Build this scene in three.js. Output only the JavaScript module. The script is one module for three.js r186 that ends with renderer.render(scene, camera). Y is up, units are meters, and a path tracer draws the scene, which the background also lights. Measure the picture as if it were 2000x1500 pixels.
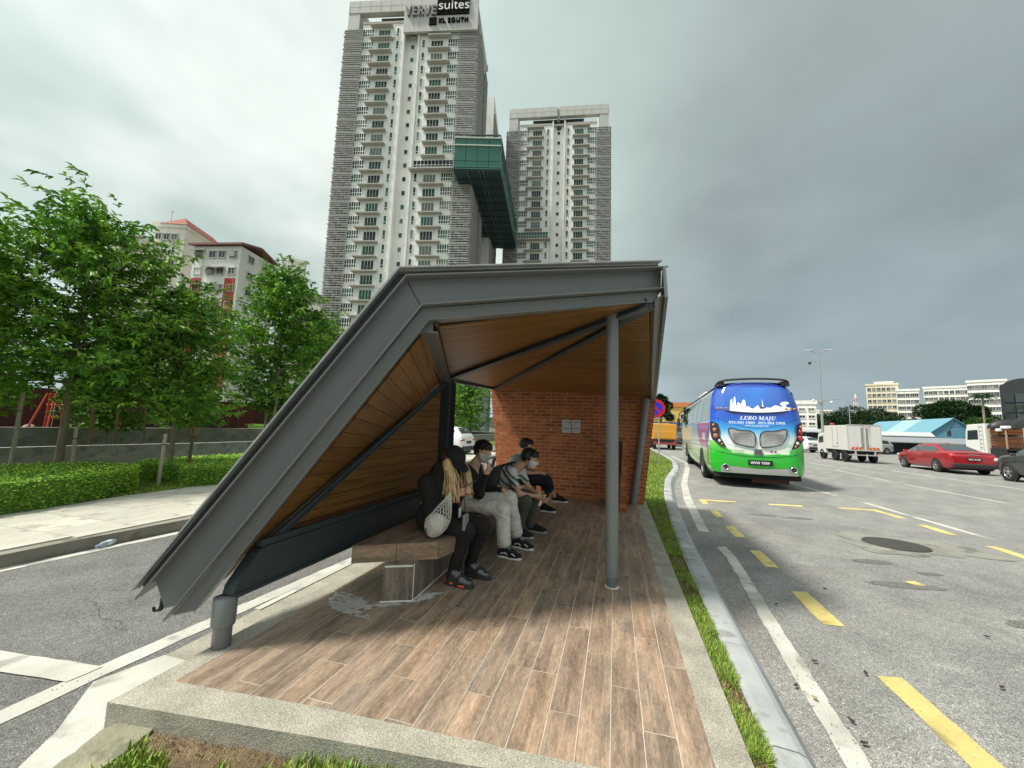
import * as THREE from 'three';
import { mergeGeometries, mergeVertices } from 'three/addons/utils/BufferGeometryUtils.js';
import { RoundedBoxGeometry } from 'three/addons/geometries/RoundedBoxGeometry.js';
import { TextGeometry } from 'three/addons/geometries/TextGeometry.js';
import { FontLoader } from 'three/addons/loaders/FontLoader.js';

const scene = new THREE.Scene();
const RAD = Math.PI / 180;
/* ---------- camera, sky, sun, exposure ---------- */
const camera = new THREE.PerspectiveCamera(89.92, 4 / 3, 0.05, 4000);
camera.position.set(0, 1.41, 0);
camera.rotation.order = 'YXZ';
camera.rotation.set(6.41 * RAD, 15.1 * RAD, 1.78 * RAD);
scene.add(camera);
const renderer = new THREE.WebGLRenderer({ antialias: true });
renderer.toneMapping = THREE.LinearToneMapping;
const EXPOSURE = 3.35;
renderer.toneMappingExposure = EXPOSURE;
renderer.shadowMap.enabled = true;
const sun = new THREE.DirectionalLight(new THREE.Color(1, 0.95, 0.86), 1.5);
sun.position.set(-0.53 * 60, 60, 0.29 * 60);
sun.castShadow = true;
sun.shadow.radius = 13;
sun.shadow.mapSize.set(4096, 4096);
Object.assign(sun.shadow.camera, { left: -60, right: 60, top: 60, bottom: -60, near: 1, far: 220 });
scene.add(sun, sun.target);

function hash(x, y, s) { let h = (Math.imul(x, 374761393) + Math.imul(y, 668265263) + Math.imul(s, 1274126177)) | 0; h = Math.imul(h ^ (h >>> 13), 1274126177); h ^= h >>> 16; return (h >>> 0) / 4294967296; }
function vn(x, y, p, s) {
  const xi = Math.floor(x), yi = Math.floor(y); let fx = x - xi, fy = y - yi; fx = fx * fx * (3 - 2 * fx); fy = fy * fy * (3 - 2 * fy);
  const w = (a) => p ? ((a % p) + p) % p : a, x0 = w(xi), x1 = w(xi + 1), y0 = w(yi), y1 = w(yi + 1);
  const a = hash(x0, y0, s), b = hash(x1, y0, s), c = hash(x0, y1, s), d = hash(x1, y1, s);
  return a + (b - a) * fx + (c - a + (a - b - c + d) * fx) * fy;
}
function fb(u, v, p, oct, s) { let a = 0, w = 0.5, t = 0; for (let i = 0; i < oct; i++) { a += w * vn(u * p, v * p, p, s + i * 7); t += w; w *= 0.5; p *= 2; } return a / t; }
function fw(x, y, oct, s) { let a = 0, w = 0.5, t = 0; for (let i = 0; i < oct; i++) { a += w * vn(x, y, 0, s + i * 7); t += w; w *= 0.5; x *= 2; y *= 2; } return a / t; }
const sm = (a, b, x) => { const t = Math.min(1, Math.max(0, (x - a) / (b - a))); return t * t * (3 - 2 * t); };
const mix = (a, b, t) => a + (b - a) * t;
const mix3 = (a, b, t) => [mix(a[0], b[0], t), mix(a[1], b[1], t), mix(a[2], b[2], t)];
const lin = (c) => { c /= 255; return c <= 0.04045 ? c / 12.92 : Math.pow((c + 0.055) / 1.055, 2.4); };
const L3 = (r, g, b) => [lin(r), lin(g), lin(b)];
{ // overcast sky: pale mint cloud on the left and overhead, a slate blue storm bank low on the right
  const W = 1024, H = 512, data = new Float32Array(W * H * 4);
  const pale = L3(203, 221, 216), bright = L3(236, 243, 238), grey = L3(172, 186, 186), storm = L3(130, 146, 154), haze = L3(161, 178, 184), blue = L3(176, 200, 214);
  for (let j = 0; j < H; j++) for (let i = 0; i < W; i++) {
    const el = ((j + 0.5) / H - 0.5) * Math.PI, az = ((i + 0.5) / W - 0.5) * 2 * Math.PI, y = Math.sin(el), x = Math.cos(el) * Math.cos(az), z = Math.cos(el) * Math.sin(az);
    const phi = Math.atan2(x, -z) / RAD, e = el / RAD, k = 1 / (Math.max(y, 0.0) + 0.28), px = x * k * 1.5, pz = z * k * 1.5;
    const n1 = fw(px + 9, pz + 4, 5, 3), n2 = fw(px * 2.3 + 40, pz * 2.3 + 11, 5, 17), n3 = fw(px * 0.6 + 3, pz * 0.6 + 8, 3, 29);
    const R = sm(-20 + 26 * (n3 - 0.5), 19, phi + (n1 - 0.5) * 30) * sm(175, 110, Math.abs(phi));
    let c = mix3(pale, bright, sm(0.36, 0.66, n1 + 0.3 * (n2 - 0.5)));
    c = mix3(c, blue, sm(22, 4, e) * 0.6 * (1 - R));
    const low = sm(56, 2, e + (n2 - 0.5) * 9);
    let d = mix3(grey, storm, low * 0.95); d = mix3(d, haze, sm(26, 9, e + (n1 - 0.5) * 5)); d = mix3(d, bright, 0.34 * sm(0.45, 0.72, n1) * (1 - low)); d = mix3(d, storm, 0.16 * sm(0.45, 0.8, n2));
    c = mix3(c, d, R);
    const f = (0.92 + 0.34 * (n2 - 0.5) + 0.2 * (n1 - 0.5)) * (1 + 0.35 * sm(45, 85, e)) * (1 + 0.55 * Math.pow(Math.max(0, (-0.53 * x + y + 0.29 * z) / 1.168), 2) * sm(45, 75, Math.acos(Math.min(1, x * -0.2605 * 0.994 + y * 0.1116 - z * 0.9655 * 0.994)) / RAD)) * 1.09 / EXPOSURE, o = (j * W + i) * 4;  // added glow toward the sun, masked out of view, brightens the tower fronts
    data[o] = c[0] * f; data[o + 1] = c[1] * f; data[o + 2] = c[2] * f; data[o + 3] = 1;
  }
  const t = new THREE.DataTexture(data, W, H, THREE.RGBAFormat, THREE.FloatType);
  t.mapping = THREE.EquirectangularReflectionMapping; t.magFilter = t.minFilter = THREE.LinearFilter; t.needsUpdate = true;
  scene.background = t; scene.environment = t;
}

/* ---------- helpers ---------- */
let SEED = 20240517;
const rnd = () => { SEED = (SEED + 0x6d2b79f5) | 0; let t = Math.imul(SEED ^ (SEED >>> 15), 1 | SEED); t = (t + Math.imul(t ^ (t >>> 7), 61 | t)) ^ t; return ((t ^ (t >>> 14)) >>> 0) / 4294967296; };
const rr = (a, b) => a + (b - a) * rnd();
const pick = (a) => a[Math.floor(rnd() * a.length)];
const V = (x, y, z) => new THREE.Vector3(x, y, z);
const col = (r, g, b) => new THREE.Color().setRGB(r, g, b);
function mat(c, rough = 0.8, o = {}) { const { physical, ...q } = o; return new (physical ? THREE.MeshPhysicalMaterial : THREE.MeshStandardMaterial)({ color: Array.isArray(c) ? col(...c) : new THREE.Color(c), roughness: rough, ...q }); }
function tex(n, m, fn, srgb = true, repeat) {
  const d = new Uint8Array(n * m * 4);
  for (let j = 0; j < m; j++) for (let i = 0; i < n; i++) { const c = fn(i / n, j / m, i, j), o = (j * n + i) * 4; for (let k = 0; k < 3; k++) d[o + k] = Math.max(0, Math.min(255, Array.isArray(c) ? c[k] : c)); d[o + 3] = 255; }
  const t = new THREE.DataTexture(d, n, m); t.wrapS = t.wrapT = THREE.RepeatWrapping; t.magFilter = THREE.LinearFilter; t.minFilter = THREE.LinearMipmapLinearFilter; t.generateMipmaps = true;
  if (srgb) t.colorSpace = THREE.SRGBColorSpace; if (repeat) t.repeat.set(repeat, repeat); t.needsUpdate = true; return t;
}
function canvasTex(w, h, draw) { const c = document.createElement('canvas'); c.width = w; c.height = h; const g = c.getContext('2d'); draw(g, w, h); const t = new THREE.CanvasTexture(c); t.colorSpace = THREE.SRGBColorSpace; t.magFilter = THREE.LinearFilter; return t; }
const taken = new Map();
function numbered(n) { const k = taken.get(n) ?? 0; taken.set(n, k + 1); return k ? n + '_' + String(k).padStart(3, '0') : n; }
function add(name, geo, m, parent = scene) { const o = new THREE.Mesh(geo, m); o.name = parent === scene ? numbered(name) : name; o.castShadow = o.receiveShadow = true; parent.add(o); return o; }
function tag(o, label, category, group, kind) { o.userData.label = label; if (category) o.userData.category = category; if (group) o.userData.group = group; if (kind) o.userData.kind = kind; return o; }
function thing(name, label, category, [x, y, z] = [0, 0, 0], turn = 0, group) { const o = new THREE.Group(); o.name = numbered(name); o.position.set(x, y, z); o.rotation.y = turn; scene.add(o); return tag(o, label, category, group); }
function setting(name, geo, m, label, category) { const o = add(name, geo, m); o.userData.kind = 'structure'; if (label) tag(o, label, category); return o; }
function copyOf(o, label) { const c = o.clone(); c.name = numbered(o.name.replace(/_\d{3}$/, '')); c.userData = { ...o.userData, label }; scene.add(c); return c; }
const ni = (g) => g.index ? g.toNonIndexed() : g;
function merge(list) { return mergeGeometries(list.map((g) => { const h = ni(g); for (const k of Object.keys(h.attributes)) if (!['position', 'normal', 'uv'].includes(k)) h.deleteAttribute(k); if (!h.attributes.uv) h.setAttribute('uv', new THREE.BufferAttribute(new Float32Array(h.attributes.position.count * 2), 2)); if (!h.attributes.normal) h.computeVertexNormals(); return h; })); }
function raw(pos, uv) { const g = new THREE.BufferGeometry(); g.setAttribute('position', new THREE.BufferAttribute(new Float32Array(pos), 3)); g.setAttribute('uv', new THREE.BufferAttribute(new Float32Array(uv ?? pos.length / 3 * 2), 2)); g.computeVertexNormals(); return g; }
function boxUV(g0, s = 1, ox = 0, oy = 0) {
  const g = ni(g0), p = g.attributes.position, uv = new Float32Array(p.count * 2), a = V(), b = V(), c = V();
  for (let i = 0; i < p.count; i += 3) {
    a.fromBufferAttribute(p, i); b.fromBufferAttribute(p, i + 1); c.fromBufferAttribute(p, i + 2); b.sub(a); c.sub(a); b.cross(c);
    const x = Math.abs(b.x), y = Math.abs(b.y), z = Math.abs(b.z);
    for (let k = 0; k < 3; k++) { a.fromBufferAttribute(p, i + k); const q = y >= x && y >= z ? [a.x, a.z] : x >= z ? [a.z, a.y] : [a.x, a.y]; uv[(i + k) * 2] = q[0] * s + ox; uv[(i + k) * 2 + 1] = q[1] * s + oy; }
  }
  g.setAttribute('uv', new THREE.BufferAttribute(uv, 2)); return g;
}
function box(w, h, d, x = 0, y = 0, z = 0, ry = 0, rx = 0, rz = 0) { const g = new THREE.BoxGeometry(w, h, d); if (rx) g.rotateX(rx); if (rz) g.rotateZ(rz); if (ry) g.rotateY(ry); return g.translate(x, y, z); }
function rbox(w, h, d, r, x = 0, y = 0, z = 0, seg = 2) { return new RoundedBoxGeometry(w, h, d, seg, r).translate(x, y, z); }
function bar(p, q, r0, r1 = r0, seg = 8) { const d = V().subVectors(q, p), L = d.length(), g = new THREE.CylinderGeometry(r1, r0, L, seg, 1); g.translate(0, L / 2, 0); g.applyQuaternion(new THREE.Quaternion().setFromUnitVectors(V(0, 1, 0), d.normalize())); return g.translate(p.x, p.y, p.z); }
/* a rectangular beam from p to q, w wide and h high, standing upright */
function beam(p, q, w, h, up = V(0, 1, 0)) { const d = V().subVectors(q, p), L = d.length(), z = d.clone().normalize(), x = V().crossVectors(up, z).normalize(), y = V().crossVectors(z, x); const g = new THREE.BoxGeometry(w, h, L); g.applyMatrix4(new THREE.Matrix4().makeBasis(x, y, z)); return g.translate((p.x + q.x) / 2, (p.y + q.y) / 2, (p.z + q.z) / 2); }
/* flat outline (points in space, in order) pushed along n: a plate with thickness */
function plate(pts, n, uvs) {
  const N = V().subVectors(pts[1], pts[0]).cross(V().subVectors(pts[2], pts[1])), u = V().subVectors(pts[1], pts[0]).normalize(), w = N.normalize().clone().cross(u);
  const flat = pts.map((p) => new THREE.Vector2(p.dot(u), p.dot(w))), tri = THREE.ShapeUtils.triangulateShape(flat, []), pos = [], uv = [], q = pts.map((p) => p.clone().add(n)), same = N.dot(n) > 0;
  const put = (p, i, e = 0) => { pos.push(p.x, p.y, p.z); const t = uvs ? uvs[i] : [flat[i].x, flat[i].y]; uv.push(t[0] + e, t[1]); };
  for (let [a, b, c] of tri) { if (THREE.ShapeUtils.area([flat[a], flat[b], flat[c]]) < 0) [b, c] = [c, b]; const s = same ? [pts, q] : [q, pts]; put(s[0][a], a); put(s[0][c], c); put(s[0][b], b); put(s[1][a], a); put(s[1][b], b); put(s[1][c], c); }
  const m = n.length();
  for (let i = 0; i < pts.length; i++) { const j = (i + 1) % pts.length, A = same === (THREE.ShapeUtils.area(flat) > 0); const f = A ? [[pts, i, 0], [pts, j, 0], [q, j, m], [pts, i, 0], [q, j, m], [q, i, m]] : [[pts, i, 0], [q, j, m], [pts, j, 0], [pts, i, 0], [q, i, m], [q, j, m]]; for (const [s, k, e] of f) put(s[k], k, e); }
  return raw(pos, uv);
}
function flatPoly(pts, y) { /* ground sheet from [x, z] points */ const s = pts.map(([x, z]) => new THREE.Vector2(x, z)), tri = THREE.ShapeUtils.triangulateShape(s, []), pos = [], uv = []; for (let [a, b, c] of tri) { if (THREE.ShapeUtils.area([s[a], s[b], s[c]]) > 0) [b, c] = [c, b]; for (const k of [a, b, c]) { pos.push(s[k].x, y, s[k].y); uv.push(s[k].x, s[k].y); } } return raw(pos, uv); }
function slab(pts, y0, y1) { return plate(pts.map(([x, z]) => V(x, y0, z)), V(0, y1 - y0, 0)); }
/* convex outline cut to lo <= p.axis <= hi */
function clip(poly, f, lo, hi) { let P = poly; for (const [s, k] of [[1, lo], [-1, hi]]) { const Q = []; for (let i = 0; i < P.length; i++) { const a = P[i], b = P[(i + 1) % P.length], da = s * (f(a) - k), db = s * (f(b) - k); if (da >= 0) Q.push(a); if (da * db < 0) Q.push(a.clone().lerp(b, da / (da - db))); } P = Q; if (P.length < 3) return []; } return P; }
function lathe(pts, seg = 24) { return new THREE.LatheGeometry(pts.map(([r, y]) => new THREE.Vector2(r, y)), seg); }
function tubeOf(pts, r, seg = 24, rad = 6) { return new THREE.TubeGeometry(new THREE.CatmullRomCurve3(pts), seg, r, rad); }

/* ---------- shared textures and materials ---------- */
const asphaltTex = tex(1024, 1024, (u, v, i, j) => { const g = hash(i, j, 5), g2 = hash(i >> 1, j >> 1, 9), b = fb(u, v, 8, 4, 2), c = fb(u, v, 128, 2, 71); let k = 116 + (b - 0.5) * 26 + (g - 0.5) * 42 + (g2 - 0.5) * 46 + (c - 0.5) * 26; if (g2 > 0.965) k += 46; if (g2 < 0.05) k -= 34; return [k * 1.01, k, k * 0.97]; });
const asphaltBump = tex(512, 512, (u, v, i, j) => 128 + (hash(i, j, 31) - 0.5) * 170 + (fb(u, v, 64, 2, 4) - 0.5) * 90, false);
const concTex = tex(512, 512, (u, v, i, j) => { const k = 205 + (fb(u, v, 5, 5, 41) - 0.5) * 62 + (hash(i, j, 3) - 0.5) * 16 - 40 * sm(0.62, 0.8, fb(u, v, 9, 4, 61)); return [k, k * 0.99, k * 0.96]; });
const pebbleTex = tex(512, 512, (u, v, i, j) => { const s = hash(i >> 1, j >> 1, 13), q = hash(i, j, 14), b = fb(u, v, 6, 4, 15); let k = 158 + (s - 0.5) * 62 + (q - 0.5) * 34 + (b - 0.5) * 36; const w = hash(i >> 1, j >> 1, 99); return [k * (w > 0.7 ? 1.03 : 1), k * 0.99, k * (w > 0.7 ? 0.9 : 0.95)]; });
const noiseBump = tex(256, 256, (u, v, i, j) => 128 + (fb(u, v, 16, 4, 8) - 0.5) * 170 + (hash(i, j, 6) - 0.5) * 50, false);
/* grain runs along v */
const tileTex = tex(512, 1024, (u, v, i, j) => { const b = fb(u, v, 3, 4, 21), s = fb(u + 0.02 * b, v * 0.14 + 0.3, 40, 3, 23), s2 = vn(u * 170, v * 9, 0, 77), p = fb(u, v, 6, 4, 25), n = hash(i, j, 2); const p2 = fb(u * 1.0, v * 0.4, 20, 4, 27), f1 = vn(u * 190, v * 110, 0, 81), f2 = vn(u * 46, v * 52, 0, 83); let k = 0.6 + (f1 - 0.5) * 0.18 + (f2 - 0.5) * 0.1 + (s - 0.5) * 0.16 + (s2 - 0.5) * 0.1 + (p - 0.5) * 0.3 + (p2 - 0.5) * 0.3 + (b - 0.5) * 0.12 + (n - 0.5) * 0.14; k = Math.max(0.12, Math.min(1.1, k)); const g = sm(0.5, 0.72, fb(u, v, 4, 3, 28)); return [mix(180, 164, g) * k + 42, mix(157, 150, g) * k + 38, mix(135, 135, g) * k + 34]; });
const woodTex = tex(512, 512, (u, v, i, j) => { const s = fb(u * 1 + 0.03 * Math.sin(v * 6.283), v * 0.06, 64, 3, 33), b = fb(u, v * 0.25, 12, 3, 35), n = hash(i, j, 12); const k = 0.72 + (s - 0.5) * 0.4 + (b - 0.5) * 0.26 + (n - 0.5) * 0.06; return [198 * k + 18, 160 * k + 10, 92 * k + 4]; });
const brickTex = tex(256, 256, (u, v, i, j) => { const k = 0.86 + (fb(u, v, 8, 4, 51) - 0.5) * 0.5 + (hash(i, j, 8) - 0.5) * 0.16; return [235 * k, 222 * k, 214 * k]; });
const speck = tex(256, 256, (u, v, i, j) => 225 + (fb(u, v, 8, 4, 91) - 0.5) * 50 + (hash(i, j, 17) - 0.5) * 22);
const streak = tex(256, 512, (u, v) => { const k = 242 + (fb(u, v, 4, 4, 93) - 0.5) * 20 - 38 * sm(0.6, 0.86, fb(u * 1, v * 0.12, 48, 2, 95)) * sm(0.35, 0.7, fb(u, v, 5, 3, 97)); return [k, k * 0.995, k * 0.98]; });
const M = {
  conc: mat([0.5, 0.49, 0.46], 0.9, { map: concTex, bumpMap: noiseBump, bumpScale: 0.003 }),
  pebble: mat([0.94, 0.92, 0.85], 0.92, { map: pebbleTex, bumpMap: asphaltBump, bumpScale: 0.004 }),
  kerb: mat([0.62, 0.66, 0.69], 0.85, { map: concTex, bumpMap: noiseBump, bumpScale: 0.004 }),
  steel: mat([0.185, 0.195, 0.192], 0.42),
  steelDark: mat([0.05, 0.066, 0.07], 0.42),
  sheet: mat([0.62, 0.63, 0.62], 0.5, { map: speck, metalness: 0.1 }),
  grout: mat([0.66, 0.6, 0.5], 0.95, { map: speck }),
  mortar: mat([0.66, 0.45, 0.3], 0.95, { map: speck }),
  white: mat([0.78, 0.78, 0.76], 0.6), black: mat([0.012, 0.012, 0.014], 0.5), rubber: mat([0.018, 0.018, 0.02], 0.85), darkGap: mat([0.02, 0.02, 0.022], 0.9),
  whitePaint: mat([0.8, 0.8, 0.76], 0.75, { map: concTex, bumpMap: asphaltBump, bumpScale: 0.003 }), yellowPaint: mat([1, 0.84, 0.33], 0.75, { map: concTex, bumpMap: asphaltBump, bumpScale: 0.003 }),
  chrome: mat([0.6, 0.6, 0.62], 0.22, { metalness: 0.9 }), alu: mat([0.5, 0.5, 0.51], 0.35, { metalness: 0.8 }),
  glass: mat([0.03, 0.04, 0.045], 0.06, { physical: true, clearcoat: 1, clearcoatRoughness: 0.05 }),
};
for (const [t, a, b] of [[asphaltTex, 0.45, 0.45], [asphaltBump, 1.1, 1.1], [concTex, 0.6, 0.6], [pebbleTex, 1.2, 1.2], [noiseBump, 2, 2], [tileTex, 1.6, 0.5], [woodTex, 1.5, 0.45], [brickTex, 3, 3], [speck, 1.5, 1.5], [streak, 0.14, 0.07]]) t.repeat.set(a, b);
/* ---------- ground, road, verge, pavements ---------- */
const RY = -0.166;
{
  const g = new THREE.CircleGeometry(3000, 64); g.rotateX(-Math.PI / 2); g.translate(0, -0.34, 0);
  setting('ground', boxUV(g, 0.2), mat([0.16, 0.17, 0.13], 0.95, { map: concTex }));
  const x0 = -6.02, x1 = 62, z0 = 5, z1 = -170, nx = 136, nz = 250, pos = [], uv = [], cl = [], P = (i, j) => { const a = i / nx, b = j / nz; return [x0 + (x1 - x0) * Math.pow(a, 1.25), RY, z0 + (z1 - z0) * Math.pow(b, 1.9)]; };
  const shade = ([x, , z]) => { let k = 0.94 + 0.22 * (fw(x * 0.7, z * 0.5, 4, 3) - 0.5) + 0.18 * (fw(x * 2.2, z * 0.35, 3, 8) - 0.5); k += 0.16 * (fw(x * 3.1, z * 3.1, 3, 18) - 0.5);
    if (x < -2.3) return [0.86 * k, 0.86 * k, 0.86 * k];
    const dirt = sm(3.2, 1.2, x) * sm(0.42, 0.6, fw(x * 1.3, z * 0.8, 4, 13)); const oil = sm(0.62, 0.74, fw(x * 1.1 + 5, z * 1.6, 4, 23)) * sm(6, 4.5, x);
    const lane = x < 5.8 ? x - 1.9 : (x - 5.8) % 3.9, tyre = Math.exp(-Math.pow((lane - 1.0) / 0.28, 2)) + Math.exp(-Math.pow((lane - 2.8) / 0.28, 2)); k *= 1.42 * (1 - 0.22 * oil) * (1 - 0.09 * tyre * (0.4 + fw(x * 4, z * 0.25, 3, 91))); return [k * (1 + 0.06 * dirt), k * (1 - 0.01 * dirt), k * (1 - 0.05 * dirt)]; };
  for (let j = 0; j < nz; j++) for (let i = 0; i < nx; i++) { const q = [P(i, j), P(i + 1, j), P(i + 1, j + 1), P(i, j + 1)]; for (const k of [0, 1, 2, 0, 2, 3]) { pos.push(...q[k]); uv.push(q[k][0], q[k][2]); cl.push(...shade(q[k])); } }
  const rg = raw(pos, uv); rg.setAttribute('color', new THREE.BufferAttribute(new Float32Array(cl), 3));
  setting('road', rg, mat([0.98, 0.98, 0.98], 0.9, { map: asphaltTex, bumpMap: asphaltBump, bumpScale: 0.006, vertexColors: true }), 'grey asphalt road on both sides of the bus stop', 'road');
}
const PY = RY + 0.004;
function marking(name, pts, m, label, group, y = PY) { /* paint about 2 mm thick with slightly worn edges */ const e = []; for (let i = 0; i < pts.length; i++) { const a = pts[i], b = pts[(i + 1) % pts.length], L = Math.hypot(b[0] - a[0], b[1] - a[1]), n = Math.max(1, Math.min(60, Math.round(L / 0.09))); for (let k = 0; k < n; k++) e.push([mix(a[0], b[0], k / n) + rr(-0.006, 0.006), mix(a[1], b[1], k / n) + rr(-0.006, 0.006)]); } const o = setting(name, flatPoly(e, y), m); tag(o, label, 'road marking', group); return o; }
const quad = (x0, x1, z0, z1, dx = 0) => [[x0, z0], [x1, z0], [x1 + dx, z1], [x0 + dx, z1]];
{
  const Y = M.yellowPaint, W = M.whitePaint, yg = 'yellow dashes of the bus bay', wg = 'white lane lines on the wide road';
  const yl = [['thick yellow dash nearest the camera beside the kerb line', [[1.69, -3.32], [1.84, -3.34], [1.83, -2.2], [1.66, -2.2]]], ['yellow dash second from the camera along the kerb', [[1.73, -4.74], [1.89, -4.77], [1.86, -4.05], [1.7, -4.03]]], ['yellow dash third from the camera along the kerb', [[1.78, -6.16], [1.92, -6.18], [1.9, -5.5], [1.75, -5.47]]], ['yellow dash fourth from the camera along the kerb', [[1.83, -7.59], [1.97, -7.61], [1.94, -6.87], [1.79, -6.84]]], ['yellow dash fifth from the camera along the kerb', [[1.88, -8.94], [2.02, -8.95], [2.0, -8.34], [1.86, -8.3]]], ['L-shaped yellow corner mark behind the bus near the kerb', [[1.93, -10.3], [2.74, -10.36], [2.72, -10.2], [2.06, -10.14], [2.02, -9.66], [1.9, -9.66]]], ['short yellow dash across the bay behind the bus', [[3.39, -10.36], [4.12, -10.47], [4.1, -10.3], [3.39, -10.2]]], ['long bent yellow corner mark next to the white lane line', [[4.86, -10.58], [5.6, -10.6], [5.66, -9.73], [5.5, -9.73], [5.47, -10.42], [4.86, -10.41]]], ['yellow dash at the outer side of the bay', [[5.45, -9.14], [5.6, -9.14], [5.58, -8.41], [5.43, -8.41]]], ['yellow dash at the right edge of the photo', [[5.44, -7.76], [5.6, -7.78], [5.56, -7.0], [5.4, -7.0]]], ['tiny yellow paint remnant alone on the asphalt', [[3.12, -5.5], [3.24, -5.54], [3.26, -5.42], [3.16, -5.4]]]];
  for (const [l, p] of yl) marking('yellow_dash', p, Y, l, yg);
  const wl = [['white lane dash emerging from behind the bus', quad(5.72, 5.84, -12.6, -16.4, -0.1)], ['long white lane dash right of the bus bay', quad(5.86, 5.98, -8.3, -11.8)], ['white lane dash running off the right edge', quad(5.9, 6.02, -3.2, -6.6)], ['white dash on the second lane line left of the red car', quad(9.85, 9.98, -17.7, -22.4, 0.4)], ['white dash on the second lane line in front of the red car', quad(9.82, 9.95, -13.3, -16.9, -0.05)], ['far white edge line passing under the red car', quad(13.4, 13.54, -14, -24)], ['distant white dash near the box truck', quad(11.2, 11.34, -24.8, -29)]];
  for (const [l, p] of wl) marking('lane_line', p, W, l, wg);
  marking('stop_line', [[-3.1, -1.86], [-3.12, -1.7], [-6.0, -1.33], [-6.0, -1.55]], W, 'broad white stop line across the left road', undefined, PY + 0.004);
  marking('edge_line', [[-3.02, 3], [-3.18, 3], [-3.14, -1.8], [-2.98, -4.1], [-2.95, -9], [-2.9, -24], [-2.76, -24], [-2.83, -9], [-2.86, -4], [-3.0, -1.8]], W, 'continuous white edge line beside the shelter on the left road');
  marking('edge_line', [[-5.88, 3], [-6.0, 3], [-5.99, -2.6], [-5.82, -4.2], [-5.75, -20], [-5.63, -20], [-5.7, -4.1], [-5.86, -2.5]], W, 'white edge line along the far kerb of the left road');
  /* white line following the kerb on the right, in two painted pieces */
  marking('kerb_line', [[1.08, -1.8], [1.21, -1.8], [1.2, -2.44], [1.3, -3.6], [1.51, -5.73], [1.5, -6.2], [1.37, -6.15], [1.38, -5.68], [1.18, -3.6], [1.08, -2.4]], W, 'worn white line along the right kerb, nearer piece');
  marking('kerb_line', [[1.3, -7.0], [1.46, -6.98], [1.76, -10.2], [2.16, -13.2], [3.2, -18.8], [3.65, -22], [3.7, -28], [3.55, -28], [3.5, -22], [3.0, -18.8], [1.97, -13.1], [1.58, -10.15]], W, 'white line along the curving kerb beside the bus');
  /* left apron of the platform: flat gutter, its front piece painted white */
  setting('gutter', flatPoly([[-2.88, -2.04], [-2.36, -2.04], [-2.36, -9], [-2.84, -9]], RY + 0.003), M.pebble, 'bare concrete gutter between shelter and left road', 'gutter');
  setting('painted_kerb', slab([[-2.84, -2.03], [-2.93, -1.72], [-2.64, -1.43], [-2.46, -1.16], [-2.25, -1.12], [-2.36, -1.46], [-2.38, -2.03]], RY - 0.05, RY + 0.03), M.whitePaint, 'white painted low kerb at the corner of the platform', 'kerb');
  setting('painted_kerb', slab([[-2.9, -2.74], [-2.84, -2.74], [-2.8, -7.8], [-2.86, -7.8]], RY - 0.05, RY + 0.012), M.whitePaint, 'thin white painted strip behind the bench', 'kerb');
  /* manhole with a cement collar and oil marks */
  const mh = thing('manhole_cover', 'dark round manhole cover in a pale cement patch', 'manhole', [4.07, RY, -7.3]);
  const ring = []; for (let i = 0; i < 44; i++) { const a = i / 44 * 6.283, q = 0.72 + 0.14 * Math.sin(a * 3 + 1) + 0.06 * Math.sin(a * 9) + (a > 5.4 || a < 0.5 ? 0.35 : 0) + rr(-0.03, 0.03); ring.push([Math.cos(a) * q, Math.sin(a) * q * 0.86]); }
  add('cement_collar', flatPoly(ring, 0.005), mat([0.4, 0.4, 0.37], 0.92, { map: concTex, bumpMap: asphaltBump, bumpScale: 0.006 }), mh);
  const cover = add('lid', new THREE.CylinderGeometry(0.38, 0.38, 0.012, 40).translate(0, 0.006, 0), mat([0.3, 0.29, 0.27], 0.85, { map: asphaltTex, bumpMap: asphaltBump, bumpScale: 0.01 }), mh);
  const ribs = []; for (let i = -4; i <= 4; i++) { const w = 2 * Math.sqrt(0.33 * 0.33 - (i * 0.07) ** 2); ribs.push(box(w, 0.004, 0.03, 0, 0.013, i * 0.07)); } add('ribs', merge(ribs), mat([0.07, 0.066, 0.06], 0.7), cover);
  const oil = mat([0.8, 0.78, 0.76], 0.75, { map: asphaltTex, bumpMap: asphaltBump, bumpScale: 0.006 });
  const spots = [[3.2, -6.2, 0.22, 0.1, 'dark oil stain left of the manhole'], [3.05, -5.35, 0.34, 0.1, 'long dark oil stain touching the yellow remnant'], [3.5, -4.6, 0.2, 0.1, 'oval oil stain near the right edge of the photo'], [2.85, -8.9, 0.22, 0.12, 'dark oil stain behind the bus, left one'], [3.45, -8.85, 0.24, 0.1, 'dark oil stain behind the bus, right one'], [3.6, -5.9, 0.14, 0.05, 'small faint oil stain below the manhole']];
  for (const [x, z, a, b, l] of spots) { const p = []; for (let i = 0; i < 30; i++) { const t = i / 30 * 6.283, q = 1 + 0.2 * Math.sin(t * 2 + x) + rr(-0.12, 0.12); p.push([x + Math.cos(t) * a * q, z + Math.sin(t) * b * q]); } tag(setting('oil_stain', flatPoly(p, RY + 0.004), oil), l, 'stain', 'oil stains on the asphalt'); }
}
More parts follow.
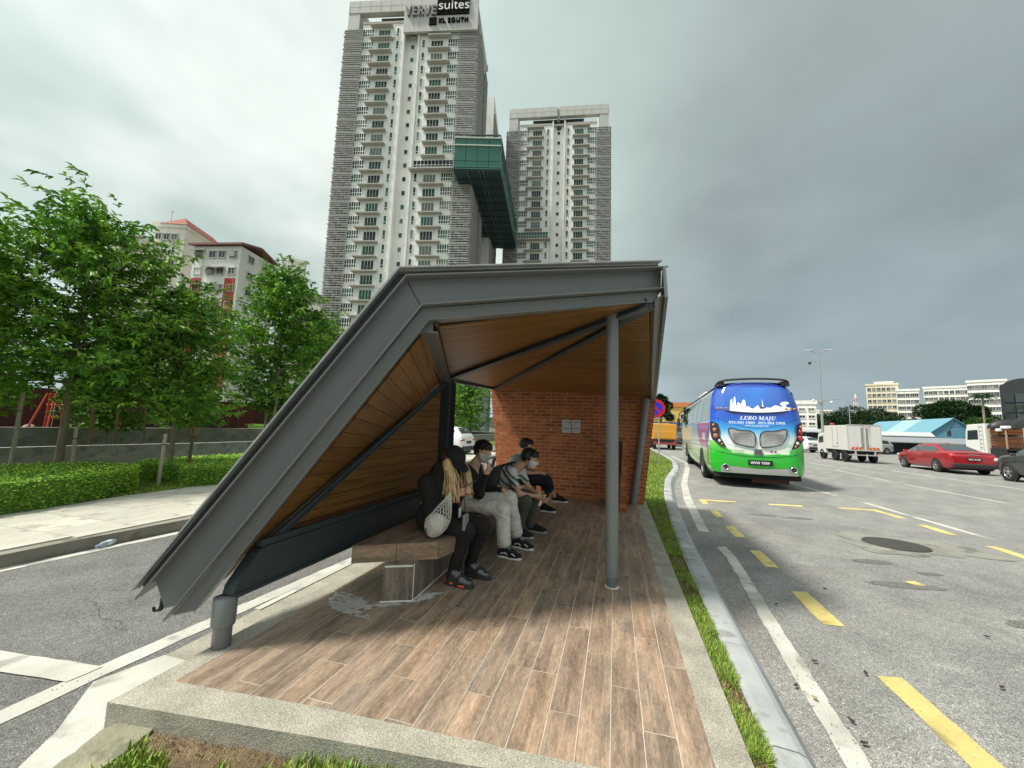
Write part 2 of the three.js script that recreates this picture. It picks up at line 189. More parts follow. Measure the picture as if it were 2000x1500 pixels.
/* right verge, kerb */
const kin = [[0.66, -1.3], [0.68, -2.1], [0.7, -2.55], [0.72, -3.3], [0.76, -4.66], [0.87, -6.85], [1.1, -9.83], [1.5, -13.03], [2.3, -17.2], [2.78, -21.2], [2.86, -26], [2.86, -40]];
const kout = [[0.93, -1.3], [0.95, -2.36], [0.97, -2.8], [1.0, -3.6], [1.04, -4.71], [1.13, -6.75], [1.36, -9.6], [1.75, -12.85], [2.6, -16.9], [3.1, -20.9], [3.25, -26], [3.25, -40]];
function along(path, t) { let L = 0; const seg = path.slice(1).map((p, i) => Math.hypot(p[0] - path[i][0], p[1] - path[i][1])); const T = seg.reduce((a, b) => a + b); let s = t * T; for (let i = 0; i < seg.length; i++) { if (s <= seg[i] || i === seg.length - 1) { const k = s / seg[i]; return [mix(path[i][0], path[i + 1][0], k), mix(path[i][1], path[i + 1][1], k)]; } s -= seg[i]; } }
const soilMat = mat([0.3, 0.22, 0.13], 0.97, { map: concTex, bumpMap: noiseBump, bumpScale: 0.02 });
const turfMat = mat([0.16, 0.2, 0.035], 0.97, { map: concTex, bumpMap: noiseBump, bumpScale: 0.02 });
{
  const pts = [[0.575, -1.35], ...kin.map(([x, z]) => [x + 0.02, z]), [-1.6, -40], [-1.6, -8.45], [0.575, -8.45]];
  setting('grass_verge', slab(pts, -0.3, -0.055), turfMat, 'green grass verge between platform and right kerb', 'verge');
  const n = 42, kerbMats = [M.kerb, mat([0.58, 0.62, 0.66], 0.85, { map: concTex, bumpMap: noiseBump, bumpScale: 0.004 })], root = thing('kerb', 'pale grey concrete kerb curving along the right road', 'kerb'); root.userData.kind = 'structure';
  for (let k = 0; k < n; k++) {
    const t0 = k / n, t1 = (k + 0.992) / n, A = along(kin, t0), B = along(kin, t1), C = along(kout, t0), D = along(kout, t1), o = rr(-0.004, 0.004);
    const pr = (a, c) => [[a[0], -0.28, a[1]], [a[0], -0.035 + o, a[1]], [mix(a[0], c[0], 0.12), -0.022 + o, mix(a[1], c[1], 0.12)], [mix(a[0], c[0], 0.5), -0.03 + o, mix(a[1], c[1], 0.5)], [mix(a[0], c[0], 0.62), -0.045 + o, mix(a[1], c[1], 0.62)], [c[0], RY - 0.02, c[1]], [c[0], -0.28, c[1]]];
    const a = pr(A, C), b = pr(B, D), pos = []; for (let i = 0; i < a.length; i++) { const j = (i + 1) % a.length; pos.push(...a[i], ...a[j], ...b[j], ...a[i], ...b[j], ...b[i]); } for (const [e, f] of [[a, 1], [b, 0]]) for (let i = 1; i < e.length - 1; i++) pos.push(...e[0], ...(f ? e[i + 1] : e[i]), ...(f ? e[i] : e[i + 1]));
    add('kerb_stone', boxUV(raw(pos), 1, rnd(), rnd()), kerbMats[k % 2], root);
  }
  /* bare soil with grass in front of the platform */
  const gx = 60, gz = 30, pos = [], uv = [], H = (x, z) => -0.1 + 0.05 * (fw(x * 5, z * 5, 4, 44) - 0.5) + 0.02 * (fw(x * 22, z * 22, 3, 45) - 0.5);
  for (let j = 0; j < gz; j++) for (let i = 0; i < gx; i++) { const q = [[i, j], [i, j + 1], [i + 1, j + 1], [i + 1, j]].map(([a, b]) => { const x = -2.16 + a / gx * 2.8, z = -1.75 + b / gz * 2.6; return [x, H(x, z), z]; }); for (const k of [0, 1, 2, 0, 2, 3]) { pos.push(...q[k]); uv.push(q[k][0] * 2, q[k][2] * 2); } }
  setting('soil_patch', raw(pos, uv), soilMat, 'bare brown soil with patchy grass in front of the platform', 'soil');
  { const o = [[-2.3, -1.6], [-2.36, -1.45], [-2.31, -1.28], [-2.22, -1.05], [-2.1, -0.7]], n = [[-1.9, -0.7], [-2.02, -1.05], [-2.1, -1.3], [-2.13, -1.48], [-2.17, -1.58]], P = [...o, ...n], Q = []; P.forEach((a, k) => { const b = P[(k + 1) % P.length]; for (let t = 0; t < 4; t++) Q.push([mix(a[0], b[0], t / 4) + rr(-0.007, 0.007), mix(a[1], b[1], t / 4) + rr(-0.007, 0.007)]); });
    setting('kerb_stone', boxUV(slab(Q, -0.25, -0.082), 2), mat([0.44, 0.43, 0.32], 0.92, { map: concTex, bumpMap: noiseBump, bumpScale: 0.01 }), 'mossy old kerb stone at the bottom left corner of the platform', 'kerb'); }
}
/* left pavement */
{
  setting('kerb', slab([[-6.0, 5], [-6.2, 5], [-6.12, -3], [-5.95, -5], [-5.86, -60], [-5.7, -60], [-5.8, -5], [-5.98, -3]], -0.3, -0.03), mat([0.36, 0.34, 0.3], 0.9, { map: concTex, bumpMap: noiseBump, bumpScale: 0.004 }), 'low stained kerb of the left pavement', 'kerb');
  const pave = thing('pavement', 'pale paved footpath along the hedge', 'pavement'); pave.userData.kind = 'structure';
  add('base', slab([[-6.12, 5], [-8.5, 5], [-8.5, -60], [-5.86, -60], [-5.95, -5], [-6.12, -3]], -0.3, -0.036), mat([0.33, 0.32, 0.29], 0.95), pave);
  const pm = [0.76, 0.8, 0.73, 0.78].map((k) => mat([k, k * 0.975, k * 0.9], 0.9, { map: concTex, bumpMap: noiseBump, bumpScale: 0.003 })), sh = [0, 1, 2, 3].map(() => boxUV(box(0.592, 0.03, 0.592), 1, rnd(), rnd()));
  for (let i = 0; i < 4; i++) for (let j = 0; j < 40; j++) { const o = add('paving_slab', pick(sh), pick(pm), pave); o.position.set(-6.44 - i * 0.6, -0.033 + rr(-0.002, 0.002), 2.5 - j * 0.6); if (j > 9) o.position.x += 0.1; }
  setting('lawn', slab([[-8.5, 5], [-40, 5], [-40, -60], [-8.5, -60]], -0.3, -0.04), turfMat, 'green lawn behind the left footpath', 'lawn');
}
/* ---------- bus stop platform ---------- */
{
  const pl = thing('platform', 'raised bus stop platform with wood-look tiles and pebble concrete border', 'platform'); pl.userData.kind = 'structure';
  const out = [[-2.42, -1.49], [-1.24, -1.62], [-0.6, -1.68], [0.575, -1.84], [0.6, -8.42], [-2.42, -8.42]];
  const inn = [[-2.28, -1.7], [-1.36, -1.775], [-0.4, -1.815], [0.415, -1.86], [0.4, -8.38], [-2.3, -8.38]];
  for (let i = 0; i < 6; i++) { const j = (i + 1) % 6; add('border', boxUV(slab([out[i], out[j], inn[j], inn[i]], -0.3, i === 4 ? -0.004 : 0), 1, 0, 0), M.pebble, pl); }
  add('bed', slab(inn.map(([x, z]) => [x * 0.999, z]), -0.2, -0.0012), M.grout, pl);
  const tm = [[0.92, 0.87, 0.82], [0.84, 0.8, 0.78], [0.98, 0.9, 0.83], [0.9, 0.83, 0.76], [0.76, 0.75, 0.74], [0.9, 0.88, 0.85]].map((c) => mat(c, 0.5, { map: tileTex, bumpMap: noiseBump, bumpScale: 0.0008 }));
  const poly = inn.map(([x, z]) => V(x, 0, z));
  for (let c = -16; c < 4; c++) {
    const x0 = -0.02 + c * 0.15 + 0.0024, x1 = x0 + 0.15 - 0.0048; const s = clip(poly, (p) => p.x, x0, x1); if (s.length < 3) continue;
    const m3 = ((c % 3) + 3) % 3, j0 = m3 === 0 ? -2.39 : m3 === 1 ? -2.1 : -2.68;
    for (let k = -2; k < 8; k++) { const zb = j0 - k * 0.87, q = clip(s, (p) => p.z, zb - 0.87 + 0.0024, zb - 0.0024); if (q.length < 3) continue; const ox = rnd(), oz = rnd() * 3; add('tile', plate(q.map((p) => V(p.x, -0.012, p.z)), V(0, 0.012 + rr(-0.0006, 0.0006), 0), q.map((p) => [p.x + ox, p.z + oz])), pick(tm), pl); }
  }
  /* white cement smears left around the bench foot */
  const sm1 = mat([0.9, 0.89, 0.86], 0.95, { map: concTex });
  const smear = (cx, cz, a, b, ang, n, seed) => { const g = []; for (let k = 0; k < n; k++) { const t = rr(-1, 1), w = rr(-1, 1) * (1 - t * t) * b, px = cx + Math.cos(ang) * t * a - Math.sin(ang) * w, pz = cz + Math.sin(ang) * t * a + Math.cos(ang) * w, q = [], R = rr(0.006, 0.035) * (1.2 - Math.abs(t)); for (let i = 0; i < 11; i++) { const e = i / 11 * 6.283; q.push([px + Math.cos(e) * R * rr(0.5, 1.5) * 1.5, pz + Math.sin(e) * R * rr(0.5, 1.4)]); } g.push(flatPoly(q, 0.0016 + k * 0.00001)); } return merge(g); };
  tag(add('cement_smear', smear(-2.0, -2.75, 0.32, 0.11, 0.5, 130), sm1, pl), 'white cement smear left of the bench foot'); add('cement_smear', smear(-1.5, -3.05, 0.18, 0.04, -0.9, 40), sm1, pl);
  add('cement_smear', smear(-1.72, -2.83, 0.12, 0.02, -0.45, 26), sm1, pl);
}
/* ---------- shelter ---------- */
const sh = thing('bus_shelter', 'folded steel bus shelter with grey frame and timber-lined canopy', 'bus shelter');
const dF = V(2.7, 0, -1.65).normalize(), nF = V(1.65, 0, 2.7).normalize(); // along the front frame; out towards the viewer
const F0 = V(-2.37, 0, -1.95);
const fp = (x, y, back = 0) => { const t = (x - F0.x) / dF.x; return V(x, y, F0.z + dF.z * t).addScaledVector(nF, -back); };
const K = V(0.36, 2.6, -3.62), PT = V(-2.37, 2.08, -5.06), WL = V(-2.56, 2.25, -7.98), WR = V(0.72, 2.06, -7.98), FB = V(-2.39, 0.4, -2.02);
{
  const O = [[-2.736, 0.396], [-1.568, 2.58], [0.416, 2.996]], A = [[-2.718, 0.343], [-1.518, 2.529], [0.478, 2.952]], I = [[-2.583, 0.199], [-1.404, 2.308], [0.47, 2.738]], J = [[-2.471, 0.22], [-1.358, 2.207], [0.364, 2.605]];
  const strip = (pa, pb, f, th, b0, name, m, parent) => { for (let i = 0; i < 2; i++) { const a = pa[i], b = pa[i + 1], c = pb[i + 1], d = pb[i]; add(name, boxUV(plate([fp(...a, b0), fp(...b, b0), fp(...c, b0), fp(...d, b0)], nF.clone().multiplyScalar(-th)), 1, i, 0), m, parent ?? sh); } };
  const off = (p, q, k) => p.map((a, i) => [mix(a[0], q[i][0], k), mix(a[1], q[i][1], k)]);
  const A2 = off(A, I, 0.05), I2 = off(I, A, 0.05), webO = off(A, I, 0.03), webI = off(I, A, 0.03), t0 = 0.03; const slide = (p, t) => [mix(p[0][0], p[1][0], t), mix(p[0][1], p[1][1], t)], wa = slide(webO, 0.03), wc = slide(webI, 0.025);
  add('web', boxUV(plate([fp(...wa, 0.1), fp(...webO[1], 0.1), fp(...webI[1], 0.1), fp(...wc, 0.1), fp(mix(wa[0], wc[0], 0.45), 0.235, 0.1)], nF.clone().multiplyScalar(-0.012))), M.steel, sh); add('web', boxUV(plate([fp(...webO[1], 0.1), fp(...webO[2], 0.1), fp(...webI[2], 0.1), fp(...webI[1], 0.1)], nF.clone().multiplyScalar(-0.012))), M.steel, sh); // two webs meet at the knee with a weld seam
  strip(A, A2, 0, 0.2, 0, 'flange', M.steel); strip(I2, I, 0, 0.2, 0, 'flange', M.steel);
  const Oa = off(O, A, 0.2), Ab = off(O, A, 0.96); strip(Oa, Ab, 0, 0.05, 0.1, 'edge_trim', M.steelDark);
  strip(O, off(O, A, 0.18), 0, 0.14, -0.005, 'roof_edge', M.sheet);
  const J0 = off(I, J, 0.06), Ja = off(I, J, 0.93); strip(J0, Ja, 0, 0.02, 0.075, 'inner_fascia', M.steel); strip(Ja, J, 0, 0.14, 0.045, 'inner_lip', M.steel);
  add('weld_seam', plate([fp(-1.507, 2.50, 0.098), fp(-1.498, 2.505, 0.098), fp(-1.405, 2.325, 0.098), fp(-1.414, 2.322, 0.098)], nF.clone().multiplyScalar(-0.003)), M.steelDark, sh);
  add('drain_hook', merge([bar(fp(-2.64, 0.33, 0.115), fp(-2.645, 0.225, 0.115), 0.012), bar(fp(-2.645, 0.225, 0.115), fp(-2.675, 0.222, 0.115), 0.008), bar(fp(-2.675, 0.222, 0.115), fp(-2.678, 0.245, 0.115), 0.008)]), M.black, sh);
  /* timber lining, plank by plank */
  const wm = [[0.54, 0.46, 0.35], [0.58, 0.49, 0.37], [0.5, 0.42, 0.33], [0.61, 0.51, 0.37], [0.56, 0.46, 0.33]].map((c) => mat(c, 0.42, { map: woodTex, bumpMap: noiseBump, bumpScale: 0.0004 }));
  const lining = (poly, dir, w, name) => {
    const n = V().subVectors(poly[1], poly[0]).cross(V().subVectors(poly[2], poly[1])).normalize(), u = dir.clone().addScaledVector(n, -dir.dot(n)).normalize(), v = V().crossVectors(n, u), f = (p) => p.dot(v), vs = poly.map(f), lo = Math.min(...vs), hi = Math.max(...vs);
    const eye = V(0, 1.41, 0).sub(poly[0]), away = n.clone().multiplyScalar(eye.dot(n) > 0 ? -1 : 1);
    for (let k = 0, s = lo; s < hi; s += w, k++) { const q = clip(poly, f, s + 0.0025, Math.min(hi, s + w - 0.0025)); if (q.length < 3) continue; const ox = rnd() * 2, oy = rnd() * 3, e = rr(0, 0.0012); let ok = q.filter((p, i) => p.distanceTo(q[(i + 1) % q.length]) > 0.004); if (ok.length < 3) continue; add('plank', plate(ok.map((p) => p.clone().addScaledVector(away, -e)), away.clone().multiplyScalar(0.014), ok.map((p) => [f(p) + ox, p.dot(u) + oy])), pick(wm), sh); }
    add('backing_board', plate(poly.map((p) => p.clone().addScaledVector(away, 0.0135)), away.clone().multiplyScalar(0.03)), M.darkGap, sh);
  };
  const kn = fp(-1.36, 2.19, 0.14), kl = fp(-2.45, 0.27, 0.14), kr = K.clone().addScaledVector(dF, -0.02);
  const sh1 = (P, c, k = 0.02) => P.map((p) => p.clone().lerp(c, k));
  const cen = (P) => P.reduce((a, b) => a.add(b), V()).multiplyScalar(1 / P.length);
  const tri = (P, k = 0.025) => { const c = cen(P); return P.map((p) => p.clone().add(V().subVectors(c, p).setLength(Math.min(0.12, c.distanceTo(p) * k * 2)))); };
  lining(tri([kn, kr, PT], 0.05), V().subVectors(kr, kn), 0.09);
  lining(tri([PT, kr, WL], 0.04), V(1, 0, 0), 0.09);
  lining(tri([WL, kr, WR], 0.02), V(1, 0, 0), 0.09);
  lining(tri([kl, kn, PT], 0.05), V(-0.5, 0.02, -0.87), 0.13);
  const WB = V(-2.385, 0.62, -5.06), WF = V(-2.385, 0.55, -2.42);
  lining([V(-2.385, 0.6, -2.48), V(-2.385, 1.98, -4.98), V(-2.385, 0.6, -4.98)], V(0, 0, 1), 0.09);
  /* steel ribs along the folds */
  const rib = (a, b, w = 0.05, h = 0.1, m = M.steelDark) => { const g = [beam(a, b, w, h), beam(a.clone().add(V(0, -h * 0.45, 0)), b.clone().add(V(0, -h * 0.45, 0)), w * 1.9, 0.012)]; add('rib', merge(g), m, sh); };
  rib(PT.clone(), PT.clone().lerp(K, 0.975)); rib(WL.clone(), WL.clone().lerp(K, 0.985)); rib(kn.clone(), PT.clone(), 0.09, 0.12, M.steel); rib(FB.clone().add(V(0.03, 0.09, -0.16)), PT.clone().add(V(0.02, -0.06, 0)), 0.026, 0.05, M.steelDark);
  add('timber_trim', merge([beam(kn.clone().add(V(0.085, 0.005, 0)), PT.clone().add(V(0.11, -0.02, 0.06)), 0.02, 0.03), beam(kn.clone().add(V(-0.1, -0.05, 0.0)), PT.clone().add(V(0.0, -0.1, 0.1)), 0.02, 0.03), beam(V(-2.37, 0.605, -2.5), V(-2.37, 0.605, -4.98), 0.02, 0.025), beam(V(-2.37, 0.605, -2.44), V(-2.37, 1.98, -4.92), 0.02, 0.022)]), mat([0.3, 0.16, 0.08], 0.5, { map: woodTex }), sh);
  /* right eave with timber trim, back eave, left eave */
  const KR = V(0.44, 2.72, -3.6), WRo = V(0.8, 2.14, -8.1);
  add('eave_beam', merge([plate([V(0.455, 2.94, -3.66), V(0.47, 2.64, -3.66), V(0.785, 2.0, -8.12), V(0.79, 2.2, -8.12)], V(-0.03, 0, 0)), plate([V(0.44, 2.67, -3.72), V(0.36, 2.63, -3.72), V(0.69, 2.0, -8.1), V(0.78, 2.0, -8.1)], V(0, 0.02, 0))]), M.steel, sh);
  add('timber_trim', beam(V(0.34, 2.61, -3.75), V(0.68, 2.03, -8.0), 0.025, 0.03), mat([0.3, 0.16, 0.08], 0.5, { map: woodTex }), sh);
  add('eave_beam', merge([beam(PT.clone(), WL.clone().add(V(0, 0.01, -0.1)), 0.06, 0.08)]), M.steelDark, sh);
  /* roof sheets above the lining */
  const up = (p, k) => p.clone().add(V(0, k, 0)), ro = [[fp(-1.57, 2.56, 0.05), fp(0.42, 2.97, 0.05), up(PT, 0.32)], [up(PT, 0.32), fp(0.42, 2.97, 0.05), V(-2.62, 2.46, -8.3)], [V(-2.62, 2.46, -8.3), fp(0.42, 2.97, 0.05), V(0.8, 2.22, -8.3)], [fp(-2.73, 0.38, 0.05), fp(-1.57, 2.56, 0.05), up(PT, 0.32).add(V(-0.3, 0, 0))]];
  for (const r of ro) add('roof_sheet', plate(r, V(0, 0.03, 0)), M.sheet, sh);
  add('wall_sheet', plate([V(-2.44, 0.5, -2.2), V(-2.44, 2.1, -5.1), V(-2.44, 0.5, -5.1)], V(-0.03, 0, 0)), M.sheet, sh);
  /* bottom channel, back post, feet, front column */
  add('bottom_beam', boxUV(merge([plate([V(-2.415, 0.3, -2.03), V(-2.415, 0.35, -2.04), V(-2.415, 0.535, -2.2), V(-2.415, 0.535, -5.28), V(-2.415, 0.3, -5.28)], V(0.09, 0, 0)), box(0.13, 0.015, 3.24, -2.36, 0.2955, -3.66), box(0.13, 0.015, 3.06, -2.36, 0.54, -3.75), box(0.05, 0.045, 2.9, -2.345, 0.57, -3.65)])), M.steelDark, sh);
  add('back_post', merge([box(0.14, 1.8, 0.02, -2.36, 1.2, -5.07), box(0.02, 1.8, 0.2, -2.36, 1.2, -5.18), box(0.14, 1.8, 0.02, -2.36, 1.2, -5.29), box(0.16, 0.02, 0.26, -2.36, 0.3, -5.18)]), M.steelDark, sh);
  add('foot', merge([new THREE.CylinderGeometry(0.052, 0.052, 0.3, 24).translate(-2.37, 0.15, -5.18), new THREE.CylinderGeometry(0.066, 0.066, 0.2, 24).translate(-2.37, 0.22, -5.18)]), M.steel, sh);
  add('foot', merge([lathe([[0, 0.002], [0.052, 0.002], [0.052, 0.12], [0.062, 0.125], [0.066, 0.14], [0.066, 0.292], [0, 0.292]], 28).translate(-2.37, 0, -2.02)]), M.steel, sh);
  add('column', boxUV(lathe([[0, 0.002], [0.044, 0.002], [0.044, 0.075], [0.052, 0.08], [0.058, 0.09], [0.058, 1.2], [0.058, 2.575]], 32).translate(-0.027, 0, -3.8)), M.steel, sh);
  const ap = V(0.35, 0.0, -8.22), aq = V(0.62, 2.1, -7.95); add('rear_column', bar(V(0.345, 0.004, -8.0), V(0.6, 2.06, -7.93), 0.062, 0.062, 28), M.steel, sh);
  add('cement_pad', new THREE.CylinderGeometry(0.062, 0.066, 0.004, 20).translate(-0.027, 0.001, -3.8), mat([0.62, 0.6, 0.56], 0.95), sh);
}
/* ---------- brick wall ---------- */
{
  const bw = thing('brick_wall', 'red brick end wall of the shelter, wider at the top', 'wall'); const Z = -8.06, zt = 0.03;
  const xl = (y) => mix(-2.40, -2.66, y / 2.25), xr = (y) => mix(0.54, 0.78, y / 2.05), top = (x) => mix(2.37, 2.2, (x + 2.6) / 3.35);
  add('mortar_core', plate([V(xl(0) + 0.006, 0.001, Z - 0.003), V(xr(0) - 0.006, 0.001, Z - 0.003), V(xr(2.05) - 0.006, 2.2, Z - 0.003), V(xl(2.22) + 0.006, 2.37, Z - 0.003)], V(0, 0, -0.21)), M.mortar, bw);
  const bm = [[0.62, 0.21, 0.075], [0.68, 0.25, 0.09], [0.56, 0.18, 0.065], [0.72, 0.29, 0.11], [0.64, 0.24, 0.09], [0.52, 0.16, 0.065]].map((c) => mat(c, 0.88, { map: brickTex, bumpMap: noiseBump, bumpScale: 0.003 }));
  const CH = 0.072, BL = 0.222, N = 33, all = [];
  for (let r = 0; r < N; r++) { const y0 = 0.004 + r * CH, y1 = y0 + CH - 0.0105, ym = (y0 + y1) / 2; let x = -2.75 + (r % 2) * (BL / 2) + rr(-0.012, 0.012); for (; x < 0.85; x += BL) { const a = Math.max(x + 0.005, xl(ym)), b = Math.min(x + BL - 0.005, xr(ym)); if (b - a < 0.025) continue; const ytop = Math.min(y1, top((a + b) / 2)); if (ytop - y0 < 0.02) continue; all.push([a, b, y0, ytop]); } }
  all.sort((p, q) => { const hid = ([a, b, y0]) => (a < -1.5 && y0 < 1.1 ? 2 : 0) + (a > -0.25 && b < 0.05 ? 1 : 0) + (y0 < 0.35 && a < -1.2 ? 1 : 0); return hid(p) - hid(q) || (q[1] - q[0]) - (p[1] - p[0]); });
  const rest = []; all.forEach(([a, b, y0, y1], i) => { const g = boxUV(box(b - a, y1 - y0, 0.1, (a + b) / 2, (y0 + y1) / 2, Z - 0.05 + rr(-0.001, 0.002)), 1, rnd(), rnd()); if (i < 300) add('brick', g, pick(bm), bw); else rest.push(g); });
  const ro = add('bricks', merge(rest), bm[0], bw); ro.userData.kind = 'stuff';
  /* bricks of the right end, seen edge-on beyond the column */
  const en = []; for (let r = 0; r < 29; r++) { const y0 = 0.004 + r * CH, y1 = y0 + CH - 0.0085; en.push(boxUV(box(0.012, y1 - y0, 0.2, xr((y0 + y1) / 2), (y0 + y1) / 2, Z - 0.11), 1, rnd(), rnd())); } add('end_bricks', merge(en), bm[3], bw).userData.kind = 'stuff';
  const plug = mat([0.75, 0.74, 0.7], 0.9), pg = []; for (const [px, py] of [[-1.29, 2.02], [-1.02, 2.02], [-1.29, 1.78], [-1.02, 1.78], [-1.29, 1.58], [-1.29, 1.38]]) pg.push(new THREE.CylinderGeometry(0.012, 0.012, 0.01, 10).rotateX(Math.PI / 2).translate(px, py, Z + 0.003)); add('wall_plugs', merge(pg), plug, bw);
  /* stub wall beside the column, with a dark sloping plate */
  const st = thing('brick_pier', 'low red brick pier with a slanted dark face right of the column', 'pier');
  add('mortar_core', plate([V(0.075, 0.001, -7.2), V(0.185, 0.001, -7.2), V(0.185, 1.2, -7.2), V(0.135, 1.2, -7.2)], V(0, 0, -0.8)), M.mortar, st);
  for (let r = 0; r < 17; r++) { const y0 = 0.004 + r * 0.0705, y1 = y0 + 0.0625, ym = (y0 + y1) / 2, a = mix(0.068, 0.13, ym / 1.2); for (let k = 0; k < 4; k++) { const z0 = -7.19 - k * 0.205 + (r % 2 ? 0.1 : 0), z1 = Math.max(-8.0, z0 - 0.197), zs = Math.min(-7.19, z0); if (zs - z1 < 0.03) continue; add('brick', boxUV(box(0.195 - a, y1 - y0, zs - z1, (a + 0.195) / 2, ym, (zs + z1) / 2), 1, rnd(), rnd()), pick(bm), st); } }
  add('dark_plate', plate([V(0.06, 0.62, -7.21), V(0.122, 1.2, -7.21), V(0.122, 1.2, -7.98), V(0.06, 0.62, -7.98)], V(-0.012, 0, 0)), M.black, st);
  /* two paper notices */
  const note = (name, x, label, seed) => { const t = canvasTex(160, 220, (g, w, h) => { g.fillStyle = '#dfe2df'; g.fillRect(0, 0, w, h); let s = seed; const q = () => { s = (s * 16807) % 2147483647; return s / 2147483647; }; g.fillStyle = '#2a2d30'; for (let k = 0; k < 4; k++) { g.beginPath(); g.ellipse(24 + k * 36, 38, 8 + q() * 7, 10 + q() * 8, q(), 0, 6.3); g.fill(); } g.fillStyle = '#63676b'; for (let r = 0; r < 14; r++) { if (r === 7) { g.fillStyle = '#3a3d42'; g.fillRect(8, 138, w - 16, 12); g.fillStyle = '#63676b'; continue; } let px = 10; while (px < w - 20) { const l = 5 + q() * 16; g.fillRect(px, 66 + r * 10, Math.min(l, w - 12 - px), 3); px += l + 5; } } }); const g = new THREE.BoxGeometry(0.175, 0.262, 0.003); tag(add(name, g.translate(x, 1.465, Z + 0.006), mat([0.85, 0.85, 0.85], 0.7, { map: t })), label, 'notice', 'paper notices on the brick wall'); };
  note('paper_notice', -0.975, 'left white paper notice with small print on brick wall', 77); note('paper_notice', -0.775, 'right white paper notice with small print on brick wall', 991);
}
/* ---------- bench ---------- */
{
  const bn = thing('bench', 'long tiled bench on block feet inside the shelter', 'bench');
  const P = [[-2.05, -2.8], [-1.45, -3.14], [-1.38, -3.4], [-1.36, -6.9], [-2.05, -6.9]], poly = P.map(([x, z]) => V(x, 0, z));
  add('slab', slab(P.map(([x, z]) => [x * 0.995 - 0.008, z - 0.01]), 0.285, 0.412), mat([0.5, 0.49, 0.46], 0.9, { map: concTex }), bn);
  const tm = [[0.7, 0.65, 0.62], [0.62, 0.58, 0.56], [0.78, 0.7, 0.64]].map((c) => mat(c, 0.5, { map: tileTex })), fm = [[0.92, 0.84, 0.74], [0.84, 0.77, 0.68]].map((c) => mat(c, 0.5, { map: tileTex }));
  add('joint_bed', slab(P.map(([x, z]) => [x * 0.999 - 0.002, z - 0.003]), 0.412, 0.4208), M.grout, bn);
  for (let i = 0; i < 7; i++) { const a = clip(poly, (p) => p.x, -2.06 + i * 0.1 + 0.002, -2.06 + i * 0.1 + 0.098); for (let k = 0; k < 6; k++) { const z = -2.75 + (i % 2) * 0.4 - k * 0.87, q = a.length > 2 ? clip(a, (p) => p.z, z - 0.868, z - 0.002) : []; if (q.length < 3) continue; const ox = rnd(), oy = rnd() * 2; add('tile', plate(q.map((p) => V(p.x, 0.413, p.z)), V(0, 0.009, 0), q.map((p) => [p.x + ox, p.z + oy])), pick(tm), bn); } }
  const face = (a, b, n) => { const A = V(a[0], 0.284, a[1]), B = V(b[0], 0.284, b[1]), d = V().subVectors(B, A), o = V(-d.z, 0, d.x).normalize().multiplyScalar(0.009); for (let k = 0; k < n; k++) { const p = A.clone().lerp(B, (k + 0.006) / n), q = A.clone().lerp(B, (k + 0.994) / n), ox = rnd(), oy = rnd(), L = p.distanceTo(q); add('edge_tile', plate([p, q, q.clone().setY(0.421), p.clone().setY(0.421)], o, [[ox, oy], [ox, oy + L], [ox + 0.14, oy + L], [ox + 0.14, oy]]), pick(fm), bn); } };
  face(P[0], P[1], 2); face(P[1], P[2], 1); face(P[2], P[3], 4);
  const dk = mat([0.7, 0.72, 0.74], 0.7, { map: tileTex }), ft = (z, len) => { const f = add('foot', boxUV(plate([V(-1.79, 0.001, z), V(-1.575, 0.001, z - 0.1), V(-1.6, 0.001, z - len), V(-1.82, 0.001, z - len)], V(0, 0.285, 0)), 1, rnd(), rnd()), dk, bn); return f; };
  ft(-2.86, 0.9); ft(-4.6, 0.7); ft(-6.1, 0.6);
  add('cement_edge', merge([bar(V(-1.575, 0.0, -2.965), V(-1.575, 0.285, -2.965), 0.004), bar(V(-1.8, 0.002, -2.853), V(-1.57, 0.002, -2.955), 0.006), bar(V(-1.57, 0.002, -2.96), V(-1.595, 0.002, -3.75), 0.005), box(0.22, 0.012, 0.01, -1.68, 0.27, -2.908, 0.436)]), mat([0.78, 0.77, 0.74], 0.95), bn);
}
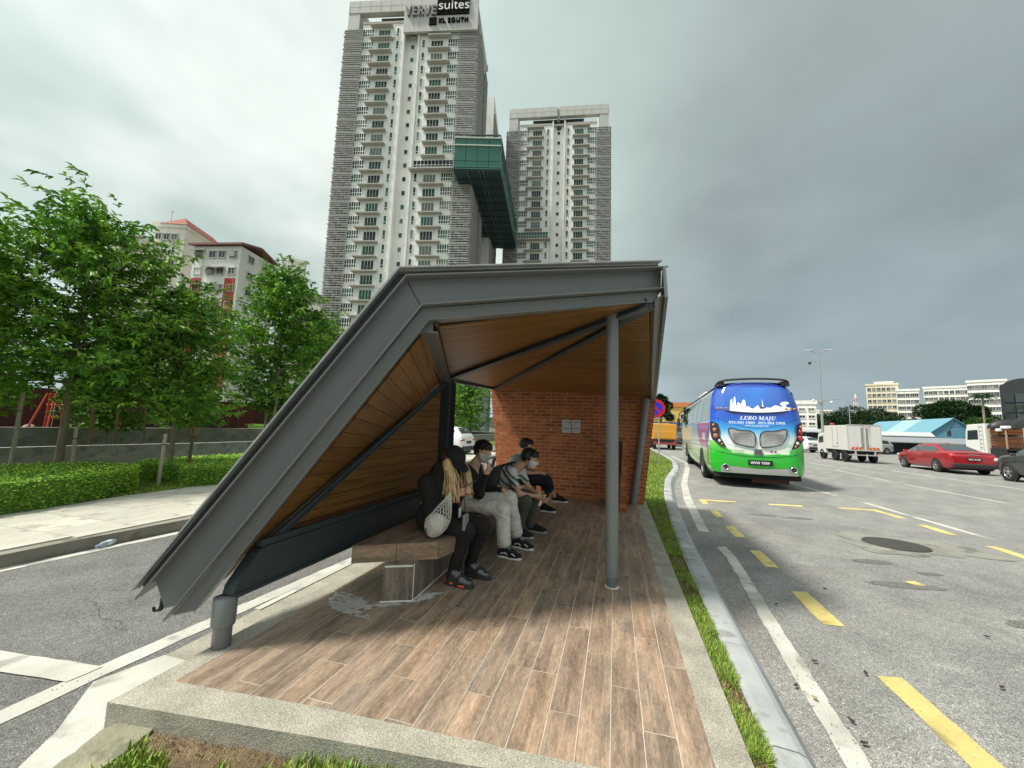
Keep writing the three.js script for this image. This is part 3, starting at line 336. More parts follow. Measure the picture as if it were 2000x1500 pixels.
/* ---------- apartment towers ---------- */
const font = await new FontLoader().loadAsync('fonts/droid/droid_sans_bold.typeface.json'), fontR = await new FontLoader().loadAsync('fonts/droid/droid_sans_regular.typeface.json');
function lettering(s, size, depth, f = font) { const g = new TextGeometry(s, { font: f, size, depth, curveSegments: 5 }); g.computeBoundingBox(); return g.translate(-g.boundingBox.min.x, 0, 0); }
{
  const wallM = mat([0.93, 0.93, 0.915], 0.85, { map: streak }), greyM = mat([0.6, 0.6, 0.585], 0.8, { map: streak }), slabM = mat([0.5, 0.485, 0.45], 0.9, { map: streak }), frameM = mat([0.82, 0.83, 0.81], 0.6), slatM = mat([0.5, 0.5, 0.49], 0.85), backM = mat([0.12, 0.12, 0.118], 0.9), railM = mat([0.16, 0.2, 0.19], 0.4);
  const gl = [[0.01, 0.05, 0.034], [0.016, 0.085, 0.055], [0.008, 0.016, 0.016], [0.025, 0.12, 0.08], [0.01, 0.028, 0.025], [0.16, 0.2, 0.17], [0.09, 0.085, 0.07]].map((c) => mat(c, 0.3, { physical: true, specularIntensity: 0.45 }));
  const frame = (w, h, cols, rows, t = 0.09) => { const g = []; for (let i = 0; i <= cols; i++) g.push(box(t, h, 0.12, -w / 2 + i * w / cols, h / 2, 0.03)); for (const r of [0, ...rows, 1]) g.push(box(w + t, t, 0.124, 0, r * h, 0.03)); return merge(g); };
  const kinds = { wide: [2.5, 1.85, 5, [0.4], 0.11], door: [2.6, 2.3, 4, [], 0.07], slim: [0.6, 1.9, 1, [0.3], 0.08], core: [0.78, 1.05, 1, [], 0.05], strip: [8.6, 2.1, 11, [0.5], 0.08] }, geo = {};
  for (const k in kinds) { const [w, h, c, r, t] = kinds[k]; geo[k] = [frame(w, h, c, r, t), box(w, h, 0.05, 0, h / 2, 0.0)]; }
  const slabG = box(5.0, 0.26, 0.95, 0, -0.14, 0.47), railG = (() => { const g = [box(2.7, 0.05, 0.05, 0, 0.95, 0.35)]; for (let i = 0; i <= 10; i++) g.push(box(0.03, 0.95, 0.03, -1.33 + i * 0.266, 0.48, 0.35)); return merge(g); })();
  const louvre = (() => { const g = []; for (let i = 0; i < 6; i++) g.push(box(3.9 + 0.5 * ((i * 7) % 3) / 2, 0.1, 0.34, (i % 2 ? 0.1 : -0.1), 0.3 + i * 0.5, 0)); for (let i = 0; i < 5; i++) g.push(box(0.09, 3.15, 0.1, -1.7 + i * 0.85, 1.575, -0.12)); for (const [x, y] of [[-1.1, 0.8], [0.2, 1.8], [1.2, 1.3], [-0.5, 2.4]]) g.push(box(0.8, 0.5, 0.05, x, y, -0.1)); g.push(box(3.9, 0.14, 0.42, 0, 0.0, -0.02)); return merge(g); })();
  const louvreSide = louvre.clone().rotateY(Math.PI / 2);
  const Wd = 29.5, Ht = 95.4, acG = merge([box(0.85, 0.6, 0.4), new THREE.CylinderGeometry(0.22, 0.22, 0.02, 12).rotateX(Math.PI / 2).translate(0.1, 0, 0.21)]), acM = mat([0.6, 0.6, 0.57], 0.7);
  function tower(label, pos, turn, band, name) {
    const T = thing('apartment_tower', label, 'tower', pos, turn);
    const B = (w, h, d, x, y, z, m = wallM, n = 'wall') => add(n, boxUV(box(w, h, d, x, y, z)), m, T);
    B(9.8, 90, 20, 8.5, 45, -10); B(9.4, 90, 20, 21.2, 45, -10); B(3.2, 91, 19, 14.95, 45.5, -10.4); // wings and recessed core
    B(3.5, 88, 14, 1.85, 44, -8, backM, 'screen_wall'); B(3.5, 88, 14, 27.65, 44, -8, backM, 'screen_wall');
    B(0.35, 91, 0.5, 13.25, 45.5, 0.1); B(0.35, 91, 0.5, 16.65, 45.5, 0.1);
    const win = (k, x, y, z = 0.02) => { const w = add('window', geo[k][0], frameM, T); w.position.set(x, y, z); add('pane', geo[k][1], pick(gl), w); };
    for (let k = 0; k < 23; k++) {
      const F = Ht - 9.4 - 3.15 * k; if (F < 14) break;
      const skip = band && k === 10;
      for (const s of [0, 1]) {
        const X = (a) => s ? Wd - a : a;
        if (!(skip && band === (s ? 'right' : 'left'))) { win('wide', X(5.05), F + 0.8); win('door', X(8.75), F); win('slim', X(11.8), F + 0.75); const b = add('balcony', slabG, slabM, T); b.position.set(X(8.15), F, 0.02); add('railing', railG, railM, b).position.x = s ? -0.6 : 0.6; }
        else { win('strip', X(8.1), F + 0.3); add('balcony', boxUV(box(9.6, 0.35, 1.3, X(8.2), F - 0.1, 0.65)), slabM, T); }
        if (k > 0 || true) { const l = add('louvre_screen', louvre, slatM, T); l.position.set(X(1.85), F - 0.6, 0.3); const l2 = add('louvre_screen', louvreSide, slatM, T); l2.position.set(s ? Wd + 0.25 : -0.25, F - 0.6, -1.7); const l3 = add('louvre_screen', louvreSide, slatM, T); l3.position.set(s ? Wd + 0.25 : -0.25, F - 0.6, -6.3); }
      }
      win('core', 14.95, F + 1.4, -0.88); if (rnd() < 0.6) for (const s of [0, 1]) if (rnd() < 0.6) add('air_conditioner', acG, acM, T).position.set((s ? Wd - 10.6 : 10.6) + rr(-0.15, 0.15), F + 0.25, 0.3);
    }
    for (const s of [0, 1]) { const b = add('balcony', slabG, slabM, T); b.position.set(s ? Wd - 8.15 : 8.15, Ht - 6.25, 0.02); }
    /* crown: a grey framed portal with sky between roof and beam */
    B(2.6, 7, 6, 1.6, 91.9, -2.6, greyM, 'crown_pier'); B(2.6, 7, 6, Wd - 1.6, 91.9, -2.6, greyM, 'crown_pier');
    const pm = greyM; for (const s of [0, 1]) B(14.1, 3.0, 1.2, s ? Wd - 7.35 : 7.35, 93.9, -0.1, pm, 'crown_beam');
    B(0.8, 3.4, 1.6, 14.75, 93.4, -0.6, slabM, 'crown_post'); B(Wd, 1.2, 0.8, 14.75, 94.6, -16, pm, 'crown_beam'); B(0.8, 1.6, 16, 0.6, 94.4, -8, pm, 'crown_beam'); B(0.8, 1.6, 16, Wd - 0.6, 94.4, -8, pm, 'crown_beam');
    B(15, 0.3, 9, 14.75, 92.25, -5.4, backM, 'roof_slab'); add('roof_plant', plate([V(8.5, 90.2, -3), V(21, 90.2, -3), V(23.5, 94.2, -10), V(6, 94.2, -10)], V(0, 0.5, 0)), backM, T); B(1.2, 3.6, 1.2, 11, 91.6, -4, wallM, 'roof_post'); B(1.2, 3.6, 1.2, 19, 91.6, -4, wallM, 'roof_post'); B(20, 0.35, 18, 14.75, 90.2, -9.6, slabM, 'parapet'); B(9.9, 0.5, 0.5, 8.5, 90.2, -0.1, slabM, 'parapet'); B(9.5, 0.5, 0.5, 21.2, 90.2, -0.1, slabM, 'parapet');
    const seam = []; for (let i = 1; i < 12; i++) seam.push(box(0.05, 3.02, 0.02, 0.4 + i * 2.4, 93.9, 0.51)); seam.push(box(28.6, 0.04, 0.02, 14.75, 93.9, 0.511)); add('panel_seams', merge(seam), slabM, T);
    return T;
  }
  const t1 = tower('taller-looking white apartment tower with rooftop sign, left of the sky bridge', [-58.1, 0, -64.1], 0.194, 'right');
  const t2 = tower('white apartment tower right of the sky bridge, farther away', [-30.7, 0, -100.6], 0.159, 'left');
  add('lobby_disc', new THREE.CylinderGeometry(0.75, 0.75, 0.3, 20).rotateX(Math.PI / 2).translate(14.95, 89.6, -0.8), M.black, t2);
  { // sign on the first tower
    const p = add('sign_panel', boxUV(box(16.4, 8.9, 0.5, 21.5, 91.0, 0.75)), greyM, t1), dark = mat([0.008, 0.009, 0.009], 0.95, { physical: true, specularIntensity: 0.1 }), lit = mat([0.8, 0.8, 0.78], 0.5), grey = mat([0.17, 0.17, 0.168], 0.7);
    add('sign_block', box(7.1, 4.2, 0.25, 24.2, 92.4, 1.13), dark, p); add('sign_block', box(1.6, 1.7, 0.25, 19.85, 88.75, 1.13), dark, p);
    const a = add('letters', lettering('VERVE', 2.3, 0.45), grey, p); a.scale.set(0.74, 1, 1); a.position.set(13.6, 90.2, 1.02);
    add('letters', lettering('suites', 1.9, 0.15, fontR), lit, p).position.set(21.05, 91.35, 1.26);
    const c = add('letters', lettering('KL SOUTH', 1.05, 0.3), dark, p); c.position.set(21.15, 88.3, 1.02); c.scale.set(0.98, 1, 1);
    add('crown_wall', boxUV(box(15.6, 5.2, 0.6, 21.5, 90.2, -0.35)), greyM, t1);
    /* rear wing stepping out behind */
    add('wall', boxUV(box(22, 92, 16, 19.6, 46, -30)), wallM, t1); 
    for (let k = 0; k < 24; k++) for (const z of [-24.5, -29, -34]) { const l = add('louvre_screen', louvreSide, slatM, t1); l.position.set(30.8, Ht - 11 - 3.15 * k, z); }
    for (let k = 0; k < 24; k++) { const l = add('louvre_screen', louvreSide, slatM, t1); l.position.set(Wd + 0.3, Ht - 10 - 3.15 * k, -12); }
  }
  { // glazed sky bridge
    const br = thing('sky_bridge', 'green glazed sky bridge joining the two white towers', 'bridge'), N = [V(-30.7, 0, -64.6), V(-21.85, 0, -66.9)], D = V(-5.15, 0, -32.4), y0 = 51.6, y1 = 58;
    const gg = mat([0.06, 0.25, 0.19], 0.08, { physical: true, transmission: 0.45, thickness: 0, ior: 1.4 }), gs = mat([0.045, 0.14, 0.12], 0.3), dk = mat([0.022, 0.05, 0.055], 0.6), pale = mat([0.5, 0.56, 0.53], 0.5);
    const F = (i, t, y) => N[i].clone().addScaledVector(D, t).setY(y), face = (a, b, c, d, n, m, name) => add(name, plate([a, b, c, d], n), m, br);
    const ex = V(0.966, 0, -0.26), ez = D.clone().normalize();
    face(F(0, 0, y0), F(1, 0, y0), F(1, 1, y0), F(0, 1, y0), V(0, -0.5, 0), dk, 'floor_slab'); face(F(0, 0, y1), F(1, 0, y1), F(1, 1, y1), F(0, 1, y1), V(0, 0.3, 0), pale, 'roof');
    face(F(0, 0.25, y0), F(1, 0.25, y0), F(1, 0.25, y1), F(0, 0.25, y1), V(0, 0, -0.2), gs, 'inner_wall');
    const cols = 4, rows = [y0, y0 + 1.6, y0 + 4.9, y1]; for (let i = 0; i < cols; i++) for (let r = 0; r < 3; r++) { const a = F(0, 0, 0).lerp(F(1, 0, 0), i / cols + 0.004), b = F(0, 0, 0).lerp(F(1, 0, 0), (i + 1) / cols - 0.004); face(a.clone().setY(rows[r] + 0.05), b.clone().setY(rows[r] + 0.05), b.clone().setY(rows[r + 1] - 0.05), a.clone().setY(rows[r + 1] - 0.05), ez.clone().multiplyScalar(0.06), gg, 'pane'); }
    for (const s of [0, 1]) for (let i = 0; i < 14; i++) { const a = F(s, i / 14 + 0.002, y0), b = F(s, (i + 1) / 14 - 0.002, y0); face(a, b, b.clone().setY(y1 - 0.1), a.clone().setY(y1 - 0.1), ex.clone().multiplyScalar(s ? -0.06 : 0.06), i % 3 === 1 ? gs : gg, 'pane'); }
    for (const y of [y0 - 0.1, y0 + 0.3, y0 + 4.9, y1 + 0.1]) { add('rail', beam(F(0, -0.003, y), F(1, -0.003, y), 0.2, 0.22), y > y0 + 4 ? pale : gs, br); add('rail', beam(F(1, 0, y).addScaledVector(ex, 0.1), F(1, 1, y).addScaledVector(ex, 0.1), 0.16, 0.22), gs, br); }
    for (let i = 0; i <= 14; i++) add('mullion', beam(F(1, i / 14, y0).addScaledVector(ex, 0.12), F(1, i / 14, y1).addScaledVector(ex, 0.12), 0.12, 0.12, V(1, 0, 0)), gs, br);
    for (const k of [0.3, 0.56, 0.64]) add('floor_beam', beam(F(0, 0, y0 - 0.62).lerp(F(1, 0, y0 - 0.62), k), F(0, 1, y0 - 0.62).lerp(F(1, 1, y0 - 0.62), k), 0.16, 0.25), mat([0.09, 0.13, 0.13], 0.5), br);
    for (let i = 1; i < 12; i++) add('floor_beam', beam(F(0, i / 12, y0 - 0.6), F(1, i / 12, y0 - 0.6), 0.28, 0.2), dk, br);
    for (let i = 0; i <= 8; i++) add('roof_post', beam(F(0, 0, y1).lerp(F(1, 0, y1), i / 8), F(0, 0, y1 + 0.7).lerp(F(1, 0, y1 + 0.7), i / 8), 0.12, 0.12, V(1, 0, 0)), dk, br);
    add('roof_rail', beam(F(0, 0, y1 + 0.75), F(1, 0, y1 + 0.75), 0.3, 0.16), dk, br);
  }
}
/* ---------- other buildings ---------- */
/* a block set by its front edge A to B on the ground; windows are cut as proud frames with panes, one part each */
function block(name, label, A, B, h, depth, m, o = {}) {
  const T = thing(name, label, o.category ?? 'building', [A[0], 0, A[1]], Math.atan2(-(B[1] - A[1]), B[0] - A[0]), o.group), w = Math.hypot(B[0] - A[0], B[1] - A[1]);
  add('wall', boxUV(box(w, h, depth, w / 2, h / 2, -depth / 2)), m, T);
  if (o.roof) { const e = o.eave ?? 0.8; add('roof', plate([V(-e, h, e), V(w + e, h, e), V(w + e, h + (o.roofH ?? 2), -depth / 2), V(-e, h + (o.roofH ?? 2), -depth / 2)], V(0, 0.35, 0)), o.roof, T); add('roof', plate([V(-e, h, -depth - e), V(w + e, h, -depth - e), V(w + e, h + (o.roofH ?? 2), -depth / 2), V(-e, h + (o.roofH ?? 2), -depth / 2)], V(0, 0.35, 0)), o.roof, T); }
  else add('parapet', boxUV(box(w + 0.5, 0.9, depth + 0.5, w / 2, h + 0.2, -depth / 2)), o.parapet ?? m, T);
  if (o.win) { const { cols, fl, ww, wh, y0, glass, fm, side } = o.win, fg = merge([box(ww + 0.2, 0.14, 0.3, 0, wh / 2, 0.05), box(ww + 0.2, 0.14, 0.3, 0, -wh / 2, 0.05), box(0.12, wh, 0.22, -ww / 2, 0, 0.04), box(0.12, wh, 0.22, ww / 2, 0, 0.04), box(0.08, wh, 0.16, 0, 0, 0.04)]), pg = box(ww, wh, 0.06, 0, 0, 0);
    for (let y = h - (o.win.top ?? 2.2); y > y0; y -= fl) for (const cx of cols) { const f = add('window', fg, fm, T); f.position.set(cx * w, y, 0.03); add('pane', pg, pick(glass), f); if (o.win.hood && rnd() < o.win.hood) add('awning', plate([V(-ww / 2 - 0.3, wh / 2 + 0.2, 0.1), V(ww / 2 + 0.3, wh / 2 + 0.2, 0.1), V(ww / 2 + 0.3, wh / 2 - 0.3, 1.2), V(-ww / 2 - 0.3, wh / 2 - 0.3, 1.2)], V(0, 0.06, 0)), o.win.hoodM, f); if (o.win.cage && rnd() < o.win.cage) add('grille', box(ww * 0.9, wh * 0.7, 0.5, 0, -0.1, 0.3), o.win.cageM, f); }
    if (side) for (let y = h - (o.win.top ?? 2.2); y > y0; y -= fl) for (const cz of side) { const f = add('window', fg, fm, T); f.position.set(w + 0.03, y, -cz * depth); f.rotation.y = Math.PI / 2; add('pane', pg, pick(glass), f); } }
  return T;
}
{
  const cream = mat([0.86, 0.84, 0.77], 0.9, { map: streak }), white = mat([0.9, 0.89, 0.85], 0.9, { map: streak }), red = mat([0.46, 0.07, 0.06], 0.85, { map: streak }), tile = mat([0.34, 0.08, 0.05], 0.8, { map: speck }), dg = [[0.04, 0.045, 0.05], [0.1, 0.11, 0.11], [0.06, 0.06, 0.055], [0.2, 0.2, 0.19]].map((c) => mat(c, 0.2)), fm = mat([0.5, 0.5, 0.48], 0.7), hoodM = mat([0.2, 0.2, 0.19], 0.8), cageM = mat([0.3, 0.3, 0.29], 0.6);
  /* flats on the left behind the trees */
  const f1 = block('flats', 'pale stained flats with steep red hip roof and antenna', [-86.5, -50.2], [-80.9, -52.1], 38.2, 10, cream, { win: { cols: [0.2, 0.45, 0.7], fl: 5.2, ww: 1.1, wh: 1.3, y0: 26, glass: dg, fm } });
  add('roof', (() => { const pts = [V(1.4, 38.6, 0.4), V(6.4, 38.6, 0.4), V(6.4, 38.6, -11), V(1.4, 38.6, -11)], ap = [V(4.6, 40.6, -1.2), V(4.6, 40.6, -9)]; const pos = []; const t = (...a) => a.forEach((v) => pos.push(v.x, v.y, v.z)); t(pts[0], pts[1], ap[0]); t(pts[1], pts[2], ap[1]); t(pts[1], ap[1], ap[0]); t(pts[2], pts[3], ap[1]); t(pts[3], pts[0], ap[0]); t(pts[3], ap[0], ap[1]); return raw(pos); })(), tile, f1);
  add('antenna', merge([bar(V(2.2, 38.5, -1), V(2.2, 41.8, -1), 0.05), bar(V(1.8, 42, -1), V(2.2, 41.4, -1), 0.04), bar(V(2.6, 42, -1), V(2.2, 41.4, -1), 0.04)]), fm, f1);
  add('lower_wing', boxUV(box(3.6, 34.5, 8, -0.6, 17.2, 1.4)), cream, f1);
  const f2 = block('flats', 'white flats with two deep red vertical stripes', [-73.2, -48.9], [-64.3, -50.5], 32, 8, white, { roof: mat([0.24, 0.12, 0.1], 0.9), roofH: 1.2, eave: 0.7, win: { cols: [0.14, 0.42, 0.62, 0.86], fl: 3.1, ww: 1.3, wh: 1.25, y0: 15, top: 1.6, glass: dg, fm, hood: 0.25, hoodM, cage: 0.25, cageM, side: [0.3, 0.75] } });
  for (const x of [0.2, 6.7]) add('red_stripe', boxUV(box(1.9, 20, 0.25, x + 1.0 - 0.1, 16, 0.0)), red, f2);
  add('pier', boxUV(box(1.9, 5.6, 0.24, 1.1, 28.9, 0)), white, f2);
  block('flats', 'small white flats peeking above the middle tree', [-88.1, -81.5], [-84.4, -85.3], 45.6, 8, white, { win: { cols: [0.3, 0.7], fl: 3.4, ww: 0.9, wh: 1.1, y0: 36, glass: dg, fm } });
  block('flats', 'low white flats beside the left tower', [-91.5, -92.5], [-82, -99.5], 39.6, 10, white, { roof: mat([0.3, 0.29, 0.28], 0.9), roofH: 1.2, win: { cols: [0.15, 0.4, 0.65, 0.9], fl: 3.2, ww: 1.2, wh: 1.2, y0: 26, glass: dg, fm } });
  block('flats', 'grey-white flats just right of the red striped block', [-82.4, -66.2], [-78.6, -70.8], 37.6, 12, cream, { win: { cols: [0.2, 0.5, 0.8], fl: 3.2, ww: 1.0, wh: 1.2, y0: 24, glass: dg, fm } });
  /* apartments on the right skyline */
  const yel = mat([0.74, 0.68, 0.52], 0.9, { map: streak }), sky = (n, l, A, B, h, d, m, cols, side) => block(n, l, A, B, h, d, m, { group: 'apartment blocks on the right skyline', win: { cols, fl: 2.9, ww: 1.3, wh: 1.5, y0: 8, glass: dg, fm, side } });
  sky('apartment_block', 'tall cream apartment block, leftmost on the right skyline', [121, -230], [131, -224.4], 27.6, 16, yel, [0.1, 0.25, 0.4, 0.55, 0.7, 0.85]);
  sky('apartment_block', 'cream apartment block overlapping the leftmost tall one', [125.4, -216.4], [131.6, -212.7], 23.6, 10, white, [0.12, 0.3, 0.5, 0.7, 0.88]);
  add('penthouse', boxUV(box(7, 1.6, 8, 6.5, 28.8, -8)), white, scene.children.find((o) => o.name === 'apartment_block'));
  sky('apartment_block', 'long white apartment block left of the tallest right block', [138, -220.3], [149.6, -212.6], 25.2, 14, white, [0.06, 0.16, 0.26, 0.38, 0.5, 0.62, 0.74, 0.84, 0.94]);
  sky('apartment_block', 'tallest white apartment block beside the dark curved building', [137.5, -196.7], [145.5, -190.9], 25.2, 14, white, [0.07, 0.2, 0.33, 0.46, 0.6, 0.74, 0.9]);
  block('office_block', 'small white office block right behind the bus', [43.5, -111.9], [47.6, -110.2], 9.6, 10, white, { win: { cols: [0.36, 0.78], fl: 1.75, ww: 1.25, wh: 0.75, y0: 1, top: 1.6, glass: dg, fm: white } });
  block('far_block', 'low pale block on the horizon right of the office', [118, -275.8], [126, -272.4], 17, 8, white, { win: { cols: [0.2, 0.4, 0.6, 0.8], fl: 3, ww: 0.9, wh: 1.2, y0: 8, glass: dg, fm } });
  block('shophouse', 'yellow shophouse left of the bus on the horizon', [6.6, -84], [15, -84], 6.8, 12, mat([0.75, 0.5, 0.14], 0.9, { map: streak }), { parapet: mat([0.6, 0.2, 0.08], 0.9), win: { cols: [0.2, 0.5, 0.8], fl: 2.8, ww: 1.2, wh: 1, y0: 1, glass: dg, fm } });
  block('shophouse', 'white block above the tree by the no-parking sign', [6, -120], [10.5, -120], 15.5, 8, white, { win: { cols: [0.3, 0.7], fl: 3, ww: 1, wh: 1.2, y0: 4, glass: dg, fm } });
  /* dark curved-roof building at the right edge */
  const dkm = mat([0.035, 0.04, 0.042], 0.35, { map: speck }), db = thing('dark_building', 'dark glazed building with wave roof at the right edge', 'building', [36, 0, -48], -0.67);
  add('facade', (() => { const s = new THREE.Shape(); s.moveTo(0, 0); s.lineTo(0, 6.8); s.bezierCurveTo(1, 7.9, 2.2, 7.6, 3.4, 6.6); s.bezierCurveTo(4.4, 5.9, 5.5, 5.5, 7, 5.4); s.lineTo(7, 0); s.lineTo(0, 0); return new THREE.ExtrudeGeometry(s, { depth: 5.9, bevelEnabled: false, curveSegments: 16 }).translate(0, 0, -6); })(), dkm, db);
  for (let r = 0; r < 6; r++) for (let c = 0; c < 5; c++) add('pane', box(0.62, 0.82, 0.05, 0.5 + c * 0.72, 0.9 + r * 0.95, 0.03), r === 5 && c === 9 ? white : pick([mat([0.05, 0.06, 0.065], 0.15), mat([0.03, 0.035, 0.04], 0.15)]), db);
  add('fin', box(0.12, 6, 0.3, 3.1, 3, 0.15), mat([0.4, 0.4, 0.38], 0.7), db);
  /* blue warehouse with lean-to sheds */
  const blue = mat([0.1, 0.27, 0.4], 0.7, { map: streak }), bt = mat([0.2, 0.45, 0.56], 0.5, { map: speck }), bt2 = mat([0.42, 0.62, 0.68], 0.5, { map: speck });
  const wh = thing('warehouse', 'blue steel warehouse with pale blue gabled roof', 'warehouse', [61.2, 0, -91.3], -0.146), gab = [V(-3.1, 0, 0), V(3.1, 0, 0), V(3.1, 3.2, 0), V(0, 5.75, 0), V(-3.1, 3.2, 0)];
  wh.position.y = -0.2;
  add('wall', boxUV(plate(gab, V(0, 0, -30))), blue, wh);
  const sheetsN = 12; for (const s of [-1, 1]) for (let i = 0; i < sheetsN; i++) add('roof_sheet', plate([V(0, 5.82, 0.4 - i * 2.55), V(s * 3.7, 2.78, 0.4 - i * 2.55), V(s * 3.7, 2.78, -2.14 - i * 2.55), V(0, 5.82, -2.14 - i * 2.55)], V(0, 0.08, 0)), i > 3 && i < 7 ? bt2 : bt, wh);
  const seams = []; for (let x = -3; x < 3.1; x += 0.4) seams.push(box(0.04, 3.2 + (3.1 - Math.abs(x)) * 0.82, 0.03, x, (3.2 + (3.1 - Math.abs(x)) * 0.82) / 2, 0.015)); add('cladding_ribs', merge(seams), blue, wh);
  const shed = (label, x, z, w, d, h, turn, c) => { const s = thing('shed', label, 'shed', [x, RY, z], turn, 'sheds in front of the warehouse'); add('roof', plate([V(-w / 2, h, d / 2), V(w / 2, h, d / 2), V(w / 2, h + 0.5, -d / 2), V(-w / 2, h + 0.5, -d / 2)], V(0, 0.08, 0)), mat(c, 0.6, { map: speck }), s); add('back_wall', box(w, h, 0.1, 0, h / 2, -d / 2), mat([0.1, 0.11, 0.12], 0.9), s); for (const e of [-1, 0, 1]) add('post', bar(V(e * w * 0.48, 0, d / 2 - 0.1), V(e * w * 0.48, h, d / 2 - 0.1), 0.05), M.steelDark, s); };
  shed('open shed with white roof left of the warehouse', 33.4, -59.5, 7.5, 5, 1.95, -0.5, [0.62, 0.64, 0.64]); shed('long dark open shed behind the red car', 30.8, -49.5, 10, 5, 1.25, -0.75, [0.3, 0.33, 0.35]); shed('far grey roofed shed behind the box truck', 30, -74, 17, 6, 2.3, -0.3, [0.5, 0.52, 0.52]);
  /* long blue roofed walkway far down the road */
  const wk = thing('covered_walkway', 'blue roofed covered walkway far down the road', 'walkway', [3.4, 0, -62]); add('roof', box(14, 0.5, 3, 1.6, 2.6, 0), mat([0.08, 0.2, 0.42], 0.5), wk); for (let i = 0; i < 7; i++) add('post', box(0.2, 2.6, 0.2, -5 + i * 2.2, 1.2, 1.2), fm, wk); add('screen', box(13, 1.2, 0.1, 1.6, 1.6, -1), mat([0.3, 0.36, 0.4], 0.6), wk);
}
/* ---------- vegetation ---------- */
const leafM = new THREE.MeshPhysicalMaterial({ color: 0xffffff, vertexColors: true, roughness: 0.5, transmission: 0.18, thickness: 0, side: THREE.DoubleSide, specularIntensity: 0.6 });
const barkM = mat([0.4, 0.34, 0.25], 0.95, { map: concTex, bumpMap: noiseBump, bumpScale: 0.01 });
const greens = [[0.11, 0.27, 0.03], [0.15, 0.34, 0.04], [0.075, 0.2, 0.027], [0.24, 0.44, 0.05], [0.12, 0.28, 0.038]];
class Leaves { constructor() { this.p = []; this.c = []; }
  leaf(x, y, z, d, len, wid, c, fold = 0.25) { /* one folded leaf from its stalk along d */ const up = V(rr(-0.5, 0.5), 1, rr(-0.5, 0.5)), s = V().crossVectors(d, up).normalize().multiplyScalar(wid / 2), n = V().crossVectors(s, d).normalize().multiplyScalar(wid * fold), a = [x, y, z], b = [x + d.x * len * 0.45 + s.x + n.x, y + d.y * len * 0.45 + s.y + n.y, z + d.z * len * 0.45 + s.z + n.z], e = [x + d.x * len, y + d.y * len - len * 0.12, z + d.z * len], f = [x + d.x * len * 0.45 - s.x + n.x, y + d.y * len * 0.45 - s.y + n.y, z + d.z * len * 0.45 - s.z + n.z]; this.p.push(...a, ...b, ...e, ...a, ...e, ...f); for (let k = 0; k < 6; k++) this.c.push(...c); }
  geo() { const g = raw(this.p); g.setAttribute('color', new THREE.BufferAttribute(new Float32Array(this.c), 3)); return g; } }
const tint = (c, k) => [c[0] * k, c[1] * k, c[2] * k];
/* street tree: straight trunk, limbs in tiers, twigs with whorls of drooping leaves; the youngest leaves at twig tips are yellow-green */
function treeGeo(h, rad, clear, twigs, leafLen, seed) {
  SEED = seed; const L = new Leaves(), wood = [], lean = V(rr(-0.12, 0.12), 0, rr(-0.12, 0.12)), T = (t) => V(lean.x * t * t * h * 0.3, t * h, lean.z * t * t * h * 0.3);
  const tr = []; for (let i = 0; i < 7; i++) tr.push(bar(T(i / 7 * 0.9), T((i + 1) / 7 * 0.9), h * 0.0115 * (1.05 - i / 8), h * 0.0115 * (1.05 - (i + 1) / 8), 9));
  const nl = 34; for (let i = 0; i < nl; i++) {
    const t = clear + (0.97 - clear) * Math.pow((i + rnd()) / nl, 0.9), a = i * 2.399 + rr(-0.4, 0.4), s = (t - clear) / (1 - clear), env = rad * (0.34 + 0.66 * Math.pow(Math.sin(Math.PI * Math.pow(Math.min(1, s * 0.93 + 0.07), 0.75)), 0.75)) * (s > 0.75 ? 1.25 - s * 0.5 : 1), R = env * rr(0.72, 1.12), b = T(t * 0.92), e = b.clone().add(V(Math.cos(a) * R, R * rr(0.05, 0.5) * (s < 0.25 ? 0.3 : 1), Math.sin(a) * R));
    wood.push(bar(b, e, 0.008 * h * 0.6 * (1.2 - s), 0.008, 5));
    const nt = Math.round(twigs / nl * (0.6 + R / rad)); for (let k = 0; k < nt; k++) {
      const u = Math.pow(rnd(), 0.6), q = b.clone().lerp(e, u), sp = 0.17 * rad * (0.5 + u); q.add(V(rr(-1, 1) * sp * 1.5, rr(-0.9, 1.1) * sp, rr(-1, 1) * sp * 1.5)); const od = V(Math.cos(a) + rr(-1, 1), rr(-0.4, 0.9), Math.sin(a) + rr(-1, 1)).normalize(), base = pick(greens), young = rnd() < 0.12 + 0.3 * u, nv = 7 + Math.floor(rnd() * 6);
      for (let m = 0; m < nv; m++) { const w = m / nv, at = q.clone().addScaledVector(od, (w - 0.4) * leafLen * 1.7), d = od.clone().multiplyScalar(0.5 + 0.6 * w).add(V(rr(-1, 1), rr(-0.75, 0.25), rr(-1, 1))).normalize(); L.leaf(at.x, at.y, at.z, d, leafLen * rr(0.7, 1.2), leafLen * 0.4, tint(young && w > 0.5 ? [0.3, 0.5, 0.06] : base, rr(0.75, 1.3))); }
    } }
  return [merge(tr), merge(wood), L.geo()];
}
function plantTree(geos, label, x, y, z, s, turn, group) { const t = thing('street_tree', label, 'tree', [x, y, z], turn, group); t.scale.setScalar(s); add('trunk', geos[0], barkM, t); add('limbs', geos[1], barkM, t); add('crown', geos[2], leafM, t); return t; }
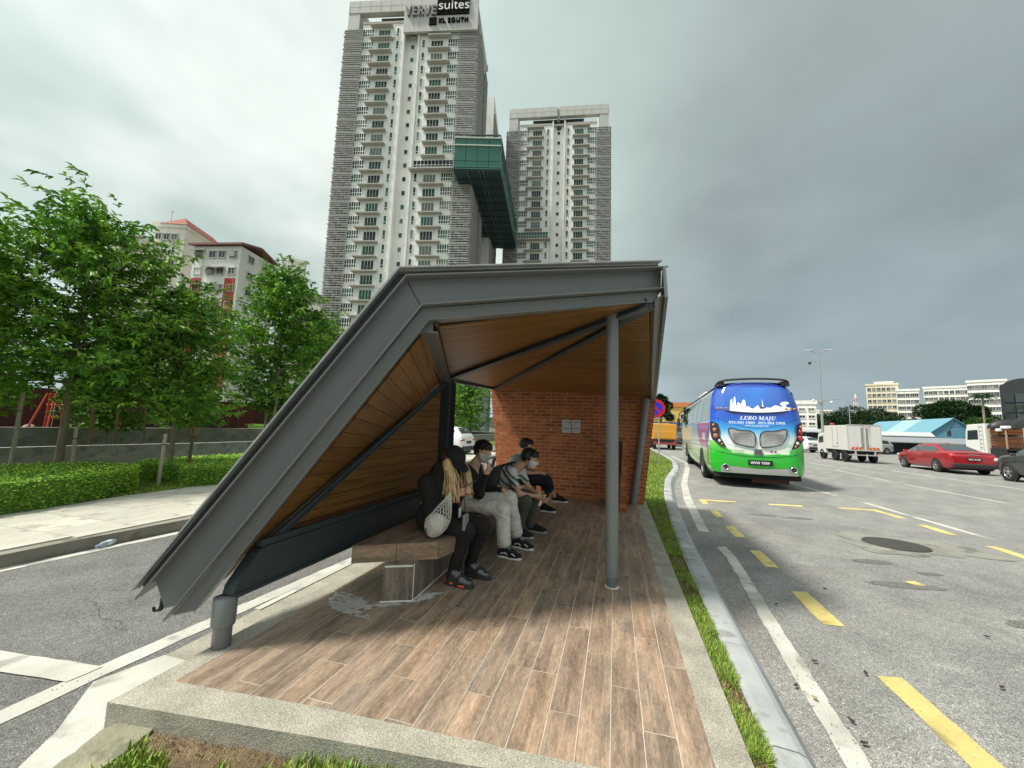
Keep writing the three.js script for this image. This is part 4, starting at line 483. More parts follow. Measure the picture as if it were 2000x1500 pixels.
{
  const A = treeGeo(6.3, 1.6, 0.31, 1350, 0.155, 11), B = treeGeo(6.0, 1.42, 0.28, 1250, 0.155, 222), C = treeGeo(8.7, 2.0, 0.2, 1350, 0.22, 3003), g = 'trees behind the left hedge';
  plantTree(A, 'big leafy tree nearest the left edge, behind the near hedge', -10.9, -0.04, -5.3, 1.0, 0.4, g);
  plantTree(B, 'leafy tree cut off by the left edge of the photo', -11.6, -0.04, -3.2, 0.95, 2.2, g);
  plantTree(B, 'tree between the two hedges, in front of the striped flats', -10.0, -0.04, -6.75, 0.82, 1.2, g);
  plantTree(C, 'tall slim tree right of the striped flats', -14.6, -0.04, -13.7, 1.04, 0.2, g);
  plantTree(C, 'tree just left of the shelter frame knee', -17.2, -0.04, -19.6, 0.93, 2.9, g);
  plantTree(C, 'rear tree seen between the two nearest trees', -16.2, -0.04, -8.9, 0.56, 1.8, g);
  plantTree(C, 'dark rear tree at the far left behind the grey wall', -16.6, -0.04, -6.0, 0.7, 4.1, g);
  plantTree(A, 'rear tree low between middle tree and slim tree', -15.8, -0.04, -11.2, 0.6, 3.4, g);
  plantTree(C, 'rear tree filling the gap behind the middle tree', -18.9, -0.04, -13, 0.5, 5.1, g);
  plantTree(A, 'light green tree seen through the gap beside the brick wall', -8.4, -0.1, -21.5, 0.75, 1.1, 'trees beyond the shelter'); plantTree(B, 'darker tree seen through the gap behind the bench', -10.6, -0.1, -24, 0.85, 0.3, 'trees beyond the shelter'); plantTree(B, 'tree beyond the gap, touching the brick wall edge', -6.3, -0.1, -22.5, 0.62, 2.0, 'trees beyond the shelter');
  /* timber stakes tied to the young trees */
  const stakeM = mat([0.68, 0.62, 0.5], 0.9, { map: concTex }), brown = mat([0.3, 0.2, 0.1], 0.9, { map: concTex });
  const st = (label, x, z, h, dx, dz, m = stakeM, r = 0.035) => { const o = thing('tree_stake', label, 'stake', [x, -0.05, z], 0, 'timber stakes by the trees'); add('pole', bar(V(0, 0, 0), V(dx, h, dz), r, r * 0.9, 9), m, o); add('tie', new THREE.TorusGeometry(r * 1.25, 0.008, 5, 14).rotateX(Math.PI / 2).translate(dx * 0.8, h * 0.8, dz * 0.8), M.black, o); };
  st('tall pale stake leaning right at the left edge', -11.35, -4.85, 1.85, 0.12, 0.05); st('short pale stake right of the nearest trunk', -10.55, -5.35, 1.2, 0.03, 0.05); st('pale stake on the grass between the hedges', -9.06, -5.95, 1.1, 0.02, 0); st('brown stake right of the middle trunk', -9.7, -6.95, 1.25, 0.1, 0.05, brown); st('leaning brown stake by the slim tree', -14.1, -13.2, 2.6, 0.35, 0.1, stakeM, 0.05); st('pale stake left of the slim tree', -15.2, -13.9, 2.2, 0.1, 0, stakeM, 0.045); st('dark brown stake behind the nearest tree', -13.6, -7.2, 1.9, 0.05, 0.1, brown);
  for (const [i, x, z, h, d] of [[0, -14.2, -5.6, 2.2, 0.25], [1, -15.0, -9.3, 2.4, -0.1], [2, -14.5, -8.2, 2.1, 0.15], [3, -13.9, -9.9, 1.9, -0.2]]) st(['slanting thin stake in the shade at the far left', 'thin stake behind the middle of the grey wall', 'thin stake left of the red framework', 'thin leaning stake right of the red framework'][i], x, z, h, d, 0.1, brown, 0.03);
  /* clipped hedges: dark core of twigs, thousands of small leaves */
  const coreM = mat([0.09, 0.2, 0.03], 0.95);
  const hedge = (label, pts, h, n, bright) => { const o = thing('hedge', label, 'hedge', [0, -0.04, 0], 0, 'clipped hedges along the left footpath'), cx = pts.reduce((a, p) => a + p[0], 0) / pts.length, cz = pts.reduce((a, p) => a + p[1], 0) / pts.length;
    add('core', slab(pts.map(([x, z]) => [mix(x, cx, 0.03), mix(z, cz, 0.03)]), 0.0, h * 0.93), coreM, o); const L = new Leaves(), seg = pts.map((p, i) => [p, pts[(i + 1) % pts.length]]), len = seg.map(([a, b]) => Math.hypot(b[0] - a[0], b[1] - a[1])), per = len.reduce((a, b) => a + b), bb = [Math.min(...pts.map((p) => p[0])), Math.max(...pts.map((p) => p[0])), Math.min(...pts.map((p) => p[1])), Math.max(...pts.map((p) => p[1]))];
    const inside = (x, z) => { let r = false; for (const [a, b] of seg) if ((a[1] > z) !== (b[1] > z) && x < (b[0] - a[0]) * (z - a[1]) / (b[1] - a[1]) + a[0]) r = !r; return r; };
    for (let i = 0; i < n; i++) { let x, y, z, d; if (i % 5 < 3) { do { x = rr(bb[0], bb[1]); z = rr(bb[2], bb[3]); } while (!inside(x, z)); y = h * (0.95 + 0.12 * (fw(x * 3, z * 3, 3, 5) - 0.5)) + rr(-0.03, 0.03); d = V(rr(-1, 1), rr(-0.15, 0.4), rr(-1, 1)).normalize(); } else { let s = rnd() * per, k = 0; while (s > len[k]) { s -= len[k]; k++; } const [a, b] = seg[k], t = s / len[k]; x = mix(a[0], b[0], t); z = mix(a[1], b[1], t); y = rr(0.02, h); const nx = (b[1] - a[1]) / len[k], nz = -(b[0] - a[0]) / len[k], sg = inside(x + nx * 0.05, z + nz * 0.05) ? -1 : 1, bul = rr(-0.06, 0.03) + 0.05 * (fw((x + z) * 3, y * 4, 2, 6) - 0.5); x += nx * sg * bul; z += nz * sg * bul; d = V(nx * sg + rr(-1, 1), rr(-0.2, 0.9), nz * sg + rr(-1, 1)).normalize(); } const young = rnd() < bright; L.leaf(x, y, z, d, rr(0.035, 0.065), rr(0.025, 0.035), tint(young ? [0.36, 0.52, 0.06] : pick(greens), rr(0.9, 1.6))); }
    add('foliage', L.geo(), leafM, o); };
  hedge('low clipped hedge at the left edge beside the footpath', [[-8.25, 2], [-8.22, -3.5], [-8.35, -4.4], [-8.75, -5.35], [-9.4, -5.75], [-10.6, -5.5], [-11.2, -4], [-11.2, 2]], 0.47, 42000, 0.6);
  hedge('clipped hedge further along, left of the shelter frame', [[-9.05, -6.35], [-8.55, -6.1], [-8.3, -6.6], [-8.35, -14], [-10.8, -14], [-10.9, -6.8], [-10.2, -6.2]], 0.42, 32000, 0.55);
  hedge('far hedge on top of the rear grey wall', [[-17.6, -16], [-17.5, -30], [-18.8, -30], [-18.8, -16]], 1.2, 7000, 0.35);
  /* grey planter walls behind the hedges */
  const gw = mat([0.5, 0.505, 0.5], 0.9, { map: concTex, bumpMap: noiseBump, bumpScale: 0.003 });
  tag(add('garden_wall', boxUV(slab([[-13.0, 4], [-12.9, -6.5], [-12.5, -9], [-12.4, -40], [-12.6, -40], [-12.7, -9], [-13.1, -6.5], [-13.2, 4]], -0.05, 0.62))), 'long low grey wall behind the hedges', 'wall').material = gw;
  tag(add('garden_wall', boxUV(slab([[-17.4, 4], [-17.2, -40], [-17.5, -40], [-17.7, 4]], -0.05, 0.95))), 'second grey wall standing behind the tree trunks', 'wall').material = gw;
  /* building site under the trees: dark red hoarding, rubble, red frames, white pole */
  const hoard = thing('hoarding', 'dark red site hoarding behind the trees', 'hoarding', [-26, -0.05, -6], Math.PI / 2); for (let i = 0; i < 34; i++) add('panel', box(1.16, 2.6 + (i % 3) * 0.02, 0.04, -18 + i * 1.18, 1.3, (i % 2) * 0.02), mat([0.055 + 0.014 * (i % 3), 0.016, 0.015], 0.9), hoard);
  const rub = new Leaves(); const rg = []; SEED = 909; for (let i = 0; i < 260; i++) { const g = new THREE.DodecahedronGeometry(rr(0.08, 0.28), 0); g.scale(1, rr(0.4, 0.8), rr(0.6, 1.3)); g.rotateY(rnd() * 6); g.translate(rr(-24.5, -19), rr(0.4, 0.75), rr(-22, 2)); rg.push(g); } const ro = add('rubble', merge(rg), mat([0.45, 0.42, 0.38], 0.95, { map: concTex })); tag(ro, 'heap of pale rubble behind the second wall', 'rubble', undefined, 'stuff');
  for (const [i, z, c] of [[0, -9.2, [0.5, 0.07, 0.03]], [1, -10.9, [0.5, 0.08, 0.04]]]) { const o = thing('site_trestle', ['red leaning trestle frame on the building site', 'second red trestle, partly hidden by leaves'][i], 'trestle', [-19.4, 0.4, z], 0.4, 'red trestles on the site'); for (const s of [-1, 1]) { add('leg', bar(V(s * 0.35, 0, 0), V(s * 0.12, 1.7, 0.2), 0.03), mat(c, 0.7), o); add('leg', bar(V(s * 0.35, 0, 0.7), V(s * 0.12, 1.7, 0.3), 0.03), mat(c, 0.7), o); } for (const y of [0.4, 0.85, 1.3]) add('rung', bar(V(-0.3, y, 0.06 * y), V(0.3, y, 0.06 * y), 0.03), mat(c, 0.7), o); }
  tag(add('site_post', bar(V(-17.9, 0.4, -6.1), V(-17.9, 3.2, -6.1), 0.07), mat([0.72, 0.72, 0.7], 0.8, { map: concTex })), 'white round post at the far left edge', 'post');
}
/* right skyline trees and hills */
{
  const mass = (name, label, x, z, rx, h, n, len, cols, seed, category = 'tree') => { SEED = seed; const o = thing(name, label, category, [x, -0.2, z]), L = new Leaves(), lob = []; for (let i = 0; i < 26; i++) { const a = rnd() * 6.283, r = Math.sqrt(rnd()) * 0.78; lob.push([Math.cos(a) * r * rx, h * (0.45 + 0.42 * (1 - r * r)) * rr(0.8, 1.08), Math.sin(a) * r * rx * 0.7, rx * rr(0.16, 0.3)]); } for (let i = 0; i < n; i++) { const [a, b, c, r] = pick(lob), u = V(rr(-1, 1), rr(-0.7, 1), rr(-1, 1)).normalize(), k = r * rr(0.75, 1.06); L.leaf(a + u.x * k, b + u.y * k * 0.75, c + u.z * k, V(u.x + rr(-0.7, 0.7), u.y + rr(-0.6, 0.4), u.z + rr(-0.7, 0.7)).normalize(), len * rr(0.6, 1.3), len * 0.5, tint(pick(cols), rr(0.7, 1.25))); } const limb = [bar(V(0, 0, 0), V(0, h * 0.45, 0), rx * 0.05, rx * 0.03, 8)]; for (const [a, b, c] of lob.slice(0, 12)) limb.push(bar(V(0, h * 0.35, 0), V(a, b, c), rx * 0.02, rx * 0.008, 5)); add('trunk', merge(limb), barkM, o); add('crown', L.geo(), leafM, o); };
  const dk = [[0.025, 0.07, 0.016], [0.04, 0.1, 0.02], [0.018, 0.05, 0.014]], md = [[0.05, 0.12, 0.025], [0.08, 0.16, 0.03], [0.035, 0.09, 0.02]], bl = dk;
  mass('rain_tree', 'broad dome-shaped dark green tree behind the warehouse', 78, -116, 8.6, 11.5, 16000, 0.55, dk, 71); mass('rain_tree', 'lower light green tree in front of the dome tree', 76.5, -108, 7, 6.2, 9000, 0.5, md, 72); mass('bushy_tree', 'low dark bushes under the leftmost apartment block', 69.5, -122, 5.5, 7.6, 7000, 0.5, dk, 73); mass('bushy_tree', 'dark tree right of the dome tree near the lorry', 85, -105, 6, 8, 7000, 0.5, dk, 74);
  mass('roadside_tree', 'green tree behind the no-parking sign', 6.4, -60, 2.1, 7.4, 7000, 0.4, dk, 75);
  for (const [i, x, z, r, h] of [[0, 60, -150, 8, 9.2], [1, 70, -158, 9, 9.6], [2, 50, -150, 8, 7.6], [3, 82, -165, 10, 12.5], [4, 93, -172, 9, 12]]) mass('distant_tree', ['far green tree right of the lamp post', 'far green tree left of the lattice mast', 'far green tree between office and lamp post', 'far green tree under the lattice mast', 'far green tree touching the leftmost apartment block'][i], x, z, r, h, 5000, 0.75, bl, 80 + i);
  for (const [i, x, z, h, s] of [[0, 37.5, -46.8, 4.9, 401], [1, 34.2, -47.5, 6.0, 402]]) { SEED = s; const o = thing('palm', ['small palm at the right edge behind the lorry', 'taller palm behind the lorry, left of the dark building'][i], 'palm', [x, -0.2, z], 0, 'palms behind the lorry'); add('trunk', bar(V(0, 0, 0), V(0.1, h, 0), 0.11, 0.08, 8), barkM, o); const L = new Leaves(); for (let f = 0; f < 16; f++) { const a = f * 2.4, up = rr(0.1, 1.1); for (let k = 0; k < 26; k++) { const t = k / 26, R = t * 1.5, x0 = 0.1 + Math.cos(a) * R, y0 = h + up * t * 1.3 - t * t * 1.5, z0 = Math.sin(a) * R; for (const q of [-1, 1]) L.leaf(x0, y0, z0, V(Math.cos(a) * 0.5 - Math.sin(a) * q, -0.45, Math.sin(a) * 0.5 + Math.cos(a) * q).normalize(), 0.42 * (1.1 - t), 0.05, tint(pick(dk), rr(0.8, 1.5))); } } add('fronds', L.geo(), leafM, o); }
  const hill = new THREE.SphereGeometry(1, 40, 14, 0, Math.PI * 2, 0, Math.PI / 2); for (const [x, z, r, h] of [[150, -560, 220, 26], [-60, -700, 260, 30], [330, -520, 220, 30]]) { const g = hill.clone().scale(r, h, r * 0.5).translate(x, -4, z), p = g.attributes.position; for (let i = 0; i < p.count; i++) p.setY(i, p.getY(i) + 5 * (fw(p.getX(i) * 0.03, p.getZ(i) * 0.03, 4, 66) - 0.5)); g.computeVertexNormals(); setting('hill', g, mat([0.06, 0.085, 0.065], 0.95, { map: concTex })); }
}
/* grass blades on the verge and the soil patch */
{
  SEED = 5150; const blade = raw([-0.5, 0, 0, 0.5, 0, 0, 0.32, 0.55, 0.12, -0.5, 0, 0, 0.32, 0.55, 0.12, -0.28, 0.55, 0.12, -0.28, 0.55, 0.12, 0.32, 0.55, 0.12, 0.05, 1, 0.42]);
  const field = (name, label, n, at, hgt, wid, pal) => { const im = new THREE.InstancedMesh(blade, mat([1, 1, 1], 0.75, { side: THREE.DoubleSide }), n), m = new THREE.Matrix4(), q = new THREE.Quaternion(), e = new THREE.Euler(), c = new THREE.Color(); for (let i = 0; i < n; i++) { const p = at(); e.set(rr(-0.5, 0.75), rnd() * 6.283, rr(-0.4, 0.4)); q.setFromEuler(e); const h = hgt * rr(0.55, 1.35) * (p[3] ?? 1), w = wid * rr(0.7, 1.3) * (p[4] ?? 1); m.compose(V(p[0], p[1], p[2]), q, V(w, h, h)); im.setMatrixAt(i, m); const k = pick(pal), t = rr(0.75, 1.3); c.setRGB(k[0] * t, k[1] * t, k[2] * t); im.setColorAt(i, c); } im.name = numbered(name); im.castShadow = im.receiveShadow = true; scene.add(im); tag(im, label, 'grass', undefined, 'stuff'); };
  const kx = (z) => { for (let i = 0; i < kin.length - 1; i++) if (z <= kin[i][1] && z >= kin[i + 1][1]) return mix(kin[i][0], kin[i + 1][0], (z - kin[i][1]) / (kin[i + 1][1] - kin[i][1])); return 0.66; };
  const lush = [[0.21, 0.33, 0.035], [0.17, 0.29, 0.03], [0.28, 0.38, 0.06], [0.13, 0.23, 0.024], [0.34, 0.38, 0.1]], dry = [[0.36, 0.27, 0.14], [0.3, 0.2, 0.11], [0.42, 0.34, 0.19], [0.25, 0.16, 0.09]];
  field('verge_grass', 'lush green grass strip along the kerb', 20000, () => { let z, x; do { z = -1.7 - Math.pow(rnd(), 1.5) * 7; x = rr(0.58, kx(z) - 0.005); } while (fw(x * 9, z * 5, 3, 12) < (z > -2.7 ? 0.52 : 0.42)); return [x, -0.058, z, z > -3.6 ? 1 : 0.75, 1]; }, 0.055, 0.007, lush);
  field('verge_grass', 'sunlit grass beyond the brick wall', 26000, () => { const z = -8.5 - Math.pow(rnd(), 1.4) * 16; return [rr(0.35, kx(z) - 0.02), -0.058, z, 1, 1.8]; }, 0.055, 0.01, lush);
  field('dry_grass', 'dead brown grass and straw at the verge end', 4200, () => { const z = rnd() < 0.5 ? rr(-2.8, -1.6) : rr(-8, -2.8); return [rr(0.58, kx(z) - 0.01), -0.056, z, 0.7, 0.8]; }, 0.045, 0.006, dry);
  field('soil_grass', 'patchy green grass tufts on the soil in front', 6500, () => { let x, z; do { x = rr(-2.1, 0.5); z = rr(-1.74, -0.9); } while (fw(x * 5.2 + 3, z * 5.2, 3, 52) < 0.47 || z > -1.2 && rnd() < 0.5 || z < -1.52 - 0.13 * (x + 2.4) * 0.9); return [x, -0.105, z, 1, 1]; }, 0.06, 0.013, lush);
  field('straw', 'dry straw and dead grass on the soil in front', 16000, () => { const x = rr(-2.12, 0.5); return [x, -0.105, rr(-1.55 - 0.1 * (x + 2.2), -0.9), 0.4, 0.8]; }, 0.05, 0.006, dry);
  field('lawn_grass', 'short grass between the two hedges', 9000, () => [rr(-10.2, -8.45), -0.045, rr(-6.6, -4.9), 1, 1.5], 0.06, 0.012, lush);
}
/* ---------- vehicles ---------- */
const paint = (c, o = {}) => mat(c, 0.38, { physical: true, clearcoat: 0.9, clearcoatRoughness: 0.06, ...o });
const lensR = mat([0.42, 0.012, 0.012], 0.15, { physical: true, clearcoat: 1 }), lensO = mat([0.6, 0.22, 0.06], 0.2, { physical: true, clearcoat: 1 }), lensP = mat([0.5, 0.16, 0.09], 0.2, { physical: true, clearcoat: 1 }), lensW = mat([0.7, 0.7, 0.68], 0.12, { physical: true, clearcoat: 1 }), trimB = mat([0.025, 0.025, 0.027], 0.55), under = mat([0.015, 0.015, 0.016], 0.9);
function wheelGeo(r, w) { return [lathe([[r * 0.62, -w / 2], [r * 0.9, -w / 2], [r * 0.985, -w * 0.36], [r, -w * 0.2], [r, w * 0.2], [r * 0.985, w * 0.36], [r * 0.9, w / 2], [r * 0.62, w / 2]], 32).rotateZ(Math.PI / 2), (() => { const g = [new THREE.TorusGeometry(r * 0.6, r * 0.05, 8, 28).rotateY(Math.PI / 2).translate(-w * 0.42, 0, 0), new THREE.CylinderGeometry(r * 0.13, r * 0.16, 0.05, 12).rotateZ(Math.PI / 2).translate(-w * 0.4, 0, 0)]; for (let i = 0; i < 5; i++) for (const s of [-1, 1]) g.push(box(0.03, r * 0.56, r * 0.075, 0, r * 0.32, s * r * 0.06).rotateX(i * 1.2566).translate(-w * 0.4, 0, 0)); return merge(g); })(), new THREE.CylinderGeometry(r * 0.62, r * 0.62, w * 0.5, 24).rotateZ(Math.PI / 2)]; }
function addWheel(parent, geos, x, y, z, rim = M.alu) { const s = x < 0 ? 1 : -1, w = new THREE.Group(); w.name = 'wheel'; parent.add(w); w.position.set(x, y, z); if (s < 0) w.rotation.y = Math.PI; add('tyre', geos[0], M.rubber, w); add('rim', geos[1], rim, w); add('hub', geos[2], under, w); return w; }
/* body shell from cross sections [z, bottom, shoulder, half width, top, half width of top] */
function section(st, z) { let i = 0; while (i < st.length - 2 && z < st[i + 1][0]) i++; const a = st[i], b = st[i + 1], t = Math.min(1, Math.max(0, (a[0] - z) / (a[0] - b[0]))); return a.map((v, k) => mix(v, b[k], t)); }
function ring([z, yb, ys, hw, yt, ht]) { const h = [[hw * 0.88, yb], [hw * 0.97, yb + 0.07], [hw, mix(yb, ys, 0.4)], [hw, mix(yb, ys, 0.72)], [hw * 0.985, ys - 0.02], [hw * 0.95, ys + 0.02], [mix(hw * 0.95, ht, 0.94), mix(ys + 0.02, yt, 0.88)], [ht * 0.9, yt], [ht * 0.5, yt + 0.018], [0, yt + 0.025]]; return [...h.map(([x, y]) => V(x, y, z)), ...h.slice(0, -1).reverse().map(([x, y]) => V(-x, y, z))]; }
function shell(st) { const zs = []; for (let i = 0; i < st.length - 1; i++) for (let k = 0; k < 3; k++) zs.push(mix(st[i][0], st[i + 1][0], k / 3)); zs.push(st[st.length - 1][0]); const R = zs.map((z) => ring(section(st, z))), n = R[0].length, pos = [], idx = []; R.forEach((r) => r.forEach((p) => pos.push(p.x, p.y, p.z))); for (let i = 0; i < R.length - 1; i++) for (let j = 0; j < n; j++) { const k = (j + 1) % n, a = i * n + j, b = i * n + k, c = a + n, d = b + n; idx.push(a, b, d, a, d, c); } for (const [o, f] of [[0, 1], [(R.length - 1) * n, 0]]) for (let j = 1; j < n - 1; j++) idx.push(o, f ? o + j + 1 : o + j, f ? o + j : o + j + 1); const g = new THREE.BufferGeometry(); g.setAttribute('position', new THREE.BufferAttribute(new Float32Array(pos), 3)); g.setIndex(idx); g.computeVertexNormals(); g.setAttribute('uv', new THREE.BufferAttribute(new Float32Array(pos.length / 3 * 2), 2)); return g; }
function patch(nu, nv, f) { const pos = [], idx = []; for (let j = 0; j <= nv; j++) for (let i = 0; i <= nu; i++) { const p = f(i / nu, j / nv); pos.push(p.x, p.y, p.z); } for (let j = 0; j < nv; j++) for (let i = 0; i < nu; i++) { const a = j * (nu + 1) + i, b = a + 1, c = a + nu + 1, d = c + 1; idx.push(a, b, d, a, d, c); } const g = new THREE.BufferGeometry(); g.setAttribute('position', new THREE.BufferAttribute(new Float32Array(pos), 3)); g.setIndex(idx); g.computeVertexNormals(); return g; }
const sideGlass = (st, z0, z1, s, t0 = 0.1, t1 = 0.86, e = 0.006) => patch(8, 3, (u, v) => { const [z, , ys, hw, yt, ht] = section(st, mix(z0, z1, u)), t = mix(t0, t1, v); return V(s * (mix(hw * 0.95, mix(hw * 0.95, ht, 0.94), t) + e), mix(ys + 0.02, mix(ys + 0.02, yt, 0.88), t) + 0.002, z); });
const topGlass = (st, z0, z1, k = 0.84) => patch(8, 5, (u, v) => { const [z, , , , yt, ht] = section(st, mix(z0, z1, v)), q = (u * 2 - 1) * k; return V(q * ht, yt + 0.012 + 0.022 * (1 - Math.abs(q)), z); });
function car(name, label, pos, turn, color, st, o = {}) {
  const c = thing(name, label, 'car', pos, turn, o.group), p = paint(color), L = -st[st.length - 1][0], W = o.wheel ?? 0.32, g = wheelGeo(W, 0.21), hw = Math.max(...st.map((s) => s[3]));
  const body = add('body', shell(st), p, c); add('underbody', box(hw * 1.7, 0.12, L * 0.9, 0, 0.26, -L / 2), under, c);
  for (const z of [o.rear ?? -0.95, o.front ?? -L + 0.85]) for (const s of [-1, 1]) { addWheel(c, g, s * (hw - 0.085), W, z, o.rim); const [, , ys, h2] = section(st, z), ar = new THREE.Shape(); ar.absarc(0, 0, W + 0.075, 0, Math.PI * 2); ar.holes.push(new THREE.Path().absarc(0, 0, W + 0.01, 0, Math.PI * 2)); if (!o.archPaint) add('wheel_arch', new THREE.ExtrudeGeometry(ar, { depth: 0.05, bevelEnabled: false, curveSegments: 18 }).rotateY(Math.PI / 2).translate(s * (h2 - 0.02) - 0.025, W + 0.02, z), trimB, c); else add('wheel_arch', new THREE.CylinderGeometry(W + 0.05, W + 0.05, 0.03, 24).rotateZ(Math.PI / 2).translate(s * (h2 - 0.012), W + 0.01, z), under, c); }
  const [r0, r1, w0, w1] = o.glass ?? [-0.78, -1.55, -3.0, -3.6]; add('rear_window', topGlass(st, r0, r1), o.glassM ?? M.glass, c); add('windscreen', topGlass(st, w0, w1), o.glassM ?? M.glass, c);
  const mid = mix(r1, w0, 0.45); for (const s of [-1, 1]) { add('side_window', sideGlass(st, r0 - 0.32, mid + 0.04, s), o.sideM ?? M.glass, c); add('side_window', sideGlass(st, mid - 0.04, w1 + 0.32, s), o.sideM ?? M.glass, c); add('mirror', rbox(0.16, 0.11, 0.1, 0.03, s * (hw + 0.08), section(st, w1)[2] + 0.08, w1 + 0.25), p, c); for (const z of [mid + 0.25, mid - 0.85]) add('door_handle', rbox(0.03, 0.03, 0.16, 0.01, s * (hw + 0.006), section(st, z)[2] - 0.14, z), p, c); }
  const [, yb, ys] = section(st, -0.06); for (const s of [-1, 1]) { add('tail_lamp', rbox(0.36, 0.13, 0.16, 0.04, s * (hw - 0.27), ys - 0.05, -0.075), lensR, c); add('headlamp', rbox(0.3, 0.14, 0.3, 0.05, s * (hw - 0.26), section(st, -L + 0.2)[2] - 0.02, -L + 0.14), lensW, c); }
  const plate_ = add('number_plate', box(0.5, 0.12, 0.02, 0, ys - 0.16, 0.012), M.black, c); if (o.plate) { const t = canvasTex(128, 32, (q) => { q.fillStyle = '#0b0b0b'; q.fillRect(0, 0, 128, 32); q.fillStyle = '#f2f2f2'; q.font = 'bold 26px sans-serif'; q.fillText(o.plate, 6, 26); }); add('plate_text', new THREE.PlaneGeometry(0.48, 0.11).translate(0, ys - 0.16, 0.0245), mat([1, 1, 1], 0.6, { map: t }), plate_); }
  add('bumper', rbox(hw * 1.72, 0.2, 0.14, 0.05, 0, yb + 0.1, 0.0), o.bumper ?? trimB, c); return c;
}
const sedan = [[0, 0.36, 0.82, 0.74, 0.86, 0.62], [-0.1, 0.28, 0.92, 0.84, 0.98, 0.72], [-0.35, 0.22, 0.96, 0.88, 1.06, 0.74], [-0.75, 0.2, 0.96, 0.9, 1.09, 0.72], [-1.55, 0.2, 0.95, 0.91, 1.37, 0.6], [-2.2, 0.2, 0.94, 0.91, 1.43, 0.59], [-2.95, 0.2, 0.92, 0.91, 1.34, 0.59], [-3.65, 0.2, 0.88, 0.9, 0.98, 0.72], [-4.2, 0.22, 0.8, 0.87, 0.86, 0.7], [-4.5, 0.28, 0.7, 0.8, 0.74, 0.6], [-4.62, 0.36, 0.6, 0.68, 0.63, 0.5]];
const hatch = [[0, 0.4, 0.85, 0.74, 0.95, 0.62], [-0.12, 0.3, 0.98, 0.84, 1.12, 0.68], [-0.4, 0.24, 1.0, 0.87, 1.44, 0.62], [-1.2, 0.22, 0.98, 0.88, 1.56, 0.6], [-2.3, 0.22, 0.96, 0.88, 1.54, 0.6], [-2.9, 0.22, 0.94, 0.88, 1.36, 0.6], [-3.5, 0.22, 0.92, 0.87, 1.02, 0.7], [-4.0, 0.24, 0.82, 0.84, 0.9, 0.68], [-4.25, 0.34, 0.64, 0.7, 0.68, 0.5]];
const suv = [[0, 0.45, 0.95, 0.8, 1.1, 0.66], [-0.15, 0.35, 1.08, 0.9, 1.3, 0.7], [-0.5, 0.28, 1.1, 0.93, 1.62, 0.66], [-1.4, 0.26, 1.08, 0.94, 1.72, 0.64], [-2.5, 0.26, 1.06, 0.94, 1.7, 0.64], [-3.1, 0.26, 1.04, 0.94, 1.5, 0.66], [-3.6, 0.26, 1.02, 0.93, 1.12, 0.8], [-4.3, 0.28, 0.94, 0.9, 1.02, 0.78], [-4.6, 0.4, 0.78, 0.8, 0.84, 0.64], [-4.7, 0.48, 0.68, 0.7, 0.72, 0.55]];
/* red saloon, dark SUV at the edge, and traffic farther away */
{
  const red = car('sedan', 'shiny red sedan driving away on the far lane', [16.5, RY, -23.6], -0.1, [0.3, 0.006, 0.012], sedan, { plate: 'VBC 8189', archPaint: true, rear: -0.98, front: -3.72 });
  add('boot_line', box(1.3, 0.012, 0.03, 0, 1.0, -0.08), trimB, red); add('rear_valance', rbox(1.3, 0.16, 0.06, 0.03, 0, 0.36, 0.06), under, red); add('antenna_fin', rbox(0.04, 0.05, 0.14, 0.015, 0, 1.44, -1.75), paint([0.36, 0.014, 0.02]), red); add('boot_handle', rbox(0.4, 0.03, 0.03, 0.01, 0, 0.93, 0.0), M.chrome, red);
  car('suv', 'dark grey SUV cut off by the right edge of the photo', [16.15, RY, -17.1], -0.13, [0.035, 0.038, 0.036], suv, { wheel: 0.36, rear: -1.0, front: -3.75, glass: [-0.3, -0.5, -2.75, -3.55] });
  car('parked_car', 'silver hatchback parked between box truck and red sedan', [27.0, RY, -48.8], 1.95, [0.34, 0.35, 0.35], hatch, { glass: [-0.16, -0.4, -2.4, -3.45], archPaint: true });
  car('parked_car', 'white car partly hidden between bus and box truck', [19.0, RY, -44.6], 0.5, [0.75, 0.75, 0.74], hatch, { glass: [-0.16, -0.4, -2.4, -3.45], archPaint: true });
  car('distant_car', 'dark car far down the road left of the bus', [7.4, RY, -47], 0.02, [0.04, 0.045, 0.05], hatch, { glass: [-0.16, -0.4, -2.4, -3.45], group: 'traffic far down the road' });
  car('distant_car', 'grey pickup-like car beside the yellow truck far away', [6.1, RY, -53], 0.02, [0.22, 0.23, 0.24], suv, { glass: [-0.3, -0.5, -2.75, -3.55], group: 'traffic far down the road' });
  for (const [i, x, z, t] of [[0, -7.6, -15.4, 1.25], [1, -6.2, -16.6, 1.4], [2, -5.2, -18.6, 1.5]]) car('parked_car', ['white parked car nearest the back post', 'white parked car behind the person holding up a phone', 'white parked car touching the brick wall edge'][i], [x - 2, RY, z], t, [0.8, 0.8, 0.8], i === 1 ? sedan : hatch, { group: 'white cars parked behind the shelter', archPaint: true, glass: i === 1 ? undefined : [-0.16, -0.4, -2.4, -3.45] });
}
